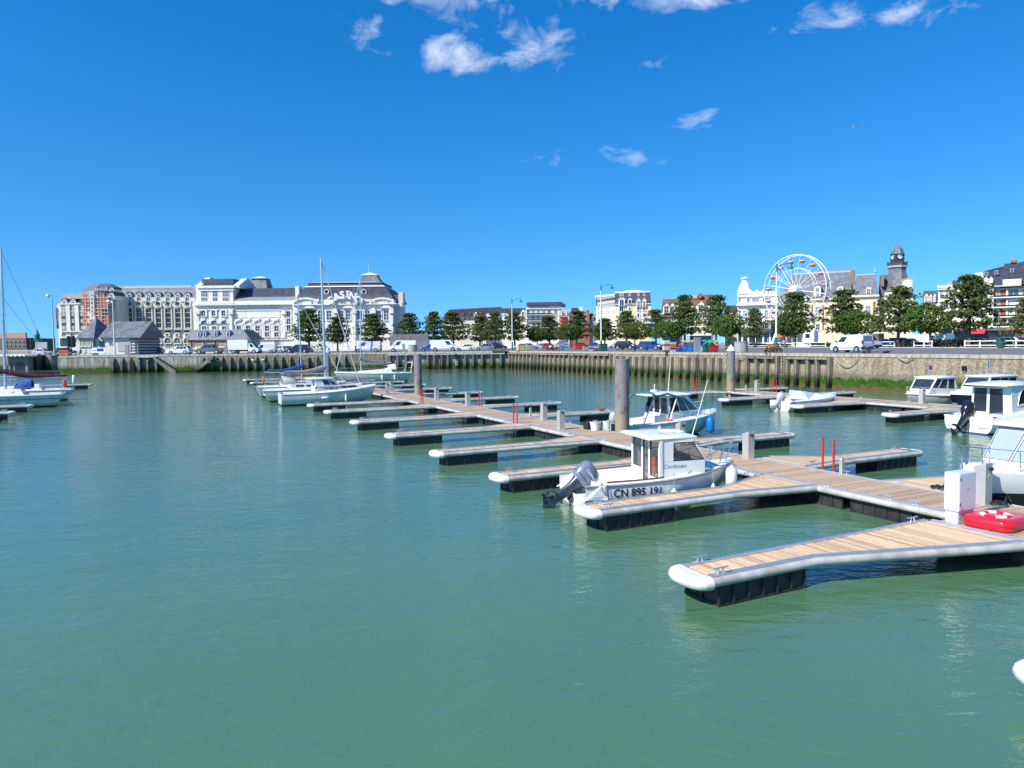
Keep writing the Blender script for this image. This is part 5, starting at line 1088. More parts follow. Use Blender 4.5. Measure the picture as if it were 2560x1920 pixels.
# ---------------------------------------------------------------- buildings
CASW = mat('casino_white', (.82, .79, .73), .8, var=.06, scale=.5, streak=.12); HOTC = mat('hotel_cream', (.70, .655, .565), .85, var=.08, scale=.4, streak=.16); HOTL = mat('hotel_grey_cream', (.62, .59, .53), .85, var=.08, scale=.4, streak=.14)
def slate(name, c, c2):
    m = mat(name, c, .55, var=.25, scale=.7, col2=c2, bump=.0); t = m.node_tree; nd = t.nodes; b = nd['Principled BSDF']
    tc = nd.new('ShaderNodeTexCoord'); mp = nd.new('ShaderNodeMapping'); mp.inputs['Scale'].default_value = (2.2, 2.2, 4.5); t.links.new(tc.outputs['Object'], mp.inputs[0])
    v = nd.new('ShaderNodeTexVoronoi'); v.inputs['Scale'].default_value = 1.0; t.links.new(mp.outputs[0], v.inputs[0]); bp = nd.new('ShaderNodeBump'); bp.inputs['Strength'].default_value = .5; bp.inputs['Distance'].default_value = .08
    t.links.new(v.outputs['Distance'], bp.inputs['Height']); t.links.new(bp.outputs[0], b.inputs['Normal'])
    mx = nd.new('ShaderNodeMix'); mx.data_type = 'RGBA'; mx.blend_type = 'MULTIPLY'; mx.inputs[0].default_value = .45
    l = b.inputs['Base Color'].links[0].from_socket; t.links.new(l, mx.inputs[6]); bw = nd.new('ShaderNodeRGBToBW'); t.links.new(v.outputs['Color'], bw.inputs[0]); t.links.new(bw.outputs[0], mx.inputs[7]); t.links.new(mx.outputs[2], b.inputs['Base Color']); return m
SLATE = slate('slate_dark', (.055, .058, .075), (.085, .09, .11)); SLATG = slate('slate_grey', (.15, .155, .175), (.23, .235, .26)); SLATB = slate('slate_blue', (.04, .045, .065), (.065, .07, .1)); BRNR = slate('brown_tile', (.05, .035, .032), (.085, .06, .05)); REDR = slate('red_brown_tile', (.17, .09, .055), (.26, .14, .08)); ORGR = slate('orange_tile', (.55, .22, .08), (.65, .30, .12))
ZINC = mat('zinc', (.42, .44, .47), .5, .2, var=.1, scale=1); BRICK = mat('brick_wall', (.33, .13, .085), .9, var=.2, scale=2); CRMY = mat('cream_yellow', (.78, .675, .46), .85, var=.06, scale=.5, streak=.08); CRML = mat('pale_cream', (.74, .67, .52), .85, var=.06, scale=.5); CRMW = mat('bright_cream', (.78, .72, .58), .85, var=.05, scale=.5)
TRIM = mat('white_trim', (.76, .74, .69), .7, var=.04); GRNP = mat('dark_green_panel', (.012, .05, .04), .5, var=.1); DARKP = mat('balcony_dark', (.028, .028, .034), .5, var=.2); PINK = mat('pink_render', (.50, .30, .24), .85, var=.1); TIMD = mat('dark_timber', (.06, .04, .03), .8)
PANEB = mat('pane_blue', (.05, .08, .12), .06, var=.3, scale=.4, spec=.9); PANED = mat('pane_dark', (.018, .02, .025), .08, var=.2, spec=.8); PANEG = mat('pane_grey', (.20, .22, .23), .2, var=.2, spec=.6)
class Fac:
    """a facade: vertical plane through a photo column at distance Y, turned by ang; local x along it, y into the building, z up from the quay level"""
    def __init__(s, name, label, px, Y, ang=0, cat='building', group=None):
        p = atd(px, 860, Y); s.p = Vector((p.x, p.y, ZQ)); s.a = R(ang); s.u = Vector((math.cos(s.a), math.sin(s.a), 0)); s.n = Vector((-s.u.y, s.u.x, 0))
        s.o = thing(name, label, cat, s.p, s.a, group); s.off = 0; s.wm = {}
    def uv(s, px, py, dy=0):
        d = ray(px, py); q = s.p + s.n * dy; k = (q - EYE).dot(s.n) / d.dot(s.n); w = EYE + d * k - s.p; return w.dot(s.u), w.z
    def bb(s, px0, px1, py0, py1, dy=0):
        c = (px0 + px1) / 2; m = (py0 + py1) / 2
        return s.uv(px0, m, dy)[0], s.uv(px1, m, dy)[0], s.uv(c, py1, dy)[1], s.uv(c, py0, dy)[1]     # u0,u1,v0,v1
    def box(s, name, px0, px1, py0, py1, y0, y1, m, par=None):
        u0, u1, v0, v1 = s.bb(px0, px1, py0, 900 if py1 is None else py1, y0)
        if py1 is None: v0 = -.5
        return MB().box(u0, u1, y0, y1, v0, v1).build(name, m, par or s.o)
    def wall(s, px0, px1, py, depth, m, y0=0, name='wall'): return s.box(name, px0, px1, py, None, y0, y0 + depth, m)
    def band(s, px0, px1, py0, py1, pr, m=TRIM, y0=0, name='cornice'): return s.box(name, px0, px1, py0, py1, y0 - pr, y0 - .004, m)
    def mansard(s, px0, px1, pyb, pyt, depth, m, in_l=0, in_r=0, front=1.5, back=1.5, y0=0, name='roof', over=0):
        u0, u1, _, vb = s.bb(px0, px1, pyb, pyb, y0); t0, t1, _, vt = s.bb(px0 + in_l, px1 - in_r, pyt, pyt, y0 + front)
        return MB().frustum((u0 - over, u1 + over, y0 - over, y0 + depth), (t0, t1, y0 + front, y0 + depth - back), vb, vt).build(name, m, s.o)
    def win(s, cx, cy, w, h, nx=2, ny=2, y=0, pm=PANEB, fm=TRIM, arch=0, sill=1, pr=.1, name='window', fr=.09):
        u0, u1, v0, v1 = s.bb(cx - w / 2, cx + w / 2, cy - h / 2, cy + h / 2, y); W_, H_ = round((u1 - u0) / .05) * .05, round((v1 - v0) / .05) * .05
        k = (W_, H_, nx, ny, pm.name, fm.name, arch, sill, pr)
        if k not in s.wm:
            a, b = W_ / 2, H_ / 2; n = 8
            def out(g): 
                if arch == 1: return [(-a - g, -b), (a + g, -b)] + [((a + g) * math.cos(math.pi * i / n), b - a + (a + g) * math.sin(math.pi * i / n)) for i in range(n + 1)]
                if arch == 2: return [(-a - g, -b), (a + g, -b)] + [((a + g) * math.cos(math.pi * i / n), -b + (H_ + g) * math.sin(math.pi * i / n)) for i in range(1, n)]
                return [(-a - g, -b - g * .5), (a + g, -b - g * .5), (a + g, b + g), (-a - g, b + g)]
            p = MB().prism(out(0), 'y', -.035, .1).mesh('window', pm)
            f = MB(); o_, i_ = out(fr), out(0); L = len(o_)
            f.add([(x, -pr, z) for x, z in o_] + [(x, -pr, z) for x, z in i_] + [(x, .02, z) for x, z in o_] + [(x, -.03, z) for x, z in i_], [(j, (j + 1) % L, L + (j + 1) % L, L + j) for j in range(L)] + [(j + 2 * L, (j + 1) % L + 2 * L, (j + 1) % L, j) for j in range(L)] + [(L + j, L + (j + 1) % L, 3 * L + (j + 1) % L, 3 * L + j) for j in range(L)])
            top = b if arch != 2 else b * .9
            for i in range(1, nx): x = -a + W_ * i / nx; f.box(x - .04, x + .04, -.065, -.03, -b, top if arch else b)
            for i in range(1, ny): z = -b + H_ * i / ny; f.box(-a, a, -.06, -.03, z - .04, z + .04)
            if sill: f.box(-a - .18, a + .18, -pr - .14, .0, -b - .2, -b - .04)
            s.wm[k] = (p, f.mesh('frame', fm))
        p, f = s.wm[k]; o = link(name, p, s.o, ((u0 + u1) / 2, y, (v0 + v1) / 2)); link('frame', f, o); return o
    def dormer(s, cx, cy, w, h, m, rm, y=0, deep=2.5, shape='arch', pm=PANEB, nx=2, ny=2, wf=.62):
        u0, u1, v0, v1 = s.bb(cx - w / 2, cx + w / 2, cy - h / 2, cy + h / 2, y); a = (u1 - u0) / 2; c = (u0 + u1) / 2; H_ = v1 - v0; n = 8
        if shape == 'arch': prof = [(c - a, v0), (c + a, v0)] + [(c + a * math.cos(math.pi * i / n), v1 - a * .8 + a * .8 * math.sin(math.pi * i / n)) for i in range(n + 1)]
        elif shape == 'gable': prof = [(c - a, v0), (c + a, v0), (c + a, v0 + H_ * .66), (c, v1), (c - a, v0 + H_ * .66)]
        else: prof = [(c - a, v0), (c + a, v0), (c + a, v1), (c - a, v1)]
        d = MB().prism(prof, 'y', y, y + deep).build('dormer', m, s.o)
        cpz = [(c + (x - c) * 1.14, z + .08) for x, z in prof[2:]]; inn = prof[2:]; k = len(inn); r = MB()
        for i in range(k - 1): r.add([(inn[i][0], y - .15, inn[i][1] + .003), (inn[i + 1][0], y - .15, inn[i + 1][1] + .003), (cpz[i + 1][0], y - .15, cpz[i + 1][1] + .06), (cpz[i][0], y - .15, cpz[i][1] + .06), (inn[i][0], y + deep, inn[i][1] + .003), (inn[i + 1][0], y + deep, inn[i + 1][1] + .003), (cpz[i + 1][0], y + deep, cpz[i + 1][1] + .06), (cpz[i][0], y + deep, cpz[i][1] + .06)], [(0, 1, 2, 3), (7, 6, 5, 4), (0, 3, 7, 4), (1, 5, 6, 2), (2, 6, 7, 3), (0, 4, 5, 1)])
        r.build('dormer_roof', rm, d)
        wh = h * (.78 if shape != 'gable' else .6); s.win(cx, cy + (h - wh) / 2 - h * .05, w * wf, wh, nx, ny, y - .01, pm, TRIM, 1 if shape == 'arch' else 0, 0, .06); return d
# ---- hotel, right wing (eight bays)
Y_H = 208
h = Fac('hotel_building', 'large cream hotel wing with slate mansard and eight bays of dark balconies', 300, Y_H, 0)
X = lambda a: 120 + a * .1718
Yy = lambda b: 660 + b * .1718
h.wall(X(985), X(2140), Yy(520), 16, HOTC); h.mansard(X(975), X(2150), Yy(492), Yy(352), 16.5, SLATG, 9, -2, 2.2, 2, .0); h.band(X(985), X(2135), Yy(352), Yy(322), -2.2, ZINC, 2.2 + 2.2, 'roof_top')
u0, u1, v0, v1 = h.bb(X(1010), X(2150), Yy(352), Yy(352), 2.2); MB().frustum((u0, u1, 2.1, 14.5), (u0 + 2, u1, 6, 11), v0, v0 + 1.0).build('upper_roof', ZINC, h.o)
cols = [1040 + 141.2 * i for i in range(8)]
for c in cols:
    h.dormer(X(c), Yy(470), 12, 19, HOTC, SLATE, -.1, 3, 'arch')
    h.box('parapet', X(c + 33), X(c + 110), Yy(488), Yy(545), -.45, .5, HOTC)
    h.win(X(c), Yy(585), 12.5, 12.5, 1, 1, -.05, PANED, HOTC, 1, 0, .25, fr=.25)
    h.box('balcony', X(c - 36), X(c + 36), Yy(598), Yy(632), -1.0, -.01, HOTC); h.box('balcony_vent', X(c - 18), X(c + 18), Yy(603), Yy(618), -1.03, -1.0, DARKP)
    h.box('balcony_bay', X(c - 38), X(c + 38), Yy(650), Yy(935), -.06, .3, DARKP)
    for r_ in range(4):
        yb = 678 + 73 * r_; h.win(X(c), Yy(yb), 9, 9.5, 2, 1, -.12, PANED if (r_ + int(c)) % 3 else PANEB, mat('frame_dark', (.09, .08, .08), .5), 0, 0, .06, fr=.05); h.band(X(c - 38), X(c + 38), Yy(yb + 30), Yy(yb + 46), .35, MATS['frame_dark'], -.06, 'balustrade'); h.band(X(c - 38), X(c + 38), Yy(yb + 27), Yy(yb + 31), .42, TRIM, -.06, 'handrail')
    h.box('pier', X(c + 42), X(c + 56), Yy(640), Yy(960), -.7, -.01, HOTC); h.box('pier', X(c - 56), X(c - 42), Yy(640), Yy(960), -.7, -.01, HOTC)
    h.band(X(c - 58), X(c + 58), Yy(938), Yy(955), .9, HOTC, 0, 'ledge'); h.win(X(c), Yy(993), 14, 8, 1, 1, -.02, DARKP, HOTC, 0, 0, .2, fr=.1); h.win(X(c), Yy(1030), 6.5, 5, 2, 1, -.02, PANED, HOTC, 0, 0, .5, fr=.35)
    h.win(X(c), Yy(1118), 16, 15, 2, 2, -.02, PANED, HOTC, 1, 0, .35, fr=.2); h.band(X(c - 50), X(c + 50), Yy(1148), Yy(1164), .5, HOTC, 0, 'balcony'); h.win(X(c), Yy(1188), 12, 8, 3, 1, -.02, PANEG, TRIM, 0, 0)
# ---- hotel, corner tower and left wing
h2 = Fac('hotel_building', 'cream hotel wing with dark green window strips, scaffolded corner under a domed slate roof', 200, Y_H - 1, -14)
h2.wall(X(150), X(540), Yy(575), 14, HOTL); h2.mansard(X(160), X(545), Yy(575), Yy(425), 14, SLATG, 11, 0, 2.2, 2)
for i, c in enumerate((228, 355, 490)):
    h2.dormer(X(c + 8), Yy(540), 13, 12.5, TRIM, SLATE, -.15, 3, 'arch'); h2.win(X(c), Yy(645), 12, 12, 2, 2, -.02, PANEG, TRIM, 1, 1)
    h2.box('strip', X(c - 33), X(c + 30), Yy(700), Yy(968), -.06, .3, GRNP)
    for r_ in range(3): h2.win(X(c), Yy(733 + 98 * r_), 9, 9, 2, 2, -.12, PANEG, TRIM, 0, 0, .06, fr=.05)
    h2.box('pier', X(c + 38), X(c + 92), Yy(600), Yy(985), -.5, -.01, HOTL); h2.band(X(c - 60), X(c + 60), Yy(972), Yy(990), .7, HOTL, 0, 'ledge'); h2.win(X(c), Yy(1030), 8, 9, 2, 1, -.02, PANED, TRIM); h2.win(X(c), Yy(1140), 15, 18, 2, 1, -.02, PANED, GRNP, 0, 0)
h2.band(X(148), X(540), Yy(1055), Yy(1075), 1.0, HOTL, 0, 'balcony'); h2.band(X(148), X(540), Yy(570), Yy(588), .5, HOTL, 0)
sg = h2.box('blade_sign', X(118), X(146), Yy(645), Yy(940), -.1, .05, mat('sign_navy', (.015, .018, .04), .5))
for k, ch in enumerate('HOTEL'): 
    uu, vv = h2.uv(X(125), Yy(700 + k * 45), -.12); text(ch, 1.1, mat('sign_letter', (.35, .35, .38), .5), sg, (uu, -.12, vv), (R(90), 0, 0))
# corner tower
h2.wall(X(520), X(1010), Yy(470), 15, HOTL, -.5, 'tower_wall'); q = h2.uv(X(770), Yy(470), 4)
def dome_roof(par, c, prof, n, m, rot=0, name='roof'):
    mb = MB(); vs = []; fs = []
    for r, z in prof:
        for j in range(n): a = rot + 2 * math.pi * j / n; vs.append((c[0] + r * math.cos(a), c[1] + r * math.sin(a), z))
    for i in range(len(prof) - 1): fs += [(i * n + j, i * n + (j + 1) % n, (i + 1) * n + (j + 1) % n, (i + 1) * n + j) for j in range(n)]
    fs.append(tuple((len(prof) - 1) * n + j for j in range(n))); return mb.add(vs, fs).build(name, m, par)
z0 = h2.uv(X(770), Yy(480))[1]; z1 = h2.uv(X(880), Yy(255))[1]
tw = h2.uv(X(800), Yy(400), 4.5)[0]
dome_roof(h2.o, (tw, 5, 0), [(8.2, z0 - .5), (7.8, z0 + .3), (6.3, z0 + (z1 - z0) * .45), (5.6, z0 + (z1 - z0) * .52), (4.6, z0 + (z1 - z0) * .7), (2.6, z1 - .2), (.8, z1)], 8, SLATG, R(22.5))
for a, b, w, hh in ((710, 370, 5, 8), (778, 365, 5.5, 8.5), (846, 358, 5.5, 8.5)): h2.dormer(X(a), Yy(b), w, hh, TRIM, SLATE, -.8, 3, 'flat', PANED, 1, 2)
h2.dormer(X(925), Yy(368), 11, 10, TRIM, SLATE, -.8, 3, 'arch')
for a, b, w, hh in ((920, 470, 15, 17), (700, 470, 9, 12), (800, 470, 9, 12)): h2.dormer(X(a), Yy(b), w, hh, TRIM, SLATE, -1.6, 3, 'arch')
sc = Fac('scaffolding', 'orange-netted scaffolding with white debris chute on the hotel corner', 235, Y_H - 6, -8, 'scaffolding')
SCN = mat('scaffold_net', (.55, .13, .05), .9, var=.35, scale=.5); SCP = mat('scaffold_tube', (.62, .60, .57), .5, .2)
for i in range(8):
    x0_, x1_ = X(515 + 45 * i), X(515 + 45 * i + 43)
    for r_ in range(9):
        y0_, y1_ = Yy(445 + 52 * r_), Yy(445 + 52 * r_ + 40)
        if (i * 7 + r_ * 5 + i * r_) % 10 < 6 or i == 0: sc.box('net_panel', x0_, x1_, y0_, y1_, -.05, .0, SCN)
        sc.box('plank_deck', x0_, x1_, Yy(445 + 52 * r_ + 44), Yy(445 + 52 * r_ + 50), -.2, 1.1, SCP)
    sc.box('standard', x0_ - .25, x0_ + .25, Yy(430), None, -.25, -.15, SCP)
sc.box('standard', X(878), X(882), Yy(430), None, -.25, -.15, SCP)
mb = MB()
for i in range(7):
    a = sc.uv(X(630 + 8 * (i % 2)), Yy(395 + 60 * i)); b = sc.uv(X(695 - 8 * (i % 2)), Yy(455 + 60 * i)); mb.tube([(a[0], -.5, a[1]), (b[0], -.5, b[1])], .09, 5); mb.tube([(b[0], -.5, a[1]), (a[0], -.5, b[1])], .09, 5)
a, b = sc.uv(X(632), Yy(395)), sc.uv(X(695), Yy(820))
for x in (a[0], b[0]): mb.tube([(x, -.5, a[1]), (x, -.5, b[1])], .12, 5)
mb.build('hoist_mast', TRIM, sc.o)
# ---- casino
Y_C = 200
c = Fac('casino_building', 'white baroque casino with slate domed roofs and CASINO letters over the cornice', 735, Y_C, 0)
X = lambda a: 470 + a * .1311
Yy = lambda b: 670 + b * .1311
c.wall(X(110), X(860), Yy(640), 26, CASW, .0, 'wall'); c.wall(X(855), X(2040), Yy(640), 26, CASW, .25, 'wall')
c.band(X(95), X(2040), Yy(680), Yy(705), .9, CASW); c.band(X(170), X(870), Yy(640), Yy(680), .35, CASW, 0, 'parapet'); c.band(X(870), X(2040), Yy(625), Yy(680), .2, CASW, 0, 'parapet'); c.band(X(120), X(870), Yy(780), Yy(800), .35, CASW, 0, 'string_course'); c.band(X(110), X(860), Yy(1175), Yy(1190), .2, CASW, 0, 'string_course')
# attic storey with gable parapets
c.wall(X(170), X(875), Yy(335), 14, CASW, 1.5, 'attic_wall'); c.band(X(165), X(885), Yy(340), Yy(380), .5, CASW, 1.5); c.band(X(215), X(870), Yy(412), Yy(432), .3, CASW, 1.5, 'string_course')
c.mansard(X(235), X(860), Yy(338), Yy(208), 14, SLATE, 5, -1, 3.5, 3.5, 1.5)
for a, d, s_ in ((165, 280, 1), (842, 985, 0)):
    u0, u1, _, vb = c.bb(X(a), X(d), Yy(340), Yy(340), 1.5); vt = c.uv(X(a), Yy(170 if s_ else 190), 5)[1]; ue = u0 + (u1 - u0) * .35
    MB().prism([(1.4, vb - .5), (15.6, vb - .5), (15.6, vb + .2), (9.5, vt), (7.5, vt), (1.4, vb + .2)], 'x', u0 if s_ else u1 - 1.6, (u0 + 1.5) if s_ else u1 - .1).build('gable_wall', CASW, c.o)
for x in (312, 517, 720):
    w = 15 if x != 517 else 11
    c.win(X(x), Yy(492), w, 12.5, 4 if w > 12 else 2, 2, 1.48, PANEB, TRIM, 0, 0); c.win(X(x), Yy(598), w, 8.5, 4 if w > 12 else 2, 1, 1.48, PANEB, TRIM, 0, 0)
for x in (301, 492, 683):
    c.win(X(x), Yy(863), 9.8, 13, 2, 2, -.02, PANED, CASW, 0, 1, .3, fr=.4); c.win(X(x + 11), Yy(1033), 15.5, 8.6, 3, 1, -.02, PANEB, CASW, 2, 0, .35, fr=.5); c.win(X(x + 15), Yy(1145), 11, 9, 2, 1, -.02, PANEB, CASW, 0, 0, .25, fr=.25); c.box('keystone', X(x - 2), X(x + 24), Yy(962), Yy(995), -.6, -.01, CASW)
for x in (175, 810): c.box('pilaster', X(x - 30), X(x + 30), Yy(800), Yy(1180), -.3, -.005, CASW); c.box('console', X(x - 40), X(x + 40), Yy(800), Yy(880), -.75, -.305, CASW)
# middle range
c.mansard(X(885), X(2080), Yy(560), Yy(385), 22, SLATE, 5, 0, 4, 4, 3.2); u0, u1, v0, v1 = c.bb(X(850), X(2075), Yy(562), Yy(612), .6)
ap = MB(); ap.quad((u0, .6, v0 - .4), (u1, .6, v0 - .4), (u1, 3.3, c.uv(X(1400), Yy(557), 3.3)[1]), (u0 + 1.5, 3.3, c.uv(X(1400), Yy(557), 3.3)[1]))
k = 46
for i in range(k): x = u0 + (u1 - u0) * (i + .5) / k; zt = c.uv(X(1400), Yy(557), 3.3)[1]; ap.add([(x - .06, .58, v0 - .36), (x + .06, .58, v0 - .36), (x + .06, 3.3, zt + .12), (x - .06, 3.3, zt + .12)], [(0, 1, 2, 3)])
ap.build('zinc_apron', ZINC, c.o); c.box('chimney_wall', X(2045), X(2120), Yy(345), Yy(640), 2.5, 6, CASW)
c.band(X(890), X(1780), Yy(790), Yy(812), .3, CASW, .25, 'string_course'); c.band(X(900), X(1760), Yy(812), Yy(822), .15, CASW, .25, 'panel_edge'); c.box('blank_panel', X(915), X(1750), Yy(828), Yy(945), .12, .245, CASW)
c.band(X(880), X(1780), Yy(1068), Yy(1084), .35, CASW, .25, 'string_course')
for i in range(5):
    x = 972 + 180 * i; u0, u1, v0, v1 = c.bb(X(x - 80), X(x + 80), Yy(965), Yy(1066), 0); mb = MB(); n = 10
    mb.tube([((u0 + u1) / 2 + (u1 - u0) / 2 * math.cos(math.pi * j / n), .1, v0 + (v1 - v0) * .75 * math.sin(math.pi * j / n)) for j in range(n + 1)], .32, 6); mb.build('blind_arch', CASW, c.o, 40); c.box('keystone', X(x - 25), X(x + 30), Yy(965), Yy(1000), -.45, .24, CASW)
    if i: c.win(X(x + 90 - 90), Yy(1152), 11, 12.5, 2, 2, .23, PANED, CASW, 0, 1, .25, fr=.3); c.win(X(x), Yy(1272), 11, 10, 2, 2, .23, PANED, CASW, 0, 1, .25, fr=.3)
    else: c.win(X(x), Yy(1140), 11, 9, 2, 1, .23, PANED, CASW, 0, 0, .25, fr=.3)
    c.box('pilaster', X(x + 70), X(x + 108), Yy(1084), Yy(1330), 0, .24, CASW)
for b, hh in ((877, 14), (1022, 14), (1145, 14)): c.win(X(1922), Yy(b), 10, hh, 2, 2, .23, PANED, CASW, 0, 1, .3, fr=.3)
for x in (1815, 2040): c.box('pilaster', X(x - 30), X(x + 35), Yy(800), Yy(1330), -.1, .245, CASW); c.box('console', X(x - 38), X(x + 42), Yy(800), Yy(880), -.6, -.105, CASW)
c.band(X(1200), X(2060), Yy(1355), Yy(1368), .4, CASW, .25, 'string_course'); c.win(X(1700), Yy(1420), 13, 10, 2, 1, .23, PANEG, CASW, 0, 0)
# roof lantern behind
u0, u1, _, vb = c.bb(X(1150), X(1610), Yy(375), Yy(375), 16); t0, t1, _, vt = c.bb(X(1250), X(1510), Yy(205), Yy(205), 18)
mb = MB(); ln = []
for k in range(6): f = k / 5; g = f ** .55; ln.append([(u0 + (t0 - u0) * g, 14 + 2.5 * g), (u1 + (t1 - u1) * g, 14 + 2.5 * g), (u1 + (t1 - u1) * g, 23 - 2.5 * g), (u0 + (t0 - u0) * g, 23 - 2.5 * g)])
mb.loft([[(x, y, vb - 3 + (vt - vb + 3) * k / 5) for x, y in ln[k]] for k in range(6)], closed=True); mb.build('lantern_roof', SLATG, c.o); MB().frustum((t0 - .4, t1 + .4, 16, 21), ((t0 + t1) / 2 - .3, (t0 + t1) / 2 + .3, 18.3, 18.9), vt, c.uv(X(1385), Yy(160), 18)[1]).build('lantern_cap', TRIM, c.o)
# main pavilion
X = lambda a: 730 + a * .1311
c.wall(X(20), X(1948), Yy(600), 22, CASW, -1.2, 'wall'); c.band(X(0), X(1990), Yy(680), Yy(700), .9, CASW, -1.2)
u0, u1, _, vb = c.bb(X(75), X(1915), Yy(598), Yy(598), -1); vt = c.uv(X(1000), Yy(350), 2.5)[1]; mb = MB(); ln = []; ti0, ti1 = c.uv(X(245), Yy(350), 3)[0], c.uv(X(1760), Yy(350), 3)[0]
for k in range(8):
    f = k / 7; g = 1 - math.cos(f * math.pi / 2 * .9) ; g /= 1 - math.cos(math.pi / 2 * .9); g = .25 * f + .75 * g; ln.append([(u0 + (ti0 - u0) * g, -.9 + 4.5 * g, vb + (vt - vb) * f), (u1 + (ti1 - u1) * g, -.9 + 4.5 * g, vb + (vt - vb) * f), (u1 + (ti1 - u1) * g, 27 - 4.5 * g, vb + (vt - vb) * f), (u0 + (ti0 - u0) * g, 27 - 4.5 * g, vb + (vt - vb) * f)])
mb.loft(ln, closed=True); mb.build('dome_roof', SLATE, c.o)
def tier(a, b, p0, p1, yy, m, nm, grow=0): u0, u1, v0, v1 = c.bb(X(a), X(b), Yy(p0), Yy(p1), yy); MB().frustum((u0 - grow, u1 + grow, yy, 26 - yy), (u0 + .2, u1 - .2, yy + .6, 25.4 - yy), v0, v1).build(nm, m, c.o)
tier(235, 1765, 335, 358, 3.0, TRIM, 'roof_band'); tier(290, 1720, 282, 336, 4.2, SLATE, 'upper_roof')
u0, u1, v0, v1 = c.bb(X(290), X(1720), Yy(240), Yy(283), 4.4); MB().frustum((u0 - .3, u1 + .3, 4.3, 22), (u0 + 4.5, u1 - 3, 8, 17), v0, v1).build('zinc_top', ZINC, c.o)
u0, u1, _, vb = c.bb(X(1295), X(1735), Yy(290), Yy(290), 11); t0, t1, _, vt = c.bb(X(1345), X(1625), Yy(145), Yy(145), 12); mb = MB()
mb.loft([[(u0 + (t0 - u0) * f ** .6, 9 + 2 * f, vb + (vt - vb) * f), (u1 + (t1 - u1) * f ** .6, 9 + 2 * f, vb + (vt - vb) * f), (u1 + (t1 - u1) * f ** .6, 17 - 2 * f, vb + (vt - vb) * f), (u0 + (t0 - u0) * f ** .6, 17 - 2 * f, vb + (vt - vb) * f)] for f in (0, .2, .4, .6, .8, 1)], closed=True); mb.build('lantern_roof', SLATG, c.o)
MB().frustum((t0 - .5, t1 + .5, 10.6, 15.4), ((t0 + t1) / 2 - .2, (t0 + t1) / 2 + .2, 12.8, 13.2), vt, c.uv(X(1475), Yy(92), 13)[1]).build('lantern_cap', TRIM, c.o); a = c.uv(X(1467), Yy(95), 13); MB().cyl((a[0], 13, a[1] - .3), (a[0], 13, a[1] + 2.6), .05).build('spike', TRIM, c.o)
for cx in (265, 1005, 1722):     # segmental pediments
    u0, u1, v0, v1 = c.bb(X(cx - 225), X(cx + 225), Yy(585), Yy(695), -1.2); n = 14; cc = (u0 + u1) / 2; hw = (u1 - u0) / 2
    arc = [(cc + hw * math.cos(math.pi * (1 - j / n)), v0 + (v1 - v0) * math.sin(math.pi * j / n) ** .8) for j in range(n + 1)]; MB().prism(arc, 'y', -1.45, -1.0).build('tympanum', CASW, c.o)
    mb = MB(); mb.tube([(x, -1.65, z) for x, z in arc], .3, 6); mb.build('pediment', CASW, c.o, 40)
    c.box('cartouche', X(cx + 30), X(cx + 105), Yy(640), Yy(688), -2.0, -1.46, CASW); u0, u1, v0, v1 = c.bb(X(cx - 45), X(cx + 195), Yy(712), Yy(768), -1.2); MB().prism([(u0, v0), (u1, v0), (u1 - (u1 - u0) * .3, v1), (u0 + (u1 - u0) * .35, v1)], 'y', -1.9, -1.21).build('ornament', CASW, c.o)
for a, b in ((415, 510), (1505, 1575), (1355, 1500)): c.box('pedestal_block', X(a), X(b), Yy(592), Yy(640), -1.9, -1.1, CASW)
for x in (185, 335, 545, 708, 940, 1070, 1292, 1440, 1655, 1800): c.win(X(x), Yy(900), 12.2, 23.5, 2, 3, -1.22, PANEB, TRIM, 0, 1, .2, fr=.25); c.win(X(x), Yy(1190), 10, 14, 2, 2, -1.22, PANED, TRIM, 0, 0)
for x in (70, 820, 1185, 1550, 1890): c.box('pilaster', X(x - 35), X(x + 35), Yy(765), Yy(1330), -1.75, -1.21, CASW); c.box('console', X(x - 42), X(x + 42), Yy(775), Yy(860), -2.2, -1.76, CASW)
for x in (1365, 650):
    u, v = c.uv(X(x), Yy(450), 0); o = MB().lathe([(.5, 0), (.55, -.35), (.75, -.35), (.75, 1.5)], (u, 0.6, v), 14, 'y').build('oculus', TRIM, c.o, 40); MB().lathe([(.5, 0), (.5, .02)], (u, .4, v), 14, 'y').build('oculus_pane', PANED, o)
# side return and end block
c.box('side_wall', X(1948), X(2085), Yy(740), None, 0.5, 7, HOTC); c.box('end_parapet', X(1955), X(2095), Yy(665), Yy(740), .2, 7, CASW); c.box('end_chimney', X(2030), X(2112), Yy(460), Yy(666), 2, 6, HOTC); c.mansard(X(1900), X(2035), Yy(660), Yy(515), 14, SLATE, 0, 0, 1, 1, 2.5); c.win(X(2005), Yy(1215), 8, 15, 2, 2, .48, PANED, TRIM, 1, 0)
# the CASINO letters on an arc
sgn = thing('casino_sign', 'large white CASINO letters standing in an arc on the casino roof edge', 'sign', (c.p.x, c.p.y - 1.8, ZQ))
LET = mat('sign_white', (.85, .85, .88), .4, var=0)
for ch, px_, yb, th in (('C', 765, 668, 36), ('A', 868, 600, 19), ('S', 963, 566, 7), ('I', 1055, 560, -4), ('N', 1142, 592, -17), ('O', 1240, 652, -33)):
    u, v = c.uv(X(px_), Yy(yb), -2.6); o = text(ch, 2.55, LET, sgn, (u, -.8, v), (R(90), -R(th), 0), 'letter', .14, .085, 0, 1.1, 'CENTER')
    sr = {'I': ((0, 0), (0, 1)), 'N': ((-.7, 0), (.7, 1), (-.7, 1)), 'A': ((-.75, 0), (.75, 0))}.get(ch, ())
    for xx, tp_ in sr: MB().box(xx - .48, xx + .48, (1.6 if tp_ else 0), (1.82 if tp_ else .22), -.15, .15).build('serif', LET, o)
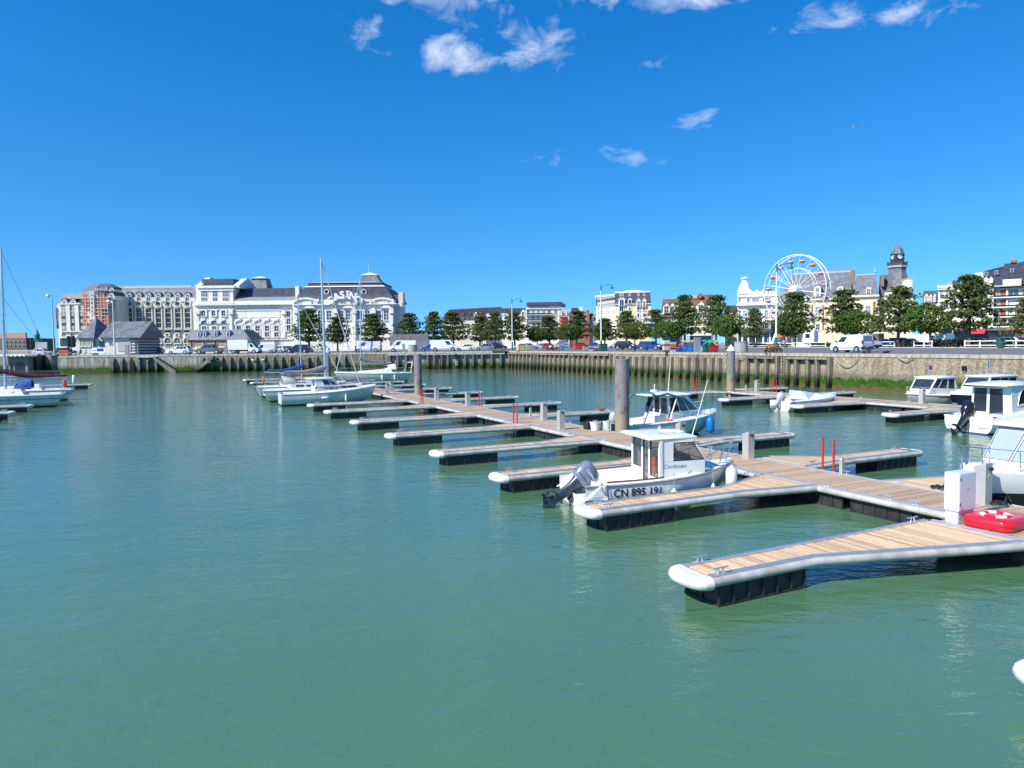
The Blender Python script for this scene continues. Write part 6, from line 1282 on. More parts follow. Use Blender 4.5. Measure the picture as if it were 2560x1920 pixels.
# ---- small customs house on the quay with hipped wing
X = lambda a: 120 + a * .1718
Yy = lambda b: 660 + b * .1718
k = Fac('harbour_office', 'low white harbour office with grey slate roofs and shuttered windows on the quay', 275, 152, 0)
HOFW = mat('office_white', (.72, .69, .62), .85, var=.08, streak=.15)
k.wall(X(425), X(655), Yy(1075), 9, HOFW); k.wall(X(650), X(1268), Yy(1075), 10, HOFW, .6)
u0, u1, _, vb = k.bb(X(395), X(740), Yy(1075), Yy(1075), -.5); ap_ = k.uv(X(712), Yy(780), 5); MB().add([(u0, -.6, vb), (u1 - 1, -.6, vb), (u1 - 1, 10, vb), (u0, 10, vb), (ap_[0], 4.8, ap_[1])], [(0, 1, 4), (1, 2, 4), (2, 3, 4), (3, 0, 4)]).build('hip_roof', SLATG, k.o)
u0, u1, _, vb = k.bb(X(728), X(1290), Yy(1072), Yy(1072), 0); vr = k.uv(X(1000), Yy(838), 5.5)[1]; MB().prism([(-.1, vb), (11, vb), (5.5, vr)], 'x', u0, u1 + .8).build('roof', SLATG, k.o)
MB().prism([(.8, -.5), (10.4, -.5), (10.4, vb), (5.5, vr - .5), (.8, vb)], 'x', u1 - .9, u1 - .25).build('gable_wall', HOFW, k.o)
for i in range(6): z = vb - .3 - i * .62; k.box('dark_course', X(1272), X(1350), 0, 0, .2, .55, DARKP) if 0 else MB().box(u1 - .25, u1 - .23, .8, 10.3, z - .16, z + .12).build('dark_course', mat('dark_brick', (.10, .07, .07), .9), k.o)
for i in range(6): z = vb - .35 - i * .62; MB().box(u1 - 1.9, u1 - .24, .575, .6, z - .15, z + .13).build('dark_course', MATS['dark_brick'], k.o)
for x in (482, 540, 608): k.win(X(x), Yy(1150), 5.5, 15, 1, 1, -.02, mat('green_shutter', (.36, .38, .24), .8), HOFW, 0, 1)
k.win(X(690), Yy(1148), 6, 14, 1, 1, .58, PANEG, TRIM, 0, 0); k.win(X(785), Yy(1165), 9.5, 13, 1, 1, .58, PANED, mat('navy_door', (.02, .02, .06), .5), 0, 0, name='door'); k.win(X(918), Yy(1152), 8, 8.5, 2, 1, .58, PANED, TRIM, 0, 0); k.box('garage_door', X(1020), X(1205), Yy(1118), Yy(1270), .5, .595, mat('garage_grey', (.44, .43, .41), .6, var=.06))
for i in range(6): k.box('door_slat', X(1020), X(1205), Yy(1138 + 24 * i), Yy(1141 + 24 * i), .485, .499, MATS['garage_grey'])
# ---- low mansard office with brick bands
X = lambda a: 470 + a * .1311
Yy = lambda b: 670 + b * .1311
k = Fac('harbour_office', 'low building with slate mansard skylights above brick-banded cream walls', 540, 168, 0)
k.wall(X(-15), X(1130), Yy(1370), 9, CRMY); u0, u1, _, vb = k.bb(X(-40), X(1190), Yy(1368), Yy(1368), -.4); t0, t1, _, vt = k.bb(X(35), X(1060), Yy(1192), Yy(1192), 1.2); MB().frustum((u0, u1, -.5, 9.5), (t0, t1, 1.2, 8), vb, vt).build('roof', SLATG, k.o); MB().box(t0 - .05, t1 + .05, 1.15, 8.05, vt + .003, vt + .18).build('roof_edge', ZINC, k.o)
for x, w in ((207, 7), (314, 7), (528, 8), (765, 8)): k.dormer(X(x), Yy(1258), w + 1, 12.5, TRIM, ZINC, .0, 1.6, 'flat', mat('pane_bright_blue', (.03, .08, .25), .1), 1, 1)
for i in range(4): k.band(X(-15), X(1130), Yy(1392 + 26 * i), Yy(1403 + 26 * i), .05, BRICK, 0, 'brick_band')
for x in (75, 318, 528, 755): k.win(X(x), Yy(1445), 6, 15, 1, 1, -.06, mat('navy_shutter', (.02, .04, .14), .5), CRMY, 1, 0)
# ---- red brick building behind the bridge, far left, and the harbour light
k = Fac('apartment_building', 'brown brick apartment block beyond the footbridge', 30, 320, 0); k.wall(-60, 68, 846, 20, mat('brown_brick', (.20, .12, .09), .9, var=.15)); k.band(-60, 68, 832, 846, -1, PINK, 2)
for i in range(6):
    for r_ in range(2): k.win(8 + i * 10.5, 853 + r_ * 11, 5.5, 6.5, 1, 1, -.02, PANED, TRIM, 1, 0)
lh = Fac('harbour_light', 'small green-topped harbour light beyond the footbridge', 94, 260, 0, 'lighthouse'); u, v = lh.uv(94, 851); MB().lathe([(.75, -.5), (.6, v)], n=14).build('tower', WHITEP, lh.o, 40); MB().lathe([(1.3, v), (1.3, v + .35), (.85, v + .4), (.85, v + 1.9), (.95, v + 1.95), (.3, v + 3.0), (.06, v + 4.4)], n=14).build('lantern', mat('light_green', (.01, .12, .09), .5), lh.o, 40)
# ---- town centre
X = lambda a: 1090 + a * .1582
Yy = lambda b: 720 + b * .1582
k = Fac('town_house', 'long building with dark brown tiled roof and white dormer behind the pines', 1180, 290, -6); k.wall(X(115), X(1000), Yy(455), 14, CRML); u0, u1, _, vb = k.bb(X(105), X(1000), Yy(455), Yy(455)); vr = k.uv(X(600), Yy(335), 7)[1]; t0 = k.uv(X(205), Yy(345), 7)[0]; MB().add([(u0, -.8, vb - .5), (u1, -.8, vb - .5), (u1, 15, vb - .5), (u0, 15, vb - .5), (t0, 7, vr), (u1, 7, vr + .8)], [(0, 1, 5, 4), (2, 3, 4, 5), (3, 0, 4), (1, 2, 5)]).build('roof', BRNR, k.o)
k.dormer(X(625), Yy(410), 8, 14, TRIM, BRNR, -.6, 5, 'gable', PANED, 2, 1)
for x in (420, 530, 700, 820): k.box('chimney', X(x), X(x + 12), Yy(385), Yy(450), 1, 2, BRICK)
for i in range(9): k.win(X(160 + 92 * i), Yy(530), 6, 10, 2, 2, -.02, PANED, TRIM)
k = Fac('town_house', 'cream house with slate roof lights among the pines', 1165, 262, 0); k.wall(X(370), X(720), Yy(515), 10, CRML); k.mansard(X(365), X(725), Yy(515), Yy(455), 10, SLATB, 2, 2, 3, 3); 
for i in range(4): k.win(X(420 + 80 * i), Yy(600), 6, 12, 2, 2, -.02, PANED, TRIM); k.win(X(420 + 80 * i), Yy(485), 5, 5, 1, 1, .4, PANEB, ZINC, 0, 0)
k = Fac('town_house', 'white terraced houses with blue slate roofs and gabled dormers', 1260, 268, -3); k.wall(X(790), X(1425), Yy(480), 12, CASW); k.mansard(X(785), X(1430), Yy(480), Yy(400), 12, ZINC, 2, 2, 1, 3); k.mansard(X(800), X(1425), Yy(402), Yy(320), 11, SLATB, 12, 3, 3, 3, 1.0)
for i in range(6): k.win(X(850 + 90 * i), Yy(545), 6, 11, 2, 2, -.02, PANED, TRIM); k.win(X(850 + 90 * i), Yy(650), 6, 11, 2, 2, -.02, PANED, TRIM); k.dormer(X(960 + 75 * i - 90), Yy(440), 6, 11, TRIM, ZINC, .2, 2, 'gable', PANED, 1, 1)
k.dormer(X(1375), Yy(400), 11, 24, TRIM, SLATB, -.8, 5, 'gable', PANED, 2, 2); k.box('chimney', X(1150), X(1180), Yy(310), Yy(350), 3, 4.5, BRICK)
k = Fac('hotel_building', 'white five-storey hotel with iron balconies and flat dark roof', 1360, 262, -4); k.wall(X(1420), X(1965), Yy(325), 16, CASW); k.mansard(X(1440), X(1985), Yy(330), Yy(268), 15, TRIM, 0, 0, .6, 1, .4, 'attic'); k.mansard(X(1425), X(2050), Yy(268), Yy(222), 17, SLATB, 2, 10, 1, 4, -.4); k.band(X(1420), X(1965), Yy(322), Yy(332), .5)
for i in range(4):
    for j in range(3): k.win(X(1455 + 88 * i + 26 * j), Yy(298), 3, 3.6, 1, 1, .55, PANED, TRIM, 0, 0)
for r_, (yb, hh) in enumerate(((385, 11), (480, 11), (590, 12), (700, 12))):
    for x in (1455, 1535, 1615, 1700, 1785, 1890): k.win(X(x), Yy(yb), 6.5, hh, 2, 2, -.02, PANEG if (x + r_) % 3 else PANED, TRIM)
    k.band(X(1422), X(1840), Yy(yb + 34), Yy(yb + 40), 1.0, TRIM, 0, 'balcony'); k.band(X(1422), X(1840), Yy(yb + 10), Yy(yb + 13), .95, DARKP, 0, 'balcony_rail')
k = Fac('town_house', 'red scaffolded pink house with zinc mansard behind the pines', 1412, 255, 0); k.wall(X(1960), X(2090), Yy(420), 10, PINK); k.mansard(X(1960), X(2180), Yy(420), Yy(342), 10, ZINC, 3, 3, 2, 2)
for x in (2003, 2085): k.dormer(X(x), Yy(398), 6, 10, TRIM, ZINC, -.1, 2, 'gable', PANED, 1, 1)
for i in range(5): k.band(X(1955), X(2080), Yy(455 + 55 * i), Yy(461 + 55 * i), 1.1, SCN, 0, 'scaffold_deck')
for i in range(4): k.box('scaffold_pole', X(1960 + 38 * i), X(1963 + 38 * i), Yy(420), None, -1.2, -1.1, SCN)
X = lambda a: 1440 + a * .1447
Yy = lambda b: 700 + b * .1447
k = Fac('town_house', 'red brick house with tall chimneys and dark blue roof', 1460, 250, 0); k.wall(X(-70), X(235), Yy(545), 10, BRICK); k.box('chimney', X(50), X(115), Yy(465), Yy(560), 2, 5, CASW); k.box('chimney', X(190), X(235), Yy(515), Yy(560), 1, 3, BRICK); k.mansard(X(-75), X(60), Yy(545), Yy(480), 10, SLATB, 2, 2, 3, 3); k.wall(X(235), X(345), Yy(690), 9, mat('grey_render', (.42, .42, .44), .85), 1); k.mansard(X(232), X(350), Yy(690), Yy(575), 9, SLATB, 3, 8, 3, 2, 1); k.dormer(X(290), Yy(650), 6, 12, TRIM, SLATB, .8, 2, 'gable', PANED, 1, 2)
for x in (20, 90, 170): k.win(X(x), Yy(620), 5, 11, 2, 2, -.02, PANED, TRIM); k.win(X(x), Yy(720), 5, 11, 2, 2, -.02, PANED, TRIM)
# cream hotel with mansard: front and receding side
k = Fac('hotel_building', 'cream hotel with blue-black mansard and arched dormers above the round pines', 1585, 232, -10)
k.wall(X(672), X(1292), Yy(415), 14, CRMY); k.mansard(X(660), X(1303), Yy(412), Yy(300), 14.5, SLATB, 3, 3, .8, .8, -.3); k.mansard(X(668), X(1292), Yy(298), Yy(222), 13.5, SLATB, 1.5, 1.5, .7, .7, .5); k.band(X(664), X(1298), Yy(408), Yy(420), .5, TRIM); k.band(X(672), X(1275), Yy(200), Yy(222), -.9, WHITEP, 1.6, 'roof_edge'); k.band(X(672), X(1292), Yy(665), Yy(680), .3, TRIM)
u0, u1, v0, v1 = k.bb(X(690), X(1275), Yy(200), Yy(221), 2); MB().frustum((u0, u1, 1.6, 13), (u0 + 4, u1 - 4, 4, 10), v0, v1 + .6).build('roof_top', WHITEP, k.o)
for x in (768, 803, 928, 1077, 1175): k.win(X(x), Yy(262), 4.2, 7.5, 1, 2, .75, PANEG, TRIM, 0, 0, .12)
k.dormer(X(790), Yy(378), 16, 20, TRIM, TRIM, -.7, 3, 'arch', PANED, 2, 1); k.dormer(X(932), Yy(360), 10, 14, TRIM, TRIM, -.6, 3, 'gable', PANED, 1, 1)
for x in (1080, 1178): k.dormer(X(x), Yy(390), 10.5, 23, TRIM, TRIM, -.6, 3, 'gable', PANEG, 1, 2)
for x, w in ((785, 9.5), (930, 4), (1077, 4.5), (1175, 4.5)):
    for yb in (500, 610, 720): k.win(X(x), Yy(yb), w, 11 if w > 5 else 8.5, 2 if w > 5 else 1, 1, -.02, PANED if yb < 700 else PANEG, TRIM, 0, 1, .16, fr=.3)
k = Fac('hotel_building', 'long sunlit side wing of the cream mansard hotel, stepped windows', 1545, 238, -58); k.wall(X(352), X(690), Yy(440), 10, CRMW); k.wall(X(352), X(690), Yy(300), 9, SLATB, .6, 'mansard_wall'); k.band(X(348), X(690), Yy(258), Yy(285), -.5, WHITEP, 1.0, 'roof_edge'); k.box('chimney', X(345), X(420), Yy(262), Yy(330), 1.5, 3, CRML)
for i in range(9):
    x = 385 + 34 * i; k.win(X(x), Yy(330 - i * 6), 2.2, 6.5, 1, 2, .58, PANEG, TRIM, 0, 0); k.dormer(X(x), Yy(440 - i * 5), 3.4, 15, TRIM, TRIM, -.2, 1.5, 'gable', PANEG, 1, 2)
    for yb in (560, 640, 730): k.win(X(x), Yy(yb), 1.7, 8, 1, 2, -.02, PANED if (i + yb) % 3 else PANEG, TRIM, 0, 0)
# half-timbered houses
k = Fac('town_house', 'half-timbered house with brown tiled gables and shop awnings', 1690, 205, -16); k.wall(X(1480), X(1800), Yy(560), 12, CRML); vb = k.uv(X(1700), Yy(560))[1]; vr = k.uv(X(1700), Yy(325), 6)[1]; u0, u1 = k.uv(X(1470), Yy(500))[0], k.uv(X(1830), Yy(500))[0]; MB().prism([(-.8, vb - 1.2), (12.8, vb - 1.2), (6, vr)], 'x', u0, u1).build('roof', REDR, k.o)
for x in (1560, 1660, 1760): k.dormer(X(x), Yy(480), 16, 26, CRML, REDR, -1.0, 5, 'gable', PANED, 2, 2)
for x in (1510, 1600, 1680, 1770):
    k.win(X(x), Yy(660), 8, 14, 2, 2, -.02, PANED, TRIM); k.win(X(x), Yy(790), 8, 14, 2, 2, -.02, PANED, TRIM); k.box('timber', X(x + 38), X(x + 43), Yy(570), Yy(900), -.05, -.005, TIMD)
for yb in (590, 720, 860): k.band(X(1480), X(1800), Yy(yb), Yy(yb + 8), .06, TIMD, 0, 'timber')
k.band(X(1480), X(1800), Yy(930), Yy(985), 1.6, WHITEP, 0, 'awning'); k.box('shopfront', X(1490), X(1790), Yy(990), None, -.05, -.004, PANED)
X = lambda a: 1700 + a * .2893
Yy = lambda b: 580 + b * .2893
k = Fac('town_house', 'brown half-timbered corner house with yellow gable and white shop canopies', 1745, 200, -18); k.wall(X(85), X(270), Yy(640), 12, CRML); vb = k.uv(X(170), Yy(660))[1]; vr = k.uv(X(170), Yy(565), 5)[1]; u0, u1 = k.uv(X(60), Yy(600))[0], k.uv(X(285), Yy(600))[0]; MB().prism([(-.6, vb - .5), (12.4, vb - .5), (6, vr + .8)], 'x', u0, u1).build('roof', REDR, k.o); k.dormer(X(180), Yy(645), 17, 30, CRML, mat('lichen_tile', (.45, .28, .05), .9, var=.3), -1, 5, 'gable', PANED, 2, 2); k.box('chimney', X(160), X(187), Yy(528), Yy(570), 3, 4.5, BRICK); k.box('zinc_roof', X(55), X(150), Yy(545), Yy(575), 4, 9, ZINC)
for x in (110, 150, 215, 250): k.win(X(x), Yy(720), 8, 14, 2, 2, -.02, PANED, TRIM); k.win(X(x), Yy(790), 8, 14, 2, 2, -.02, PANED, TRIM)
k.band(X(60), X(300), Yy(870), Yy(895), 2.0, WHITEP, 0, 'awning'); k.box('shopfront', X(85), X(270), Yy(898), None, -.06, -.004, PANED)
k = Fac('town_house', 'grey house with dark roof beside the white corner building', 1830, 215, -17); k.wall(X(390), X(495), Yy(690), 8, mat('stone_beige', (.50, .43, .32), .9)); k.mansard(X(385), X(500), Yy(690), Yy(635), 8, SLATE, 3, 2, 2, 2)
for x in (415, 455): k.win(X(x), Yy(730), 7, 14, 2, 2, -.02, PANED, TRIM); k.win(X(x), Yy(800), 7, 14, 2, 2, -.02, PANED, TRIM)
# white ornate building
X = lambda a: 1820 + a * .1687
Yy = lambda b: 600 + b * .1687
k = Fac('ornate_building', 'bright white ornate corner building with parapet and domed finial', 1890, 190, -24); WOB = mat('ornate_white', (.80, .78, .73), .8, var=.05)
k.wall(X(138), X(735), Yy(790), 16, WOB); k.band(X(125), X(735), Yy(940), Yy(965), 1.0, WOB); k.band(X(138), X(735), Yy(825), Yy(838), .4, WOB, 0, 'string_course'); k.band(X(138), X(280), Yy(775), Yy(795), .3, WOB, 0, 'parapet')
for i in range(5): x = 330 + 98 * i; k.box('parapet_post', X(x - 14), X(x + 14), Yy(735), Yy(795), -.2, .8, WOB); k.box('parapet', X(x - 80), X(x - 16), Yy(758), Yy(795), .0, .5, WOB)
u, v = k.uv(X(232), Yy(790)); dome_roof(k.o, (u, 2, 0), [(2.0, v - .2), (1.8, v + .8), (1.3, v + 2.2), (.75, v + 3.4), (.7, v + 3.9)], 12, WOB, 0, 'finial_dome'); MB().lathe([(1.0, v + 3.9), (1.05, v + 4.3), (.5, v + 4.5)], (u, 2, 0), 12).build('finial_urn', WOB, k.o)
for x, w in ((172, 5), (302, 6.5), (408, 16), (565, 16)): k.win(X(x), Yy(888), w, 9.5, max(1, int(w / 3.5)), 1, -.02, PANEG, WOB, 0, 0, .2)
for x in (180, 243, 335, 440, 570, 660): k.win(X(x), Yy(1090), 8 if x > 400 else 5, 15, 2, 3, -.02, PANEG, WOB, 0, 0, .25, fr=.25); k.win(X(x), Yy(1245), 8 if x > 400 else 5, 20, 2, 3, -.02, PANED if x > 400 else PANEG, WOB, 0, 0, .25, fr=.25)
k.band(X(140), X(735), Yy(1320), Yy(1360), 1.5, mat('dark_awning', (.07, .07, .075), .8), 0, 'awning'); k.box('shopfront', X(150), X(720), Yy(1365), None, -.06, -.004, PANED)
for x in (210, 300, 400, 520, 620): k.box('shop_pier', X(x - 12), X(x + 12), Yy(1365), None, -.12, -.065, WOB)
# ---- town hall with clock tower
k = Fac('town_hall', 'cream and brick town hall with steep slate roofs and tapering clock tower', 2080, 195, -27)
k.wall(X(740), X(1850), Yy(880), 16, CRMY); k.band(X(735), X(1850), Yy(868), Yy(892), .7, CRML); vb = k.uv(X(1200), Yy(868))[1]; u0, u1 = k.uv(X(740), Yy(800))[0], k.uv(X(1830), Yy(800))[0]; vr = k.uv(X(1400), Yy(500), 6)[1]; tl, tr_ = k.uv(X(960), Yy(560), 6)[0], k.uv(X(1830), Yy(500), 6)[0]
MB().frustum((u0 - .3, u1, -.5, 16.5), (tl, tr_, 5.5, 10.5), vb, vr).build('main_roof', SLATG, k.o); MB().box(tl, tr_, 5.4, 10.6, vr + .003, vr + .5).build('ridge_band', ZINC, k.o)
for i in range(30): x = tl + (tr_ - tl) * (i + .5) / 30; MB().box(x - .07, x + .07, 5.5, 5.7, vr + .5, vr + 1.3).build('ridge_crest', mat('crest_grey', (.2, .22, .25), .6), k.o)
k.box('chimney', X(945), X(985), Yy(545), Yy(690), 5, 7, BRICK)
for x in (1325, 1660): k.dormer(X(x), Yy(755), 17, 28, CRMY, SLATG, -.5, 4, 'arch', PANEG, 2, 2, .5)
for x in (800, 1330, 1680): k.win(X(x), Yy(1060), 12, 22, 2, 3, -.02, PANEG, TRIM); k.win(X(x), Yy(1290), 9, 14, 2, 2, -.02, PANED, TRIM)
for x in (1245, 1410, 1590): k.box('brick_quoin', X(x - 11), X(x + 11), Yy(960), Yy(1330), -.12, -.004, BRICK)
X = lambda a: 2060 + a * .1748
Yy = lambda b: 590 + b * .1748
k.box('chimney', X(372), X(432), Yy(505), Yy(770), 3, 6, mat('chimney_brick', (.27, .17, .12), .9)); k.box('chimney_pot', X(395), X(435), Yy(485), Yy(506), 3.5, 5.5, BRICK)
k.wall(X(395), X(785), Yy(850), 14, CRMY, -2.2, 'pavilion_wall'); k.band(X(385), X(790), Yy(845), Yy(870), .7, CRML, -2.2); vb = k.uv(X(600), Yy(848), -2.2)[1]; u0, u1 = k.uv(X(385), Yy(848), -2.4)[0], k.uv(X(785), Yy(848), -2.4)[0]; t0, t1 = k.uv(X(465), Yy(560), 2)[0], k.uv(X(735), Yy(560), 2)[0]; vr = k.uv(X(600), Yy(565), 2)[1]
MB().frustum((u0, u1, -2.6, 12), (t0, t1, 1.5, 8), vb, vr).build('pavilion_roof', SLATG, k.o); MB().box(t0, t1, 1.4, 8.1, vr + .003, vr + .4).build('ridge_band', ZINC, k.o)
k.dormer(X(637), Yy(790), 13, 18, TRIM, TRIM, -2.3, 3, 'arch', PANED, 2, 2, .6); k.win(X(630), Yy(1068), 11, 24, 2, 3, -2.22, PANEG, TRIM); k.win(X(658), Yy(1265), 6.5, 12, 2, 2, -2.22, PANED, TRIM)
for a, b in ((945, 1190), (1210, 1360)): k.box('brick_quoin', X(702), X(732), Yy(a), Yy(b), -2.34, -2.204, BRICK)
k.wall(X(785), X(1260), Yy(860), 12, mat('stone_tan', (.52, .40, .26), .9, var=.1), 1.5, 'recess_wall'); k.mansard(X(780), X(960), Yy(860), Yy(560), 12, SLATE, 3, 5, 3, 3, 1.2); k.box('chimney', X(822), X(858), Yy(545), Yy(720), 1.0, 2.6, MATS['chimney_brick'])
k.wall(X(860), X(1265), Yy(800), 10, CRML, .4, 'tower_base')
u, v = k.uv(X(1040), Yy(800), 5); z = lambda b: k.uv(X(1040), Yy(b), 5)[1]; sc_ = 5.0
def wr_(a, b): return abs(k.uv(X(b), Yy(700), 5)[0] - k.uv(X(a), Yy(700), 5)[0]) / 2
dome_roof(k.o, (u, 5, 0), [(wr_(865, 1215) * 1.42, z(800)), (wr_(880, 1200) * 1.38, z(740)), (wr_(905, 1180) * 1.26, z(640)), (wr_(925, 1165) * 1.2, z(540)), (wr_(932, 1160) * 1.18, z(455))], 8, SLATG, R(22.5), 'tower_roof')
dome_roof(k.o, (u, 5, 0), [(wr_(928, 1172) * 1.3, z(455)), (wr_(928, 1172) * 1.3, z(428))], 8, ZINC, R(22.5), 'gallery')
rb = wr_(932, 1170) * 1.24
for j in range(8):
    a = R(22.5) + j * R(45); MB().box(-.2, .2, -.2, .2, 0, z(372) - z(428)).build('gallery_post', SLATE, k.o, loc=(u + rb * math.cos(a), 5 + rb * math.sin(a), z(428)))
    a2 = a + R(22.5); rr_ = rb * math.cos(R(22.5)); o = MB().box(-.08, .08, -rb * .38, rb * .38, .1, (z(385) - z(428))).build('gallery_panel', SLATE, k.o, loc=(u + rr_ * math.cos(a2), 5 + rr_ * math.sin(a2), z(428)), rot=a2)
rl = wr_(985, 1118) * 1.12
MB().box(-rl, rl, -rl, rl, 0, z(262) - z(430)).build('clock_stage', SLATE, k.o, loc=(u, 5, z(430)), rot=R(28))
CLK = mat('clock_face', (.8, .8, .78), .4, var=0)
for a in (R(28 - 90), R(28 - 180)):
    n_ = Vector((math.cos(a), math.sin(a), 0)); o = MB().lathe([(rl * .56, 0), (rl * .56, .1)], n=20).build('clock', CLK, k.o, loc=(u + n_.x * rl, 5 + n_.y * rl, z(298)), rot=(R(90), 0, a + R(90)))
    MB().box(-.05, .05, 0, rl * .42, .1, .13).build('clock_hand', BLACK, o); MB().box(0, rl * .34, -.05, .05, .1, .13).build('clock_hand', BLACK, o); MB().tube([(rl * .56 * math.cos(t_), rl * .56 * math.sin(t_), .1) for t_ in [2 * math.pi * i / 20 for i in range(20)]], .05, 5, True).build('clock_rim', SLATE, o)
dome_roof(k.o, (u, 5, 0), [(rl * 1.5, z(262)), (rl * 1.42, z(250)), (rl * 1.25, z(225)), (rl * 1.1, z(195)), (rl * .78, z(165)), (rl * .3, z(144)), (rl * .17, z(120)), (.03, z(45))], 8, SLATG, R(22.5), 'cupola')
k.dormer(X(1190), Yy(700), 26, 31, CRMY, mat('ochre_stone', (.6, .42, .16), .9), -1.2, 4, 'arch', CRML, 1, 1)
for x in (428, 730): uu, vv = k.uv(X(x), Yy(560), 4); MB().lathe([(.3, vv - .2), (.12, vv + .4), (.3, vv + .9), (.12, vv + 1.3), (.03, vv + 3.2)], (uu, 4, 0), 8).build('roof_finial', ZINC, k.o)
# restaurant lean-to and parasol in front
k.band(X(700), X(960), Yy(1372), Yy(1392), 4, CRML, -4, 'awning'); u0, u1, v0, v1 = k.bb(X(715), X(930), Yy(1290), Yy(1372), -3); MB().frustum((u0 - .5, u1 + .5, -8, -2.7), (u0 + 1.5, u1 - 1.5, -5.5, -4), v0, v1).build('restaurant_roof', REDR, k.o)
# ---- right-hand houses
X = lambda a: 2300 + a * .1447
Yy = lambda b: 640 + b * .1447
k = Fac('town_house', 'cream house with black slate mansard and paired dormers', 2325, 170, -30); k.wall(X(45), X(305), Yy(820), 10, CRMY); k.mansard(X(45), X(310), Yy(800), Yy(600), 10, SLATB, 2, 0, 1.5, 2, -.3)
k.dormer(X(108), Yy(720), 11, 26, CRMY, SLATB, -.6, 3, 'gable', PANEG, 2, 2); k.dormer(X(180), Yy(725), 8, 24, TRIM, SLATB, -.5, 3, 'gable', PANEG, 2, 2); k.dormer(X(250), Yy(715), 8, 24, TRIM, SLATB, -.5, 3, 'gable', PANEG, 2, 2)
for x in (100, 180, 260): k.win(X(x), Yy(890), 7, 15, 2, 2, -.02, PANED, TRIM); k.win(X(x), Yy(1060), 7, 15, 2, 2, -.02, PANED, TRIM); k.win(X(x), Yy(1230), 8, 15, 2, 2, -.02, PANED, TRIM)
k = Fac('town_house', 'narrow pale cream house with flat balustraded top', 2362, 168, -31); k.wall(X(305), X(560), Yy(540), 10, CRMW); k.band(X(300), X(560), Yy(505), Yy(545), .3, CRML, 0, 'balustrade'); k.band(X(300), X(560), Yy(565), Yy(580), .6, CRML); k.box('roof_room', X(470), X(560), Yy(455), Yy(505), 2, 6, mat('stone_roof', (.4, .35, .26), .9)); k.box('roof_room', X(560), X(690), Yy(420), Yy(520), 1, 6, SLATE)
for x in (370, 462, 530):
    for yb in (645, 830, 1010): k.win(X(x), Yy(yb), 5.5, 13, 2, 2, -.02, PANED, TRIM, 0, 1); k.box('balcony', X(x - 22), X(x + 22), Yy(yb + 25), Yy(yb + 48), -.6, -.01, DARKP)
k.box('shopfront', X(320), X(560), Yy(1250), None, -.06, -.004, PANED)
k = Fac('apartment_building', 'white balconied apartment block with red shutters and big dark roofs', 2480, 160, -38)
APW = mat('apartment_white', (.76, .72, .65), .85, var=.05); REDS = mat('red_shutter', (.36, .10, .05), .7, var=.1)
k.wall(X(560), X(1960), Yy(560), 14, APW, 0); vb = k.uv(X(1200), Yy(560))[1]
vr = k.uv(X(1500), Yy(110), 6)[1]; u0, u1 = k.uv(X(880), Yy(500))[0], k.uv(X(2100), Yy(500))[0]; MB().add([(u0 - 1, -.8, vb - .1), (u1, -.8, vb - .1), (u1, 15, vb - .1), (u0 - 1, 15, vb - .1), (u0 + 2.2, 6, vr - 1.6), (u1, 6, vr + .8)], [(0, 1, 5, 4), (2, 3, 4, 5), (3, 0, 4), (1, 2, 5)]).build('roof', SLATB, k.o)
u0, u1 = k.uv(X(1300), Yy(350))[0], k.uv(X(1540), Yy(110), 6)[0]; MB().prism([(-1.0, vb + .5), (5.5, vb + .5), (5.5, vr - .3)], 'x', k.uv(X(1420), Yy(400))[0], k.uv(X(2100), Yy(400))[0]).build('front_roof', SLATB, k.o)
for x in (1140, 1225): k.dormer(X(x), Yy(440), 11, 22, TRIM, TRIM, -.2, 4, 'gable', WHITEP, 1, 1)
k.box('loggia', X(1430), X(1750), Yy(400), Yy(500), -1.4, 1, WHITEP); k.band(X(1280), X(1750), Yy(500), Yy(525), 1.5, ZINC); k.box('terrace', X(945), X(1090), Yy(290), Yy(380), -.6, 4, WHITEP); k.box('chimney', X(1565), X(1665), Yy(60), Yy(110), 5, 7, BRICK)
for a, b in ((1145, 310), (1320, 285), (1590, 250)): k.win(X(a), Yy(b), 7, 8, 1, 1, 1.6 if a < 1500 else 2.6, PANEB, ZINC, 0, 0, .1, 'skylight')
for r_ in range(4):
    yb = 640 + 170 * r_; k.band(X(1110), X(1960), Yy(yb + 62), Yy(yb + 78), 1.2, WHITEP, 0, 'balcony'); k.band(X(1270), X(1960), Yy(yb + 30), Yy(yb + 33), 1.15, DARKP, 0, 'balcony_rail')
    for a, b, m_ in ((1270, 1312, REDS), (1390, 1480, REDS), (1770, 1840, REDS)): k.box('shutter', X(a), X(b), Yy(yb - 60), Yy(yb + 58), -.1, -.004, m_)
    k.win(X(1350), Yy(yb), 8, 17, 2, 1, -.02, PANEG, TRIM, 0, 0); k.win(X(1620), Yy(yb - 4), 24, 17, 2, 1, -.02, PANEB if r_ in (0, 3) else WHITEP, TRIM, 0, 0); k.box('column', X(1488), X(1520), Yy(yb - 70), Yy(yb + 60), -.5, -.01, APW); k.box('column', X(1252), X(1268), Yy(yb - 70), Yy(yb + 60), -1.0, -.01, APW)
    k.win(X(1180), Yy(yb), 14, 16, 3, 1, -.02, PANED if r_ % 2 else WHITEP, TRIM, 0, 0)
    for a, b in ((505, 555), (640, 690)): k.box('shutter', X(a + 70), X(b + 70), Yy(yb - 50), Yy(yb + 50), -.1, -.004, REDS)
k.band(X(560), X(820), Yy(1240), Yy(1270), 2.0, mat('grey_awning', (.45, .44, .42), .8), 0, 'awning'); k.box('shopfront', X(560), X(1960), Yy(1290), None, -.06, -.004, PANED)
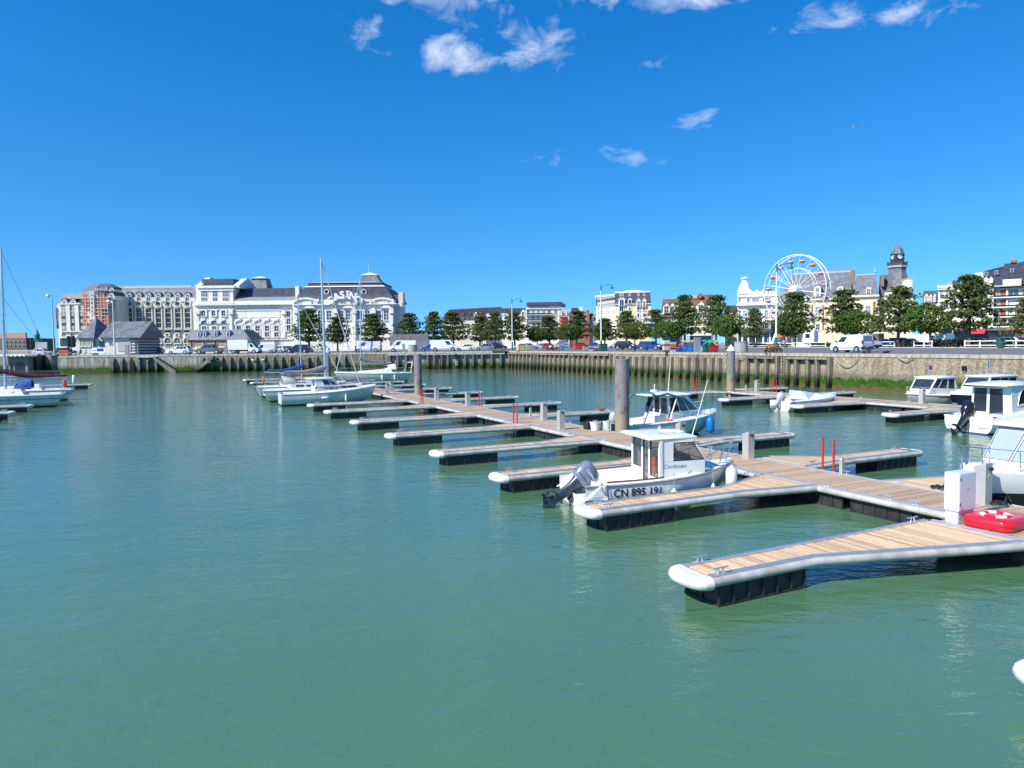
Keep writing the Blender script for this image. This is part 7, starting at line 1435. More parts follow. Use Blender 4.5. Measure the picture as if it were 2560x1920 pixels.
MB().prism([(-4.5, k.uv(X(1000), Yy(1345), -4)[1]), (-.1, k.uv(X(1000), Yy(1255))[1]), (-.1, k.uv(X(1000), Yy(1285))[1])], 'x', k.uv(X(835), Yy(1300), -2)[0], k.uv(X(1130), Yy(1300), -2)[0]).build('red_awning', mat('awning_red', (.55, .02, .04), .8, var=.1), k.o)
ki = Fac('market_kiosk', 'kiosk with orange tiled pavilion roof and white counters', 2545, 128, -36, 'kiosk'); ki.wall(X(1590), X(2100), Yy(1285), 7, mat('kiosk_brick', (.22, .08, .06), .9)); u0, u1, v0, v1 = ki.bb(X(1410), X(2300), Yy(1075), Yy(1280), -1); MB().frustum((u0, u1, -2, 9), (u0 + 2, u1 - 2, .2, 7), v0, v0 + (v1 - v0) * .32).build('lower_roof', ORGR, ki.o); MB().frustum((u0 + 2.2, u1 - 2.2, .3, 6.8), (u0 + 4.6, u1 - 4.6, 3, 4), v0 + (v1 - v0) * .36, v0 + (v1 - v0) * 1.0).build('upper_roof', ORGR, ki.o)
ki.box('cupola', X(1640), X(1900), Yy(960), Yy(1010), 2.5, 4.5, ORGR)
for x in (1640, 1740): ki.box('counter', X(x), X(x + 85), Yy(1300), Yy(1410), -.1, -.004, WHITEP)
# ---------------------------------------------------------------- trees
BARK = mat('pine_bark', (.16, .115, .085), .95, var=.3, scale=3, bump=.6)
def leafmat(name, lo, hi):
    m = bpy.data.materials.new(name); m.use_nodes = True; t = m.node_tree; nd = t.nodes; b = nd['Principled BSDF']; b.inputs['Roughness'].default_value = .6; b.inputs['Specular IOR Level'].default_value = .25
    tc = nd.new('ShaderNodeTexCoord'); n = nd.new('ShaderNodeTexNoise'); n.inputs['Scale'].default_value = 1.6; n.inputs['Detail'].default_value = 5; t.links.new(tc.outputs['Object'], n.inputs[0])
    oi = nd.new('ShaderNodeObjectInfo'); r = nd.new('ShaderNodeValToRGB'); e = r.color_ramp.elements; e[0].position = .32; e[0].color = (*lo, 1); e[1].position = .7; e[1].color = (*hi, 1); t.links.new(n.outputs[0], r.inputs[0])
    hs = nd.new('ShaderNodeHueSaturation'); mr = nd.new('ShaderNodeMapRange'); mr.inputs[3].default_value = .8; mr.inputs[4].default_value = 1.2; t.links.new(oi.outputs['Random'], mr.inputs[0]); t.links.new(mr.outputs[0], hs.inputs['Value']); t.links.new(r.outputs[0], hs.inputs['Color']); t.links.new(hs.outputs[0], b.inputs['Base Color'])
    MATS[name] = m; return m
PINEL = leafmat('pine_needles', (.055, .090, .028), (.18, .22, .06)); STONEL = leafmat('stone_pine_needles', (.05, .10, .018), (.13, .20, .036)); HEDGEL = leafmat('hedge_leaves', (.035, .055, .015), (.11, .12, .03))
def tuft(mb, c, d, L, w, k, rg):
    d = d.normalized(); u = d.orthogonal().normalized(); v = d.cross(u)
    for i in range(k):
        a = 2 * math.pi * i / k + rg.uniform(-.4, .4); sp = rg.uniform(.35, 1.0); e = (d + (u * math.cos(a) + v * math.sin(a)) * sp).normalized(); s_ = e.cross(d); s_ = s_.normalized() if s_.length > 1e-3 else u
        p = c + e * L * rg.uniform(.75, 1.15); mb.add([c + s_ * w * .3, c - s_ * w * .3, p - s_ * w * .5, p + e * w * .4, p + s_ * w * .5], [(0, 1, 2, 3, 4)])
def pine_protos():
    out = []
    for k in range(4):           # open maritime pines
        rg = random.Random(100 + k); tr = MB(); cr = MB(); H_ = 10.0; bend = rg.uniform(-.4, .4)
        tx = lambda z: bend * (z / H_) ** 2
        tr.tube([(tx(z), 0, z) for z in (0, 1.5, 3, 5, 7, 9.2)], [.24, .2, .18, .14, .1, .04], 8)
        nl = 6
        for i in range(nl):
            z = 2.6 + (H_ - 3.4) * (i / (nl - 1)) ** .95; rad = 3.2 * (1 - .82 * (i / (nl - 1)) ** 1.5) * rg.uniform(.85, 1.12); nb = 5 if i < 4 else 4
            if i == 0: rad *= .8
            for j in range(nb):
                a = 2 * math.pi * (j + rg.random() * .6) / nb + i; L = rad * rg.uniform(.5, 1.2); e = Vector((tx(z) + L * math.cos(a), L * math.sin(a), z + .35 * L * rg.uniform(.5, 1.2)))
                tr.tube([(tx(z), 0, z), tuple(Vector((tx(z), 0, z)).lerp(e, .6) + Vector((0, 0, -.1))), tuple(e)], [.07, .05, .02], 5)
                for pd in (.35, .72, 1.0):
                    cpos = Vector((tx(z), 0, z)).lerp(e, pd); pr = (.42 + .4 * pd) * rg.uniform(.65, 1.3) * (.85 if i > 3 else 1)
                    for q in range(int(20 * pr + 4)):
                        d = Vector((rg.gauss(0, 1), rg.gauss(0, 1), rg.gauss(.35, .7))).normalized(); tuft(cr, cpos + Vector((d.x * pr, d.y * pr, d.z * pr * .55)), d + Vector((0, 0, .4)), rg.uniform(.26, .42), .13, 6, rg)
        for q in range(60):
            d = Vector((rg.gauss(0, 1), rg.gauss(0, 1), rg.gauss(0, .8))).normalized(); tuft(cr, Vector((tx(9.4), 0, 9.3)) + d * .55, d + Vector((0, 0, .6)), .36, .13, 6, rg)
        out.append((tr.mesh('trunk', BARK, 60), cr.mesh('crown', PINEL)))
    for k in range(3):           # clipped round stone pines
        rg = random.Random(200 + k); tr = MB(); cr = MB()
        tr.tube([(0, 0, 0), (.05, 0, 1.2), (0, .05, 2.4), (.1, 0, 3.6)], [.17, .15, .13, .06], 8)
        lump = [(Vector((rg.gauss(0, 1), rg.gauss(0, 1), rg.gauss(.2, .6))).normalized(), rg.uniform(.12, .34)) for _ in range(14)]
        for j in range(7):
            a = 2 * math.pi * j / 7; tr.tube([(0, 0, 2.2), (1.0 * math.cos(a), 1.0 * math.sin(a), 3.0), (1.9 * math.cos(a), 1.9 * math.sin(a), 3.5)], [.07, .05, .02], 5)
        for q in range(1250):
            d = Vector((rg.gauss(0, 1), rg.gauss(0, 1), rg.gauss(.1, .85))).normalized(); f = 1 + sum(h_ * max(0, d.dot(l) - .6) * 2.2 for l, h_ in lump) - .1
            r_ = f * rg.uniform(.7, 1.02); p = Vector((d.x * 2.35 * r_, d.y * 2.35 * r_, 3.6 + d.z * (1.95 if d.z > 0 else 1.45) * r_)); tuft(cr, p, d + Vector((0, 0, .5)), rg.uniform(.22, .38), .12, 5, rg)
        out.append((tr.mesh('trunk', BARK, 60), cr.mesh('crown', STONEL)))
    return out
PROTO = pine_protos()
KL = [K0, KA, KB, KC]
def kerb_y(px, b=1.2):
    """distance at which a photo column meets the planting strip behind the kerb"""
    r = ray(px, 860); sl = r.x / r.y
    for a, c_ in zip(KL[:-1], KL[1:]):
        d = c_ - a; den = d.x - sl * d.y
        if abs(den) < 1e-6: continue
        k = (sl * a.y - a.x) / den
        if -.02 <= k <= 1.02: return (a + d * k).y + b * 1.6
    pts = [(700, 166), (937, 164), (1100, 176), (1300, 192), (1560, 198), (1700, 190)]
    for (x0, y0), (x1, y1) in zip(pts[:-1], pts[1:]):
        if x0 <= px <= x1: return y0 + (y1 - y0) * (px - x0) / (x1 - x0)
    return 170
_q = [0]
def tree(px, top, w, kind, dy, label, Yf=None):
    Y_ = (Yf or kerb_y(px)) + dy; p = atd(px, 860, Y_); h_ = zat(px, top, Y_) - ZQ; wm = w * Y_ / F_PX * (1.12 if kind == 'A' else 1.0)
    _q[0] += 1; k = _q[0] % 4 if kind == 'A' else 4 + _q[0] % 3
    tr, cr = PROTO[k]; bh, bw = (10.0, 6.0) if kind == 'A' else (5.75, 5.7)
    o = thing('pine_tree' if kind == 'A' else 'stone_pine', label, 'tree', (p.x, p.y, ZQ - .02), rnd.uniform(0, 6.28), 'pines along the quayside road' if kind == 'A' else 'round stone pines along the road', (wm / bw, wm / bw, h_ / bh))
    link('trunk', tr, o); link('crown', cr, o); return o
TA = 'dark open pine standing %s'
TR = [(773, 772, 76, 'A', 0, 'in front of the casino, to the left of the tall mast'), (844, 792, 62, 'A', 0, 'in front of the casino, between the two masts'), (937, 785, 74, 'A', 0, 'in front of the casino behind the silver van'), (1026, 783, 60, 'A', 6, 'behind the grey timber screen'), (1085, 779, 58, 'A', 4, 'above the white van at the end of the timber screen'), (1134, 780, 64, 'A', 0, 'behind the white hatchback next to a van'), (1200, 789, 60, 'A', 2, 'behind the grey-blue hatchback'), (1238, 780, 56, 'A', -4, 'between the grey-blue hatchback and the corner street lamp'), (1287, 780, 62, 'A', 0, 'right behind the corner street lamp'),
      (1374, 790, 66, 'A', 4, 'in front of the white balconied hotel'), (1441, 777, 62, 'A', 6, 'beside the brick house with chimneys'), (1512, 796, 60, 'A', 0, 'beside the lamp in front of the cream hotel'), (1566, 777, 62, 'A', 4, 'in front of the cream mansard hotel'), (1640, 774, 62, 'A', 6, 'at the corner of the cream mansard hotel'), (1712, 738, 74, 'A', 2, 'in front of the half-timbered gables'), (1790, 738, 78, 'A', 2, 'before the grey house by the white corner building'), (1886, 771, 56, 'A', -2, 'in front of the white ornate building'), (1987, 730, 92, 'A', 0, 'in front of the Ferris wheel hub'), (2115, 725, 98, 'A', 0, 'over the small white van'), (2245, 716, 102, 'A', 0, 'below the clock tower'), (2422, 687, 124, 'A', 0, 'before the red-shuttered apartments'), (2575, 742, 90, 'A', 2, 'beside the orange-roofed kiosk')]
for px, top, w, kd, dy, lab in TR: tree(px, top, w, kd, dy, TA % lab)
for px, top, w, dy, lab in ((1343, 818, 48, 0, 'beside the beige crate'), (1430, 812, 52, -4, 'behind the stacked blue fish crates'), (1503, 806, 44, 3, 'behind the lamp by the green bin'), (1587, 807, 60, -6, 'behind the black crossover'), (1685, 802, 64, -4, 'behind the blue saloon car'), (1822, 790, 68, -4, 'behind the net-filled red bins'), (1962, 784, 64, -3, 'beside the street lamp below the Ferris wheel'), (2132, 775, 80, -2, 'directly behind the small white van'), (2325, 764, 98, -1, 'between the clock tower pine and the apartments pine')):
    tree(px, top, w, 'B', dy, 'round bright green stone pine ' + lab)
# hedges and low planting behind the fence
def hedge(px0, px1, h_, label, seed, flow=0):
    rg = random.Random(seed); mb = MB(); a = atd(px0, 860, kerb_y(px0, 2.4)); b = atd(px1, 860, kerb_y(px1, 2.4)); L = (b - a).length; n = int(L * 55)
    for i in range(n):
        k = rg.random(); c = a.lerp(b, k); hh = h_ * (.7 + .45 * math.sin(k * L * 1.3 + seed) ** 2); d = Vector((rg.gauss(0, 1), rg.gauss(0, 1), rg.gauss(.3, .7))).normalized(); p = Vector((c.x + rg.gauss(0, .45), c.y + rg.gauss(0, .6), ZQ + hh * rg.random() ** .6)); tuft(mb, p - Vector((a.x, a.y, ZQ)), d, .2, .14, 4, rg)
    o = thing('hedge', label, 'hedge', (a.x, a.y, ZQ), 0, 'planting behind the white fence'); stuff(mb.build('leaves', HEDGEL, o))
    if flow:
        f = MB()
        for i in range(flow): k = rg.random(); c = a.lerp(b, k); p = Vector((c.x - a.x, c.y - a.y - .7, h_ * rg.uniform(.3, .95))); f.lathe([(.01, -.06), (.07, 0), (.01, .06)], p, 5)
        stuff(f.build('flowers', WHITEP, o))
for i, (a, b, h_, lab, fl) in enumerate(((1870, 1975, .6, 'low shrubs at the foot of the street lamp and Ferris wheel', 0), (2030, 2085, .75, 'low shrubs beside the bonnet of the small white van', 0), (2175, 2245, .85, 'flowering hedge beside the rear of the small white van', 40), (2250, 2330, .8, 'dark hedge between the clock tower pine and the round pine', 0), (2335, 2420, 1.1, 'tall hedge with a few pale roses beside the apartments pine', 14), (2425, 2490, .7, 'low dark hedge beside the green litter bin', 0), (2505, 2600, .8, 'hedge past the green litter bin', 6))): hedge(a, b, h_, lab, 31 + i, fl)
# ---------------------------------------------------------------- vehicles
CARG = mat('car_glass', (.02, .028, .035), .05, var=0, spec=.9); TYRE = mat('tyre', (.018, .018, .018), .8, var=0); RIM = mat('wheel_rim', (.50, .50, .51), .3, .7, var=0); HEADL = mat('headlamp', (.75, .77, .78), .1, var=0); TAILL = mat('tail_lamp', (.45, .015, .015), .2, var=0); BUMP = mat('black_bumper', (.025, .025, .027), .6, var=0); PLATE = mat('number_plate', (.7, .7, .66), .5, var=0)
def paint(name, c): return mat('paint_' + name, c, .28, 0, var=.03, scale=1, coat=.5)
KINDS = {   # length, width, lower outline (x from rear 0 to front L), cabin base x0,x1, cabin top x0,x1, belt z, roof z, wheel x's, wheel r, extra
    'hatch': (4.1, 1.7, [(0, .35), (.04, .62), (.1, .92), (2.9, .95), (3.75, .78), (4.05, .6), (4.1, .35), (3.9, .22), (.2, .22)], (.12, 3.15), (.62, 2.3), .92, 1.47, (.72, 3.3), .31),
    'estate': (4.4, 1.72, [(0, .35), (.04, .62), (.08, .95), (3.0, .97), (4.05, .8), (4.36, .6), (4.4, .35), (4.2, .22), (.2, .22)], (.1, 3.25), (.4, 2.45), .95, 1.52, (.75, 3.55), .32),
    'suv': (4.35, 1.82, [(0, .42), (.04, .7), (.08, 1.02), (3.0, 1.06), (4.0, .95), (4.32, .7), (4.35, .42), (4.15, .28), (.2, .28)], (.1, 3.3), (.5, 2.5), 1.03, 1.65, (.75, 3.5), .36),
    'van': (5.3, 1.95, [(0, .45), (0, 1.15), (4.35, 1.15), (5.1, .98), (5.28, .7), (5.3, .45), (5.1, .28), (.15, .28)], (0.0, 4.75), (.04, 3.85), 1.14, 2.18, (.95, 4.35), .35),
    'mini_van': (3.95, 1.72, [(0, .4), (0, 1.0), (3.1, 1.02), (3.75, .9), (3.93, .65), (3.95, .4), (3.8, .25), (.12, .25)], (0.0, 3.5), (.05, 2.65), 1.0, 1.74, (.62, 3.15), .30),
    'pickup': (5.3, 1.85, [(0, .55), (0, 1.08), (3.4, 1.1), (3.6, 1.1), (4.95, 1.02), (5.25, .8), (5.3, .5), (5.1, .38), (.2, .4)], (1.75, 4.2), (2.0, 3.3), 1.08, 1.78, (1.1, 4.3), .40),
    'truck': (6.2, 2.1, [(4.1, .5), (4.1, 1.15), (5.3, 1.15), (6.0, .98), (6.18, .7), (6.2, .45), (6.0, .3), (4.1, .35)], (4.1, 5.7), (4.2, 4.85), 1.14, 2.1, (1.2, 5.25), .36)}
def vehicle(name, label, cat, kind, col, pos, rz, group='parked cars and vans', sc=1.0, rims=None):
    L, W_, low, cb, ct, zb, zt, wx, wr, = KINDS[kind]; o = thing(name, label, cat, pos, rz, group, sc); hw = W_ / 2
    m = MB(); secs = []
    for y, k in ((-hw, .93), (-hw + .06, 1), (hw - .06, 1), (hw, .93)):
        cx = sum(p[0] for p in low) / len(low); cz = .6; secs.append([(cx + (x - cx) * (k if abs(y) == hw else 1), y, cz + (z - cz) * (k if abs(y) == hw else 1)) for x, z in low])
    m.loft(secs, closed=True); body = m.build('body', col, o, 40)
    B_ = [(cb[0], -hw + .05), (cb[1], -hw + .09), (cb[1], hw - .09), (cb[0], hw - .05)]; ti = .17 if kind not in ('van', 'mini_van', 'truck') else .1; T_ = [(ct[0], -hw + ti), (ct[1], -hw + ti), (ct[1], hw - ti), (ct[0], hw - ti)]
    fq = cabin(o, B_, T_, zb - .04, zt, col, 'cabin_shell')
    sd = ((0, 0), (2, 1))
    def side(u0, u1, v0=.14, v1=.9):
        for i, fl in sd: pane(o, fq[i], RECT(u0, u1, v0, v1) if not fl else RECT(1 - u1, 1 - u0, v0, v1), CARG, .008, name='side_window')
    if kind in ('hatch', 'estate', 'suv'): side(.08, .3); side(.33, .58); side(.61, .84)
    elif kind == 'pickup': side(.08, .42); side(.47, .88)
    elif kind in ('van', 'mini_van'): side(.70 if kind == 'van' else .64, .88, .12, .8)
    else: side(.25, .8)
    pane(o, fq[1], RECT(.07, .93, .08, .94), CARG, .008, name='windscreen')
    if kind in ('hatch', 'estate', 'suv', 'pickup', 'mini_van'): pane(o, fq[3], RECT(.1, .9, .25 if kind != 'mini_van' else .2, .9), CARG if kind != 'mini_van' else PANEG, .008, name='rear_window')
    if kind == 'truck': MB().box(0, 4.05, -1.08, 1.08, .75, 2.75).build('cargo_box', col, o, bevel=.03); MB().box(1.6, 2.35, -1.095, -1.08, 1.0, 2.3).build('box_door', col, o); MB().box(0, 4.2, -.45, .45, .45, .72).build('chassis', BUMP, o); MB().box(4.2, 4.9, -.6, .6, 2.12, 2.35).build('chiller', BUMP, o)
    if kind == 'pickup': MB().box(.08, 1.72, -hw + .12, hw - .12, 1.0, 1.125).build('load_cover', BUMP, o); MB().tube([(1.7, -hw + .15, 1.1), (1.5, -hw + .2, 1.65), (1.5, hw - .2, 1.65), (1.7, hw - .15, 1.1)], .05, 6).build('roll_bar', BUMP, o)
    if kind in ('van', 'mini_van', 'truck'): MB().box(.1 if kind != 'truck' else 4.2, L - .6, -hw - .012, hw + .012, .42, .5).build('side_strip', BUMP, o); MB().box(-.04, .12, -hw + .02, hw - .02, .34, .58).build('rear_bumper', BUMP, o, bevel=.03) if kind != 'truck' else None; MB().box(L - .25, L + .03, -hw + .03, hw - .03, .3, .55).build('front_bumper', BUMP, o, bevel=.04)
    for x in wx:
        for y in (-1, 1):
            MB().lathe([(wr * 1.22, -.015), (wr * 1.22, .02)], (x, y * (hw - .005), wr * 1.05), 16, 'y').build('wheel_arch', BUMP, o)
            w = MB().lathe([(wr * .7, -.1), (wr * .96, -.1), (wr, -.07), (wr, .07), (wr * .96, .1), (wr * .7, .1)], (x, y * (hw - .06), wr), 16, 'y').build('wheel', TYRE, o, 50); MB().lathe([(wr * .62, -.105), (wr * .66, -.1), (wr * .66, .1), (wr * .62, .105)], (x, y * (hw - .06), wr), 12, 'y').build('rim', rims or RIM, w)
    zh = .72 if kind in ('hatch', 'estate') else .85
    for y in (-1, 1):
        MB().box(L - .34, L - .1, y * (hw - .28) - .18, y * (hw - .28) + .18, zh - .1, zh + .07).build('headlamp', HEADL, o, bevel=.03); zz = zb - .1; MB().box(-.02, .12, y * (hw - .12) - .09, y * (hw - .12) + .09, zz - (.12 if kind not in ('van', 'mini_van') else .05), zz + (.12 if kind not in ('van', 'mini_van') else .3)).build('tail_lamp', TAILL, o) if kind != 'truck' else None
        MB().box(cb[1] - .55, cb[1] - .4, y * (hw + .1) - .07, y * (hw + .1) + .07, zb + .05, zb + .2).build('wing_mirror', BUMP, o, bevel=.02)
    MB().box(L + .002, L + .02, -.26, .26, .45, .56).build('number_plate', PLATE, o); MB().box(-.055, -.042, -.26, .26, .6, .71).build('number_plate', PLATE, o)
    return o
def gpos(px, Y): p = atd(px, 860, Y); return (p.x, p.y, ZQ + .006)
VW, VS, VG, VB, VK, VR = paint('white', (.80, .80, .79)), paint('silver', (.50, .52, .55)), paint('grey', (.13, .14, .155)), paint('blue', (.015, .05, .22)), paint('black', (.012, .013, .016)), paint('red', (.40, .02, .02))
VBR, VSB, VN, VLV = paint('bright_blue', (.01, .10, .55)), paint('steel_blue', (.22, .26, .36)), paint('navy', (.012, .016, .035)), paint('lilac_white', (.62, .65, .74))
LEFT, RIGHT = math.pi, 0.0
def pk(px, Y, rz, kind, col, name, cat, label, sc=1.0, half=True):
    L = KINDS[kind][0] * sc; p = Vector(gpos(px, Y)) - Vector((math.cos(rz), math.sin(rz), 0)) * L / 2; return vehicle(name, label, cat, kind, col, p, rz, sc=sc)
pk(449, 142, LEFT, 'hatch', VW, 'parked_car', 'car', 'white hatchback parked above the quay steps', 1.12); pk(524, 142, LEFT, 'pickup', VG, 'pickup_truck', 'pickup', 'dark grey pickup truck with load cover beside the white box truck', 1.08); pk(612, 142.5, RIGHT, 'truck', VW, 'box_truck', 'truck', 'white refrigerated box truck beside the grey pickup'); pk(664, 149, LEFT, 'van', VLV, 'delivery_van', 'van', 'pale van parked behind the white box truck', .85); pk(744, 142, LEFT, 'estate', VN, 'parked_car', 'car', 'dark navy estate car parked below the casino pines', 1.1); pk(920, 144, LEFT, 'van', VLV, 'delivery_van', 'van', 'silver-white low van parked beside the grey timber screen'); pk(1007, 145, LEFT, 'van', VW, 'delivery_van', 'van', 'white high-roofed van in front of the grey timber screen', 1.05); pk(1074, 150, LEFT, 'hatch', VBR, 'parked_car', 'car', 'bright blue hatchback peeping out behind a white van'); pk(1111, 145, RIGHT, 'van', VW, 'delivery_van', 'van', 'white van with black bumpers at the end of the timber screen', 1.05)
pk(1163, 151, LEFT, 'hatch', VW, 'parked_car', 'car', 'white hatchback tucked behind the nose of a white van', .95); pk(1211, 148, LEFT, 'hatch', VSB, 'parked_car', 'car', 'grey-blue hatchback parked near the quay corner')
aR = math.atan2(dR.y, dR.x)
pk(1484, 152, aR + math.pi - .35, 'hatch', VBR, 'parked_car', 'car', 'bright blue hatchback beside the green bin and fish crates', .95); pk(1566, 136, aR + .45, 'suv', VK, 'parked_car', 'car', 'black crossover parked by the white fence rail'); pk(1628, 122, aR + .42, 'estate', VB, 'parked_car', 'car', 'blue saloon car with front turned to the quay edge', 1.0)
pk(2128, 73, aR + math.pi, 'mini_van', VW, 'delivery_van', 'van', 'small white van with glazed rear door at the quay edge')
# second rows behind the trees
sec = [(1010, 178, LEFT, 'suv', VS, 'silver car roof behind the silver-white van'), (795, 172, RIGHT, 'van', VW, 'white van parked under the casino pines'), (690, 160, LEFT, 'hatch', VW, 'white car behind the pale van'), (715, 163, LEFT, 'hatch', VSB, 'grey car between the pale van and the navy estate'), (350, 158, LEFT, 'suv', VK, 'black car in the shade beside the harbour office'), (385, 162, LEFT, 'hatch', VG, 'dark grey car past the harbour office gable'), (360, 170, RIGHT, 'hatch', VW, 'white car behind the black one by the harbour office'), (105, 168, RIGHT, 'hatch', VS, 'silver car by the footbridge sign'), (165, 165, RIGHT, 'suv', VN, 'navy car by the traffic lights'),
       (1245, 168, RIGHT, 'suv', VK, 'black car behind the grey-blue hatchback'), (1300, 178, LEFT, 'hatch', VW, 'white car behind the corner street lamp'), (1325, 184, RIGHT, 'estate', VSB, 'steel-blue car in the second row behind the corner lamp'), (1352, 186, LEFT, 'hatch', VS, 'silver car behind the beige crate'), (1375, 180, RIGHT, 'hatch', VR, 'red car behind the rusty gear'), (1395, 172, LEFT, 'suv', VW, 'white car behind the blue fish crates'), (1455, 190, RIGHT, 'estate', VK, 'black car behind the red container'), (1540, 186, LEFT, 'estate', VS, 'silver car behind the black crossover'), (1720, 165, RIGHT, 'hatch', VR, 'red car behind the white fish crates'),
       (2158, 112, aR, 'van', VS, 'grey van behind the small white van'), (2208, 118, aR, 'hatch', VB, 'blue car behind the flowering hedge'), (2252, 122, aR + 1.4, 'suv', VN, 'navy car behind the clock tower pine'), (2275, 116, aR + 1.3, 'hatch', VSB, 'steel-blue car beside the camper'), (2318, 124, aR + .6, 'van', VW, 'white camper van behind the round pine'), (2362, 112, aR + 1.9, 'van', VW, 'white van with yellow flank behind the tall hedge'), (2448, 104, aR + .8, 'hatch', VW, 'white hatchback behind the low dark hedge'), (2470, 118, aR + .9, 'hatch', VN, 'dark blue car beyond the white hatchback'), (2492, 106, aR + 2.4, 'estate', VS, 'silver car behind the green litter bin'), (2528, 104, aR + .8, 'hatch', VW, 'white car past the green litter bin')]
for px, Y_, rz, kd, col, lab in sec:
    o = pk(px, Y_, rz, kd, col, 'parked_car' if kd != 'van' else 'delivery_van', 'car' if kd != 'van' else 'van', lab)
# ---------------------------------------------------------------- street lamps, fence, wheel and quay clutter
LGRN = mat('lamp_green', (.01, .16, .13), .4, var=.1); LWHT = mat('lamp_white', (.78, .77, .74), .5, var=.05, streak=.08); LGRY = mat('pole_grey', (.50, .51, .52), .45, .3, var=.05)
def lamp(px, pb, pt, label):
    g = at(px, pb, ZQ); Y_ = g.y; H_ = zat(px, pt, Y_) - ZQ; o = thing('street_lamp', label, 'street lamp', (g.x, g.y, ZQ), 0, 'white street lamps with green arms')
    MB().cyl((0, 0, 0), (0, 0, 1.7), .17, .16, 12).build('base', LGRN, o, 50); MB().cyl((0, 0, 1.7), (0, 0, H_ - .9), .125, .085, 12).build('post', LWHT, o, 50); MB().cyl((0, 0, H_ - .9), (0, 0, H_ + .15), .09, .07, 10).build('collar', LGRN, o, 50)
    MB().tube([(0, 0, H_ - .6), (.25, 0, H_ - .25), (.7, 0, H_ - .02), (1.3, 0, H_ + .1), (1.75, 0, H_ + .1), (1.75, 0, H_ - .1)], .045, 7).build('arm', LGRN, o, 50); MB().lathe([(.06, .35), (.12, .25), (.16, .05), (.36, -.1), (.38, -.16), (.2, -.17)], (1.75, 0, H_ - .35), 14).build('lamp_head', LGRN, o, 50); MB().lathe([(.2, 0), (.2, -.05)], (1.75, 0, H_ - .53), 12).build('lens', PANEG, o)
lamp(1281, 876.5, 748, 'white street lamp with green arm at the quay corner above the weeds'); lamp(1503, 877.5, 713, 'white street lamp with green arm beside the green bin'); lamp(1940, 878, 661, 'tall white street lamp with green arm in front of the Ferris wheel')
for px, Y_, pt, m_, lab, sgn_ in ((135, 141, 738, LGRY, 'grey lamp post with round head beside the lock wall', -1), (286, 139, 752, LWHT, 'white lamp post with bowl head in front of the harbour office', -1), (889, 141, 757, LWHT, 'slim white lamp post with green foot beside the silver-white van', 1)):
    p = gpos(px, Y_); H_ = zat(px, pt, Y_) - ZQ; o = thing('street_lamp', lab, 'street lamp', p, 0); MB().cyl((0, 0, 0), (0, 0, H_), .15, .09, 10).build('post', m_, o, 50); MB().tube([(0, 0, H_ - .3), (sgn_ * .5, 0, H_ - .05)], .05, 6).build('arm', m_, o); MB().lathe([(.1, -.35), (.38, -.15), (.38, .1), (.2, .3)], (sgn_ * .75, 0, H_ - .1), 12).build('lamp_head', LWHT if sgn_ < 0 else LGRN, o, 50); MB().cyl((0, 0, 0), (0, 0, 1.3), .17, .17, 10).build('base', LGRN if px == 889 else m_, o)
# white post-and-rail fence
def fence(cols, label, h_=1.0):
    P = [atd(px, 860, kerb_y(px, .35)) for px in cols]; o = thing('rail_fence', label, 'fence', (P[0].x, P[0].y, ZQ + .06), 0, 'white fences along the verge'); pm = MB().box(-.07, .07, -.07, .07, 0, h_ + .06).mesh('post', WHITEP)
    for p in P: link('post', pm, o, (p.x - P[0].x, p.y - P[0].y, 0))
    for a, b in zip(P[:-1], P[1:]):
        a_, b_ = a - P[0], b - P[0]; d = (b_ - a_); L = d.length; rz = math.atan2(d.y, d.x)
        for z in (.32, h_ - .08): link('rail', MB().box(0, L, -.03, .03, z - .06, z + .06).mesh('rail', WHITEP), o, (a_.x, a_.y, 0), rz)
fence([1857, 1888, 1920, 1950, 1985, 2024, 2064], 'white rail fence in front of the Ferris wheel'); fence([2188, 2236], 'white rail fence beside the rear of the small white van'); fence([2285, 2310, 2330], 'weathered rail fence beside the round pine'); fence([2412, 2450, 2495, 2540, 2590], 'white rail fence running past the green litter bin'); fence([1530, 1548], 'short white fence behind the black crossover')
# dark bollards and litter bin
for px, lab in ((2354, 'thin dark bollard post at the round pine end of the tall hedge'), (2391, 'thin dark bollard post at the roses of the tall hedge, by the apartments pine')): p = atd(px, 860, kerb_y(px, -.3)); o = thing('bollard', lab, 'bollard', (p.x, p.y, ZQ + .1), 0, 'thin bollards by the hedge'); MB().cyl((0, 0, 0), (0, 0, 1.45), .05, .045, 8).build('shaft', GRNP, o); MB().lathe([(.06, 1.45), (.06, 1.52), (.02, 1.55)], n=8).build('knob', GRNP, o)
p = atd(2500, 860, kerb_y(2500, -.2)); o = thing('litter_bin', 'dark green cylindrical litter bin beside the white fence', 'bin', (p.x, p.y, ZQ + .12)); BINM = mat('bin_green', (.012, .10, .085), .5, var=.15); MB().lathe([(.40, 0), (.42, .1), (.42, .95), (.45, .97), (.45, 1.25), (.25, 1.32)], n=18).build('drum', BINM, o, 40); MB().box(-.25, .25, -.46, -.40, 1.0, 1.15).build('slot', BLACK, o)
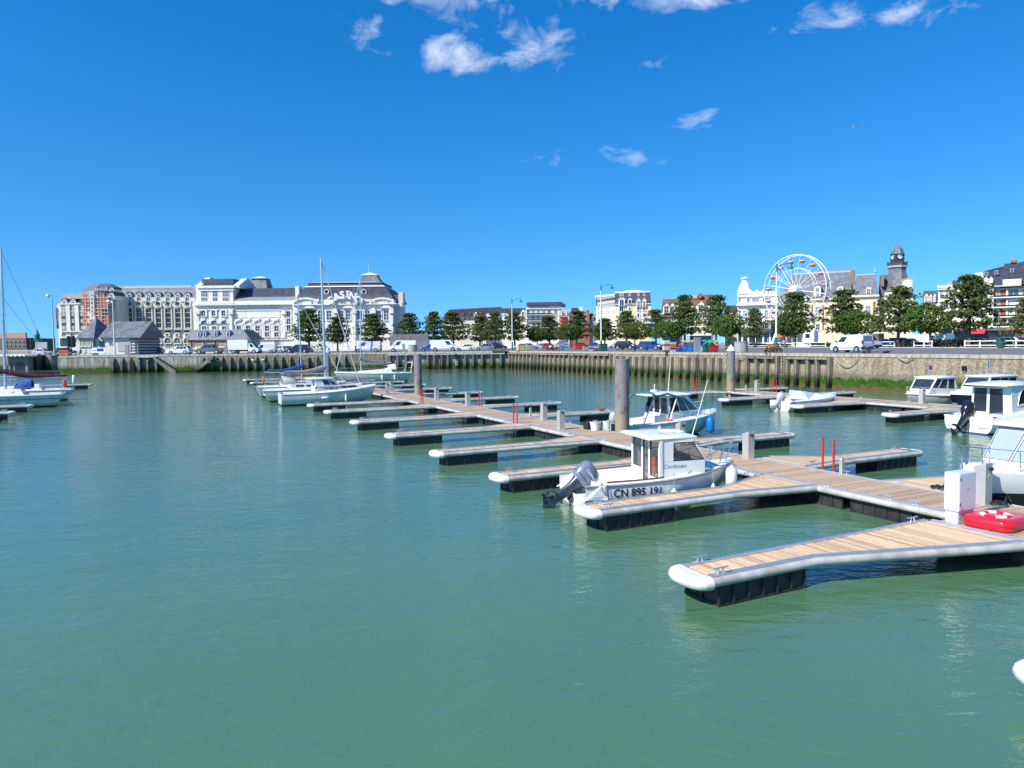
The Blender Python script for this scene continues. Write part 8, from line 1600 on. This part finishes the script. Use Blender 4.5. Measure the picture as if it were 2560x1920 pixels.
# ---- Ferris wheel
hub = atd(1990, 724, 158); RW = 85 * 158 / F_PX; fw = thing('ferris_wheel', 'tall white Ferris wheel with small red gondolas beside the town hall', 'ferris wheel', (hub.x, hub.y, ZQ), R(-54)); hz = hub.z - ZQ
FWH = mat('wheel_white', (.82, .82, .81), .4, var=.03); GOR = mat('gondola_red', (.55, .10, .06), .5, var=.1)
NG = 16
for s_ in (-.8, .8):
    MB().tube([(RW * math.cos(2 * math.pi * i / 48), s_, hz + RW * math.sin(2 * math.pi * i / 48)) for i in range(48)], .095, 6, True).build('rim', FWH, fw, 50); MB().tube([(RW * .62 * math.cos(2 * math.pi * i / 32), s_ * .8, hz + RW * .62 * math.sin(2 * math.pi * i / 32)) for i in range(32)], .05, 5, True).build('inner_rim', FWH, fw, 50)
    for i in range(NG): a = 2 * math.pi * (i + .5) / NG; MB().cyl((.4 * math.cos(a), s_ * 1.1, hz + .4 * math.sin(a)), (RW * math.cos(a), s_, hz + RW * math.sin(a)), .045, None, 5).build('spoke', FWH, fw)
for i in range(NG):
    a = 2 * math.pi * (i + .5) / NG; MB().cyl((RW * math.cos(a), -.8, hz + RW * math.sin(a)), (RW * math.cos(a), .8, hz + RW * math.sin(a)), .08, None, 5).build('cross_bar', FWH, fw)
    gx_, gz_ = RW * .93 * math.cos(a), hz + RW * .93 * math.sin(a) - 1.25; g = link('gondola', MB().lathe([(.25, 0), (.5, .1), (.62, .45), (.64, .5), (.58, .5)], n=12).mesh('gondola', GOR), fw, (gx_, 0, gz_))
    fr_ = MB()
    for dx, dy in ((-.5, -.35), (.5, -.35), (-.5, .35), (.5, .35)): fr_.cyl((dx, dy, .45), (dx, dy, 1.25), .03, None, 5)
    fr_.tube([(-.5, -.35, 1.25), (.5, -.35, 1.25), (.5, .35, 1.25), (-.5, .35, 1.25)], .035, 5, True); fr_.build('gondola_frame', SLATG, g)
    MB().lathe([(.62, .47), (.67, .5), (.67, .6), (.62, .62)], n=12).build('gondola_band', FWH, g)
MB().lathe([(.35, -1.4), (.9, -1.3), (.9, 1.3), (.35, 1.4)], (0, 0, hz), 16, 'y').build('hub', FWH, fw, 40)
for s_ in (-1, 1):
    for dx in (-1, 1): MB().tube([(0, s_ * 1.5, hz), (dx * 4.6, s_ * 2.4, 0)], .26, 8).build('support_leg', FWH, fw, 50)
MB().box(-6, 6, -3.2, 3.2, 0, 1.0).build('platform', FWH, fw); MB().box(4.0, 6.6, -3.6, -2.0, 1.0, 3.4).build('ticket_booth', FWH, fw); MB().box(4.6, 5.6, -3.63, -3.6, 1.9, 2.8).build('booth_window', PANED, fw)
MB().box(-2, 1.2, -4.2, -3.3, 2.2, 2.7).build('canopy', mat('canopy_orange', (.6, .18, .06), .8), fw)
for i in range(11): MB().box(-6 + i * 1.2, -5.92 + i * 1.2, -3.3, -3.2, 1.0, 2.0).build('guard_post', FWH, fw)
# ---- grey timber screen
g0 = Vector(gpos(975, 152)); g1 = Vector(gpos(1071, 152)); o = thing('timber_screen', 'grey weathered board screen behind the white vans', 'fence', g0); L = (g1 - g0).length; WB = wood('weathered_board', (.16, .135, .12), (.30, .26, .235), (1, 9, 9)); hz_ = zat(1020, 835, 152) - ZQ; n = 12
for i in range(n): link('board', MB().box(0, L, -.03, .03, 0, hz_ / n - .03).mesh('board', WB), o, (0, rnd.uniform(-.015, .015), i * hz_ / n + .01))
for i in range(6): MB().box(L * i / 5 - .08, L * i / 5 + .08, .04, .2, 0, hz_).build('post', TIMB, o)
# ---- lawn under the casino pines
a, b, c_, d_ = gpos(745, 158), gpos(900, 156), gpos(910, 172), gpos(740, 175); struct(MB().quad(*[(p[0], p[1], ZQ + .012) for p in (a, b, c_, d_)]).build('lawn', mat('lawn_grass', (.09, .15, .03), .95, var=.3, scale=1.2)))
# ---- quay clutter: fish crates, bins, gear
CC = {'blue': (.02, .16, .50), 'white': (.75, .75, .72), 'yellow': (.75, .55, .04), 'purple': (.22, .06, .36), 'red': (.55, .03, .03), 'green': (.02, .30, .22), 'orange': (.70, .22, .04), 'cyan': (.10, .45, .60)}
def crate_mesh(c):
    mb = MB(); mb.frustum((-.36, .36, -.24, .24), (-.4, .4, -.28, .28), 0, .24); mb.box(-.42, .42, -.3, .3, .2, .25); return mb.mesh('fish_crate', mat('crate_' + c, CC[c], .5, var=.1))
CM = {c: crate_mesh(c) for c in CC}
def stack(px, Y_, cols, where, rz=.2):
    for i, cset in enumerate(cols):
        for j, c_ in enumerate(cset):
            p = gpos(px, Y_); q = link('fish_crate', CM[c_], None, (p[0] + (i - len(cols) / 2) * .86 + rnd.uniform(-.03, .03), p[1] + rnd.uniform(-.05, .05), ZQ + .01 + j * .255), rz + rnd.uniform(-.05, .05)); tag(q, '%s plastic fish crate in the stack %s' % (c_, where), 'crate', 'fish crates stacked on the quay')
stack(1414, 130, [['blue', 'cyan', 'blue', 'cyan', 'white', 'blue', 'cyan'], ['cyan', 'yellow', 'purple', 'white', 'purple', 'white', 'blue']], 'beside the slim grey steel cabinet')
stack(1490, 116, [['cyan', 'yellow', 'cyan'], ['white', 'purple', 'yellow'], ['blue', 'orange', 'white'], ['purple', 'yellow', 'orange', 'yellow']], 'next to the street lamp and green bin')
stack(1690, 92, [['red', 'white', 'white', 'red', 'white', 'white'], ['white', 'purple', 'orange', 'orange', 'white'], ['purple', 'blue']], 'in front of the blue net bins')
def bin_(px, Y_, col, label, sx_=1.2, sy_=1.0, h_=.8, net=None):
    p = gpos(px, Y_); o = thing('plastic_bin', label, 'bin', p, .15, 'large plastic bins on the quay'); m_ = mat('bin_' + col, CC[col], .5, var=.12)
    MB().frustum((-sx_ / 2 + .05, sx_ / 2 - .05, -sy_ / 2 + .05, sy_ / 2 - .05), (-sx_ / 2, sx_ / 2, -sy_ / 2, sy_ / 2), .1, h_).build('tub', m_, o, bevel=.03); MB().box(-sx_ / 2 - .04, sx_ / 2 + .04, -sy_ / 2 - .04, sy_ / 2 + .04, h_ - .1, h_ - .005).build('rim', m_, o, bevel=.02)
    for x in (-sx_ / 2 + .15, sx_ / 2 - .15): MB().box(x - .1, x + .1, -sy_ / 2 + .05, sy_ / 2 - .05, 0, .1).build('skid', m_, o)
    if net:
        rg = random.Random(px); mb = MB()
        for i in range(14):
            c0 = Vector((rg.uniform(-.4, .4) * sx_, rg.uniform(-.35, .35) * sy_, h_ + rg.uniform(.05, .5))); r_ = rg.uniform(.15, .32); mb.tube([tuple(c0 + Vector((r_ * math.cos(a), r_ * math.sin(a) * .8, .12 * math.sin(2 * a + i)))) for a in [2 * math.pi * k / 9 for k in range(9)]], .07, 5, True)
        stuff(mb.build('fishing_net', mat('net_' + net, {'green': (.03, .38, .28), 'ochre': (.50, .42, .20)}[net], .9, var=.3, scale=6), o, 50))
bin_(1721, 93, 'blue', 'blue plastic bin heaped with ochre netting', 1.5, 1.1, .9, 'ochre'); bin_(1735, 92, 'blue', 'blue plastic bin without netting beside a steel cabinet', 1.3); bin_(1757, 91, 'white', 'white plastic bin between the steel cabinet and the net-filled bins', 1.1); bin_(1769, 90, 'green', 'green plastic bin heaped with netting', 1.1, 1.0, .9, 'green'); bin_(1781, 90, 'red', 'red plastic bin heaped with ochre and green netting', 1.3, 1.0, .8, 'ochre'); bin_(1449, 140, 'red', 'red container tub lying beside the bright blue hatchback', 2.0, 1.3, 1.1); bin_(1508, 114, 'green', 'green ribbed bin at the foot of the street lamp', 1.2, 1.0, 1.2); bin_(1655, 140, 'red', 'red bin behind the blue saloon car', 1.2); bin_(1668, 138, 'orange', 'orange bin behind the blue saloon car', 1.1)
p = gpos(1307, 134); o = thing('wooden_crate', 'beige plywood crate near the quay corner', 'crate', p, .3); PLY = mat('plywood', (.55, .44, .22), .8, var=.1); MB().box(-1.1, 1.1, -.7, .7, .08, 1.05).build('box', PLY, o, bevel=.01)
for x in (-1.0, 0, 1.0): MB().box(x - .06, x + .06, -.73, -.703, .08, 1.05).build('batten', PLY, o); MB().box(x - .08, x + .08, -.6, .6, 0, .08).build('runner', TIMD, o)
def gear(px, Y_, label, seed, s_=1.0):
    rg = random.Random(seed); p = gpos(px, Y_); o = thing('trawl_gear', label, 'fishing gear', p, 0, 'rusty fishing gear on the quay'); RUST = mat('rust', (.17, .07, .035), .9, var=.35, scale=4)
    MB().tube([(-.9 * s_, 0, .1), (-.5 * s_, 0, .75 * s_), (.5 * s_, 0, .75 * s_), (.9 * s_, 0, .1)], .07 * s_, 6).build('frame', RUST, o, 50); mb = MB()
    for i in range(16): a = Vector((rg.uniform(-.8, .8) * s_, rg.uniform(-.4, .4), rg.uniform(0, .5) * s_)); b = Vector((rg.uniform(-.8, .8) * s_, rg.uniform(-.4, .4), rg.uniform(0, .5) * s_)); mb.tube([tuple(a), tuple((a + b) / 2 + Vector((0, 0, .12))), tuple(b)], .06 * s_, 5)
    mb.build('chains', RUST, o, 50)
gear(1382, 127, 'rusty chains and trawl gear beside the fish crates', 3, 1.3); gear(1933, 76, 'rusty trawl gear at the foot of the tall street lamp', 5, 1.1)
for px, Y_, h_, w, lab in ((1743, 88, 1.75, .75, 'tall grey steel service cabinet on the fish quay'), (1400, 128, 1.5, .5, 'slim grey steel cabinet by the fish crates'), (1009, 138.5, 1.5, .5, 'slim grey post cabinet before the white high-roofed van'), (565, 139, 1.4, .6, 'grey steel cabinet between the pickup and the box truck'), (317, 138.5, 1.9, .7, 'grey ticket machine in front of the garage door')):
    o = thing('steel_cabinet', lab, 'cabinet', gpos(px, Y_), .1); MB().box(-w / 2, w / 2, -.2, .2, .05, h_).build('housing', mat('cabinet_grey', (.34, .35, .37), .45, .4, var=.1), o, bevel=.02); MB().box(-w / 2 - .03, w / 2 + .03, -.24, .24, h_ + .003, h_ + .06).build('cap', LGRY, o); MB().box(-w / 2 - .05, w / 2 + .05, -.25, .25, 0, .05).build('plinth', CAPM2, o)
for px, Y_, r_, h_, lab in ((1853, 84, .78, 1.15, 'round concrete kiosk drum behind the capped pile'), (1031, 138.6, .85, 1.3, 'round concrete drum before the white high-roofed van')): o = thing('concrete_drum', lab, 'drum', gpos(px, Y_)); MB().lathe([(r_ * .97, 0), (r_, .1), (r_, h_)], n=24).build('drum', mat('drum_concrete', (.42, .42, .41), .85, var=.12, streak=.2), o, 40); MB().lathe([(r_ + .05, h_ + .002), (r_ + .05, h_ + .08)], n=24).build('lid', CAPM2, o, 40)
# blue board lying by the van, mooring bollards
p = gpos(2190, 68); o = thing('sign_board', 'blue and white board lying on the quay behind the small white van', 'board', (p[0], p[1], ZQ + .15), aR); MB().box(-1.3, 1.3, -.5, .5, 0, .05).build('panel', mat('board_blue', (.02, .06, .40), .5), o)
for i in range(5): MB().box(-1.1 + i * .5, -.85 + i * .5, -.2 + .12 * (i % 2), .05 + .12 * (i % 2), .052, .056).build('white_mark', WHITEP, o)
for x in (-1.1, 1.1): MB().box(x - .04, x + .04, -.4, .4, -.14, 0).build('leg', BUMP, o)
for px, lab in ((2157, 'iron mooring bollard at the rear wheel of the small white van'), (1807, 'iron mooring bollard beside the capped pile of the town dock'), (1578, 'iron mooring bollard in front of the black crossover')):
    u = xr(px); q = QC + dR * u - nR * .55; o = thing('mooring_bollard', lab, 'bollard', (q.x, q.y, ZQ), 0, 'iron mooring bollards on the quay'); MB().lathe([(.2, 0), (.14, .1), (.13, .4), (.22, .5), (.2, .58), (.08, .6)], n=14).build('head', mat('bollard_iron', (.06, .05, .045), .7, var=.3), o, 50); MB().box(-.28, .28, -.28, .28, -.02, .03).build('base_plate', MATS['bollard_iron'], o)
# ---- lock corner: traffic lights, boards, bench with two people
TLB = mat('signal_black', (.012, .012, .013), .5); 
def signal(px, Y_, heads, label, lit=None):
    p = gpos(px, Y_); o = thing('traffic_light', label, 'traffic light', p); MB().cyl((0, 0, 0), (0, 0, 2.2), .07, None, 8).build('pole', TLB, o)
    for k in range(heads):
        x = (k - (heads - 1) / 2) * .85; h_ = MB().box(x - .28, x + .28, -.15, .15, 1.6 + k * 0, 3.9).build('head', TLB, o)
        for j in range(3): MB().lathe([(.24, -.3), (.24, .0)], (x, -.15, 2.05 + j * .7), 10, 'y').build('hood', TLB, h_); MB().lathe([(.19, -.02), (.19, .0)], (x, -.17, 2.05 + j * .7), 10, 'y').build('lens', mat('lens_green', (.02, .5, .35), .3, var=0) if lit else mat('lens_dark', (.03, .035, .04), .2, var=0), h_)
signal(74.5, 158, 2, 'pair of dark traffic light heads at the footbridge'); signal(178, 143, 2, 'traffic light with green lenses beside the harbour office', True)
p = gpos(104, 170); o = thing('notice_board', 'back of a pale notice board beside the footbridge', 'board', p); MB().box(-1.4, 1.4, 0, .1, .9, 3.0).build('panel', mat('board_back', (.46, .46, .46), .6), o); 
for x in (-1.2, 1.2): MB().box(x - .06, x + .06, -.1, .0, 0, 3.0).build('leg', LGRY, o)
p = gpos(247, 140); o = thing('harbour_sign', 'white and blue harbour information sign on the quay edge', 'sign', p); MB().box(-1.4, 1.3, 0, .08, .45, 1.5).build('panel', WHITEP, o); MB().box(-.4, .9, -.01, -.003, .75, 1.35).build('blue_field', mat('sign_blue', (.03, .06, .35), .5), o); text('PORT', .34, MATS['sign_blue'], o, (-1.3, -.012, .85), (R(90), 0, 0), bold=.004)
for x in (-1.1, 1.0): MB().box(x - .05, x + .05, .085, .17, 0, 1.5).build('leg', LGRY, o)
p = gpos(208, 139.5); o = thing('bench', 'low concrete bench with two seated people on the quay', 'bench', p); MB().box(-2.2, 2.2, -.25, .25, .36, .46).build('seat', CAPM2, o); 
for x in (-1.8, 1.8): MB().box(x - .15, x + .15, -.22, .22, 0, .355).build('leg', CAPM2, o)
for px, c_, hx, lab in ((201, (.02, .02, .025), .8, 'person in dark clothes sitting on the quay bench'), (214, (.50, .42, .32), .9, 'person in beige clothes sitting on the quay bench')):
    p = gpos(px, 139.5); o = thing('person', lab, 'person', (p[0], p[1], ZQ), 0)
    vs = [(0, 0, .55), (0, .02, .85), (0, .0, 1.05), (0, -.02, 1.12), (0, -.03, 1.2), (0, -.04, 1.33), (.1, -.05, .53), (.11, -.42, .5), (.11, -.44, .1), (.11, -.55, .06), (-.1, -.05, .53), (-.11, -.42, .5), (-.11, -.44, .1), (-.11, -.55, .06), (.19, 0, 1.0), (.24, -.08, .76), (.16, -.32, .62), (-.19, 0, 1.0), (-.24, -.08, .76), (-.16, -.32, .62), (.12, -.4, .60), (-.12, -.4, .60)]
    es = [(0, 1), (1, 2), (2, 3), (3, 4), (4, 5), (0, 6), (6, 7), (7, 8), (8, 9), (0, 10), (10, 11), (11, 12), (12, 13), (2, 14), (14, 15), (15, 16), (2, 17), (17, 18), (18, 19), (16, 20), (19, 21)]
    rs = [.15, .14, .15, .06, .09, .07, .1, .08, .055, .04, .1, .08, .055, .04, .06, .045, .035, .06, .045, .035, .03, .03]
    me = bpy.data.meshes.new('body'); me.from_pydata(vs, es, []); bo = link('body', me, o); me.materials.append(mat('cloth_%d' % px, c_, .9, var=.1)); sk = bo.modifiers.new('skin', 'SKIN'); me.skin_vertices[0].data[0].use_root = True
    for i, r_ in enumerate(rs): me.skin_vertices[0].data[i].radius = (r_, r_)
    bo.modifiers.new('sub', 'SUBSURF').levels = 1; bo.modifiers['sub'].render_levels = 1
    MB().lathe([(.02, -.13), (.075, -.08), (.09, 0), (.07, .09), (.02, .12)], (0, -.05, 1.29), 10).build('head', mat('skin', (.45, .28, .2), .6), o, 60); MB().lathe([(.095, -.02), (.1, .04), (.07, .11), (.02, .13)], (0, -.03, 1.3), 10).build('hair', mat('hair_dark', (.04, .03, .025), .8), o, 60)
for px, Y_, lab in ((160, 139.5, 'stack of brick-red barriers beside the lock wall'),): o = thing('barrier_stack', lab, 'barrier', gpos(px, Y_)); [MB().box(-.9, .9, -.3, .3, .05 + .28 * i, .27 + .28 * i).build('barrier', mat('barrier_red', (.45, .14, .08), .8), o) for i in range(4)]
# gull in flight
g = atd(2135, 317, 60); o = thing('gull', 'white gull flying above the town hall', 'bird', g, .6); mb = MB(); mb.loft([[(x, ry * math.cos(a), rz_ * math.sin(a)) for a in [2 * math.pi * j / 8 for j in range(8)]] for x, ry, rz_ in ((-.25, .02, .01), (-.1, .06, .05), (.1, .06, .05), (.2, .035, .035), (.27, .01, .01))], closed=True); mb.build('body', WHITEP, o, 60)
for s_ in (-1, 1): MB().add([(.06, s_ * .04, .02), (-.08, s_ * .04, .02), (-.06, s_ * .3, .14), (.08, s_ * .3, .14), (-.1, s_ * .62, .08)], [(0, 1, 2, 3), (3, 2, 4)]).build('wing', LGRY, o)
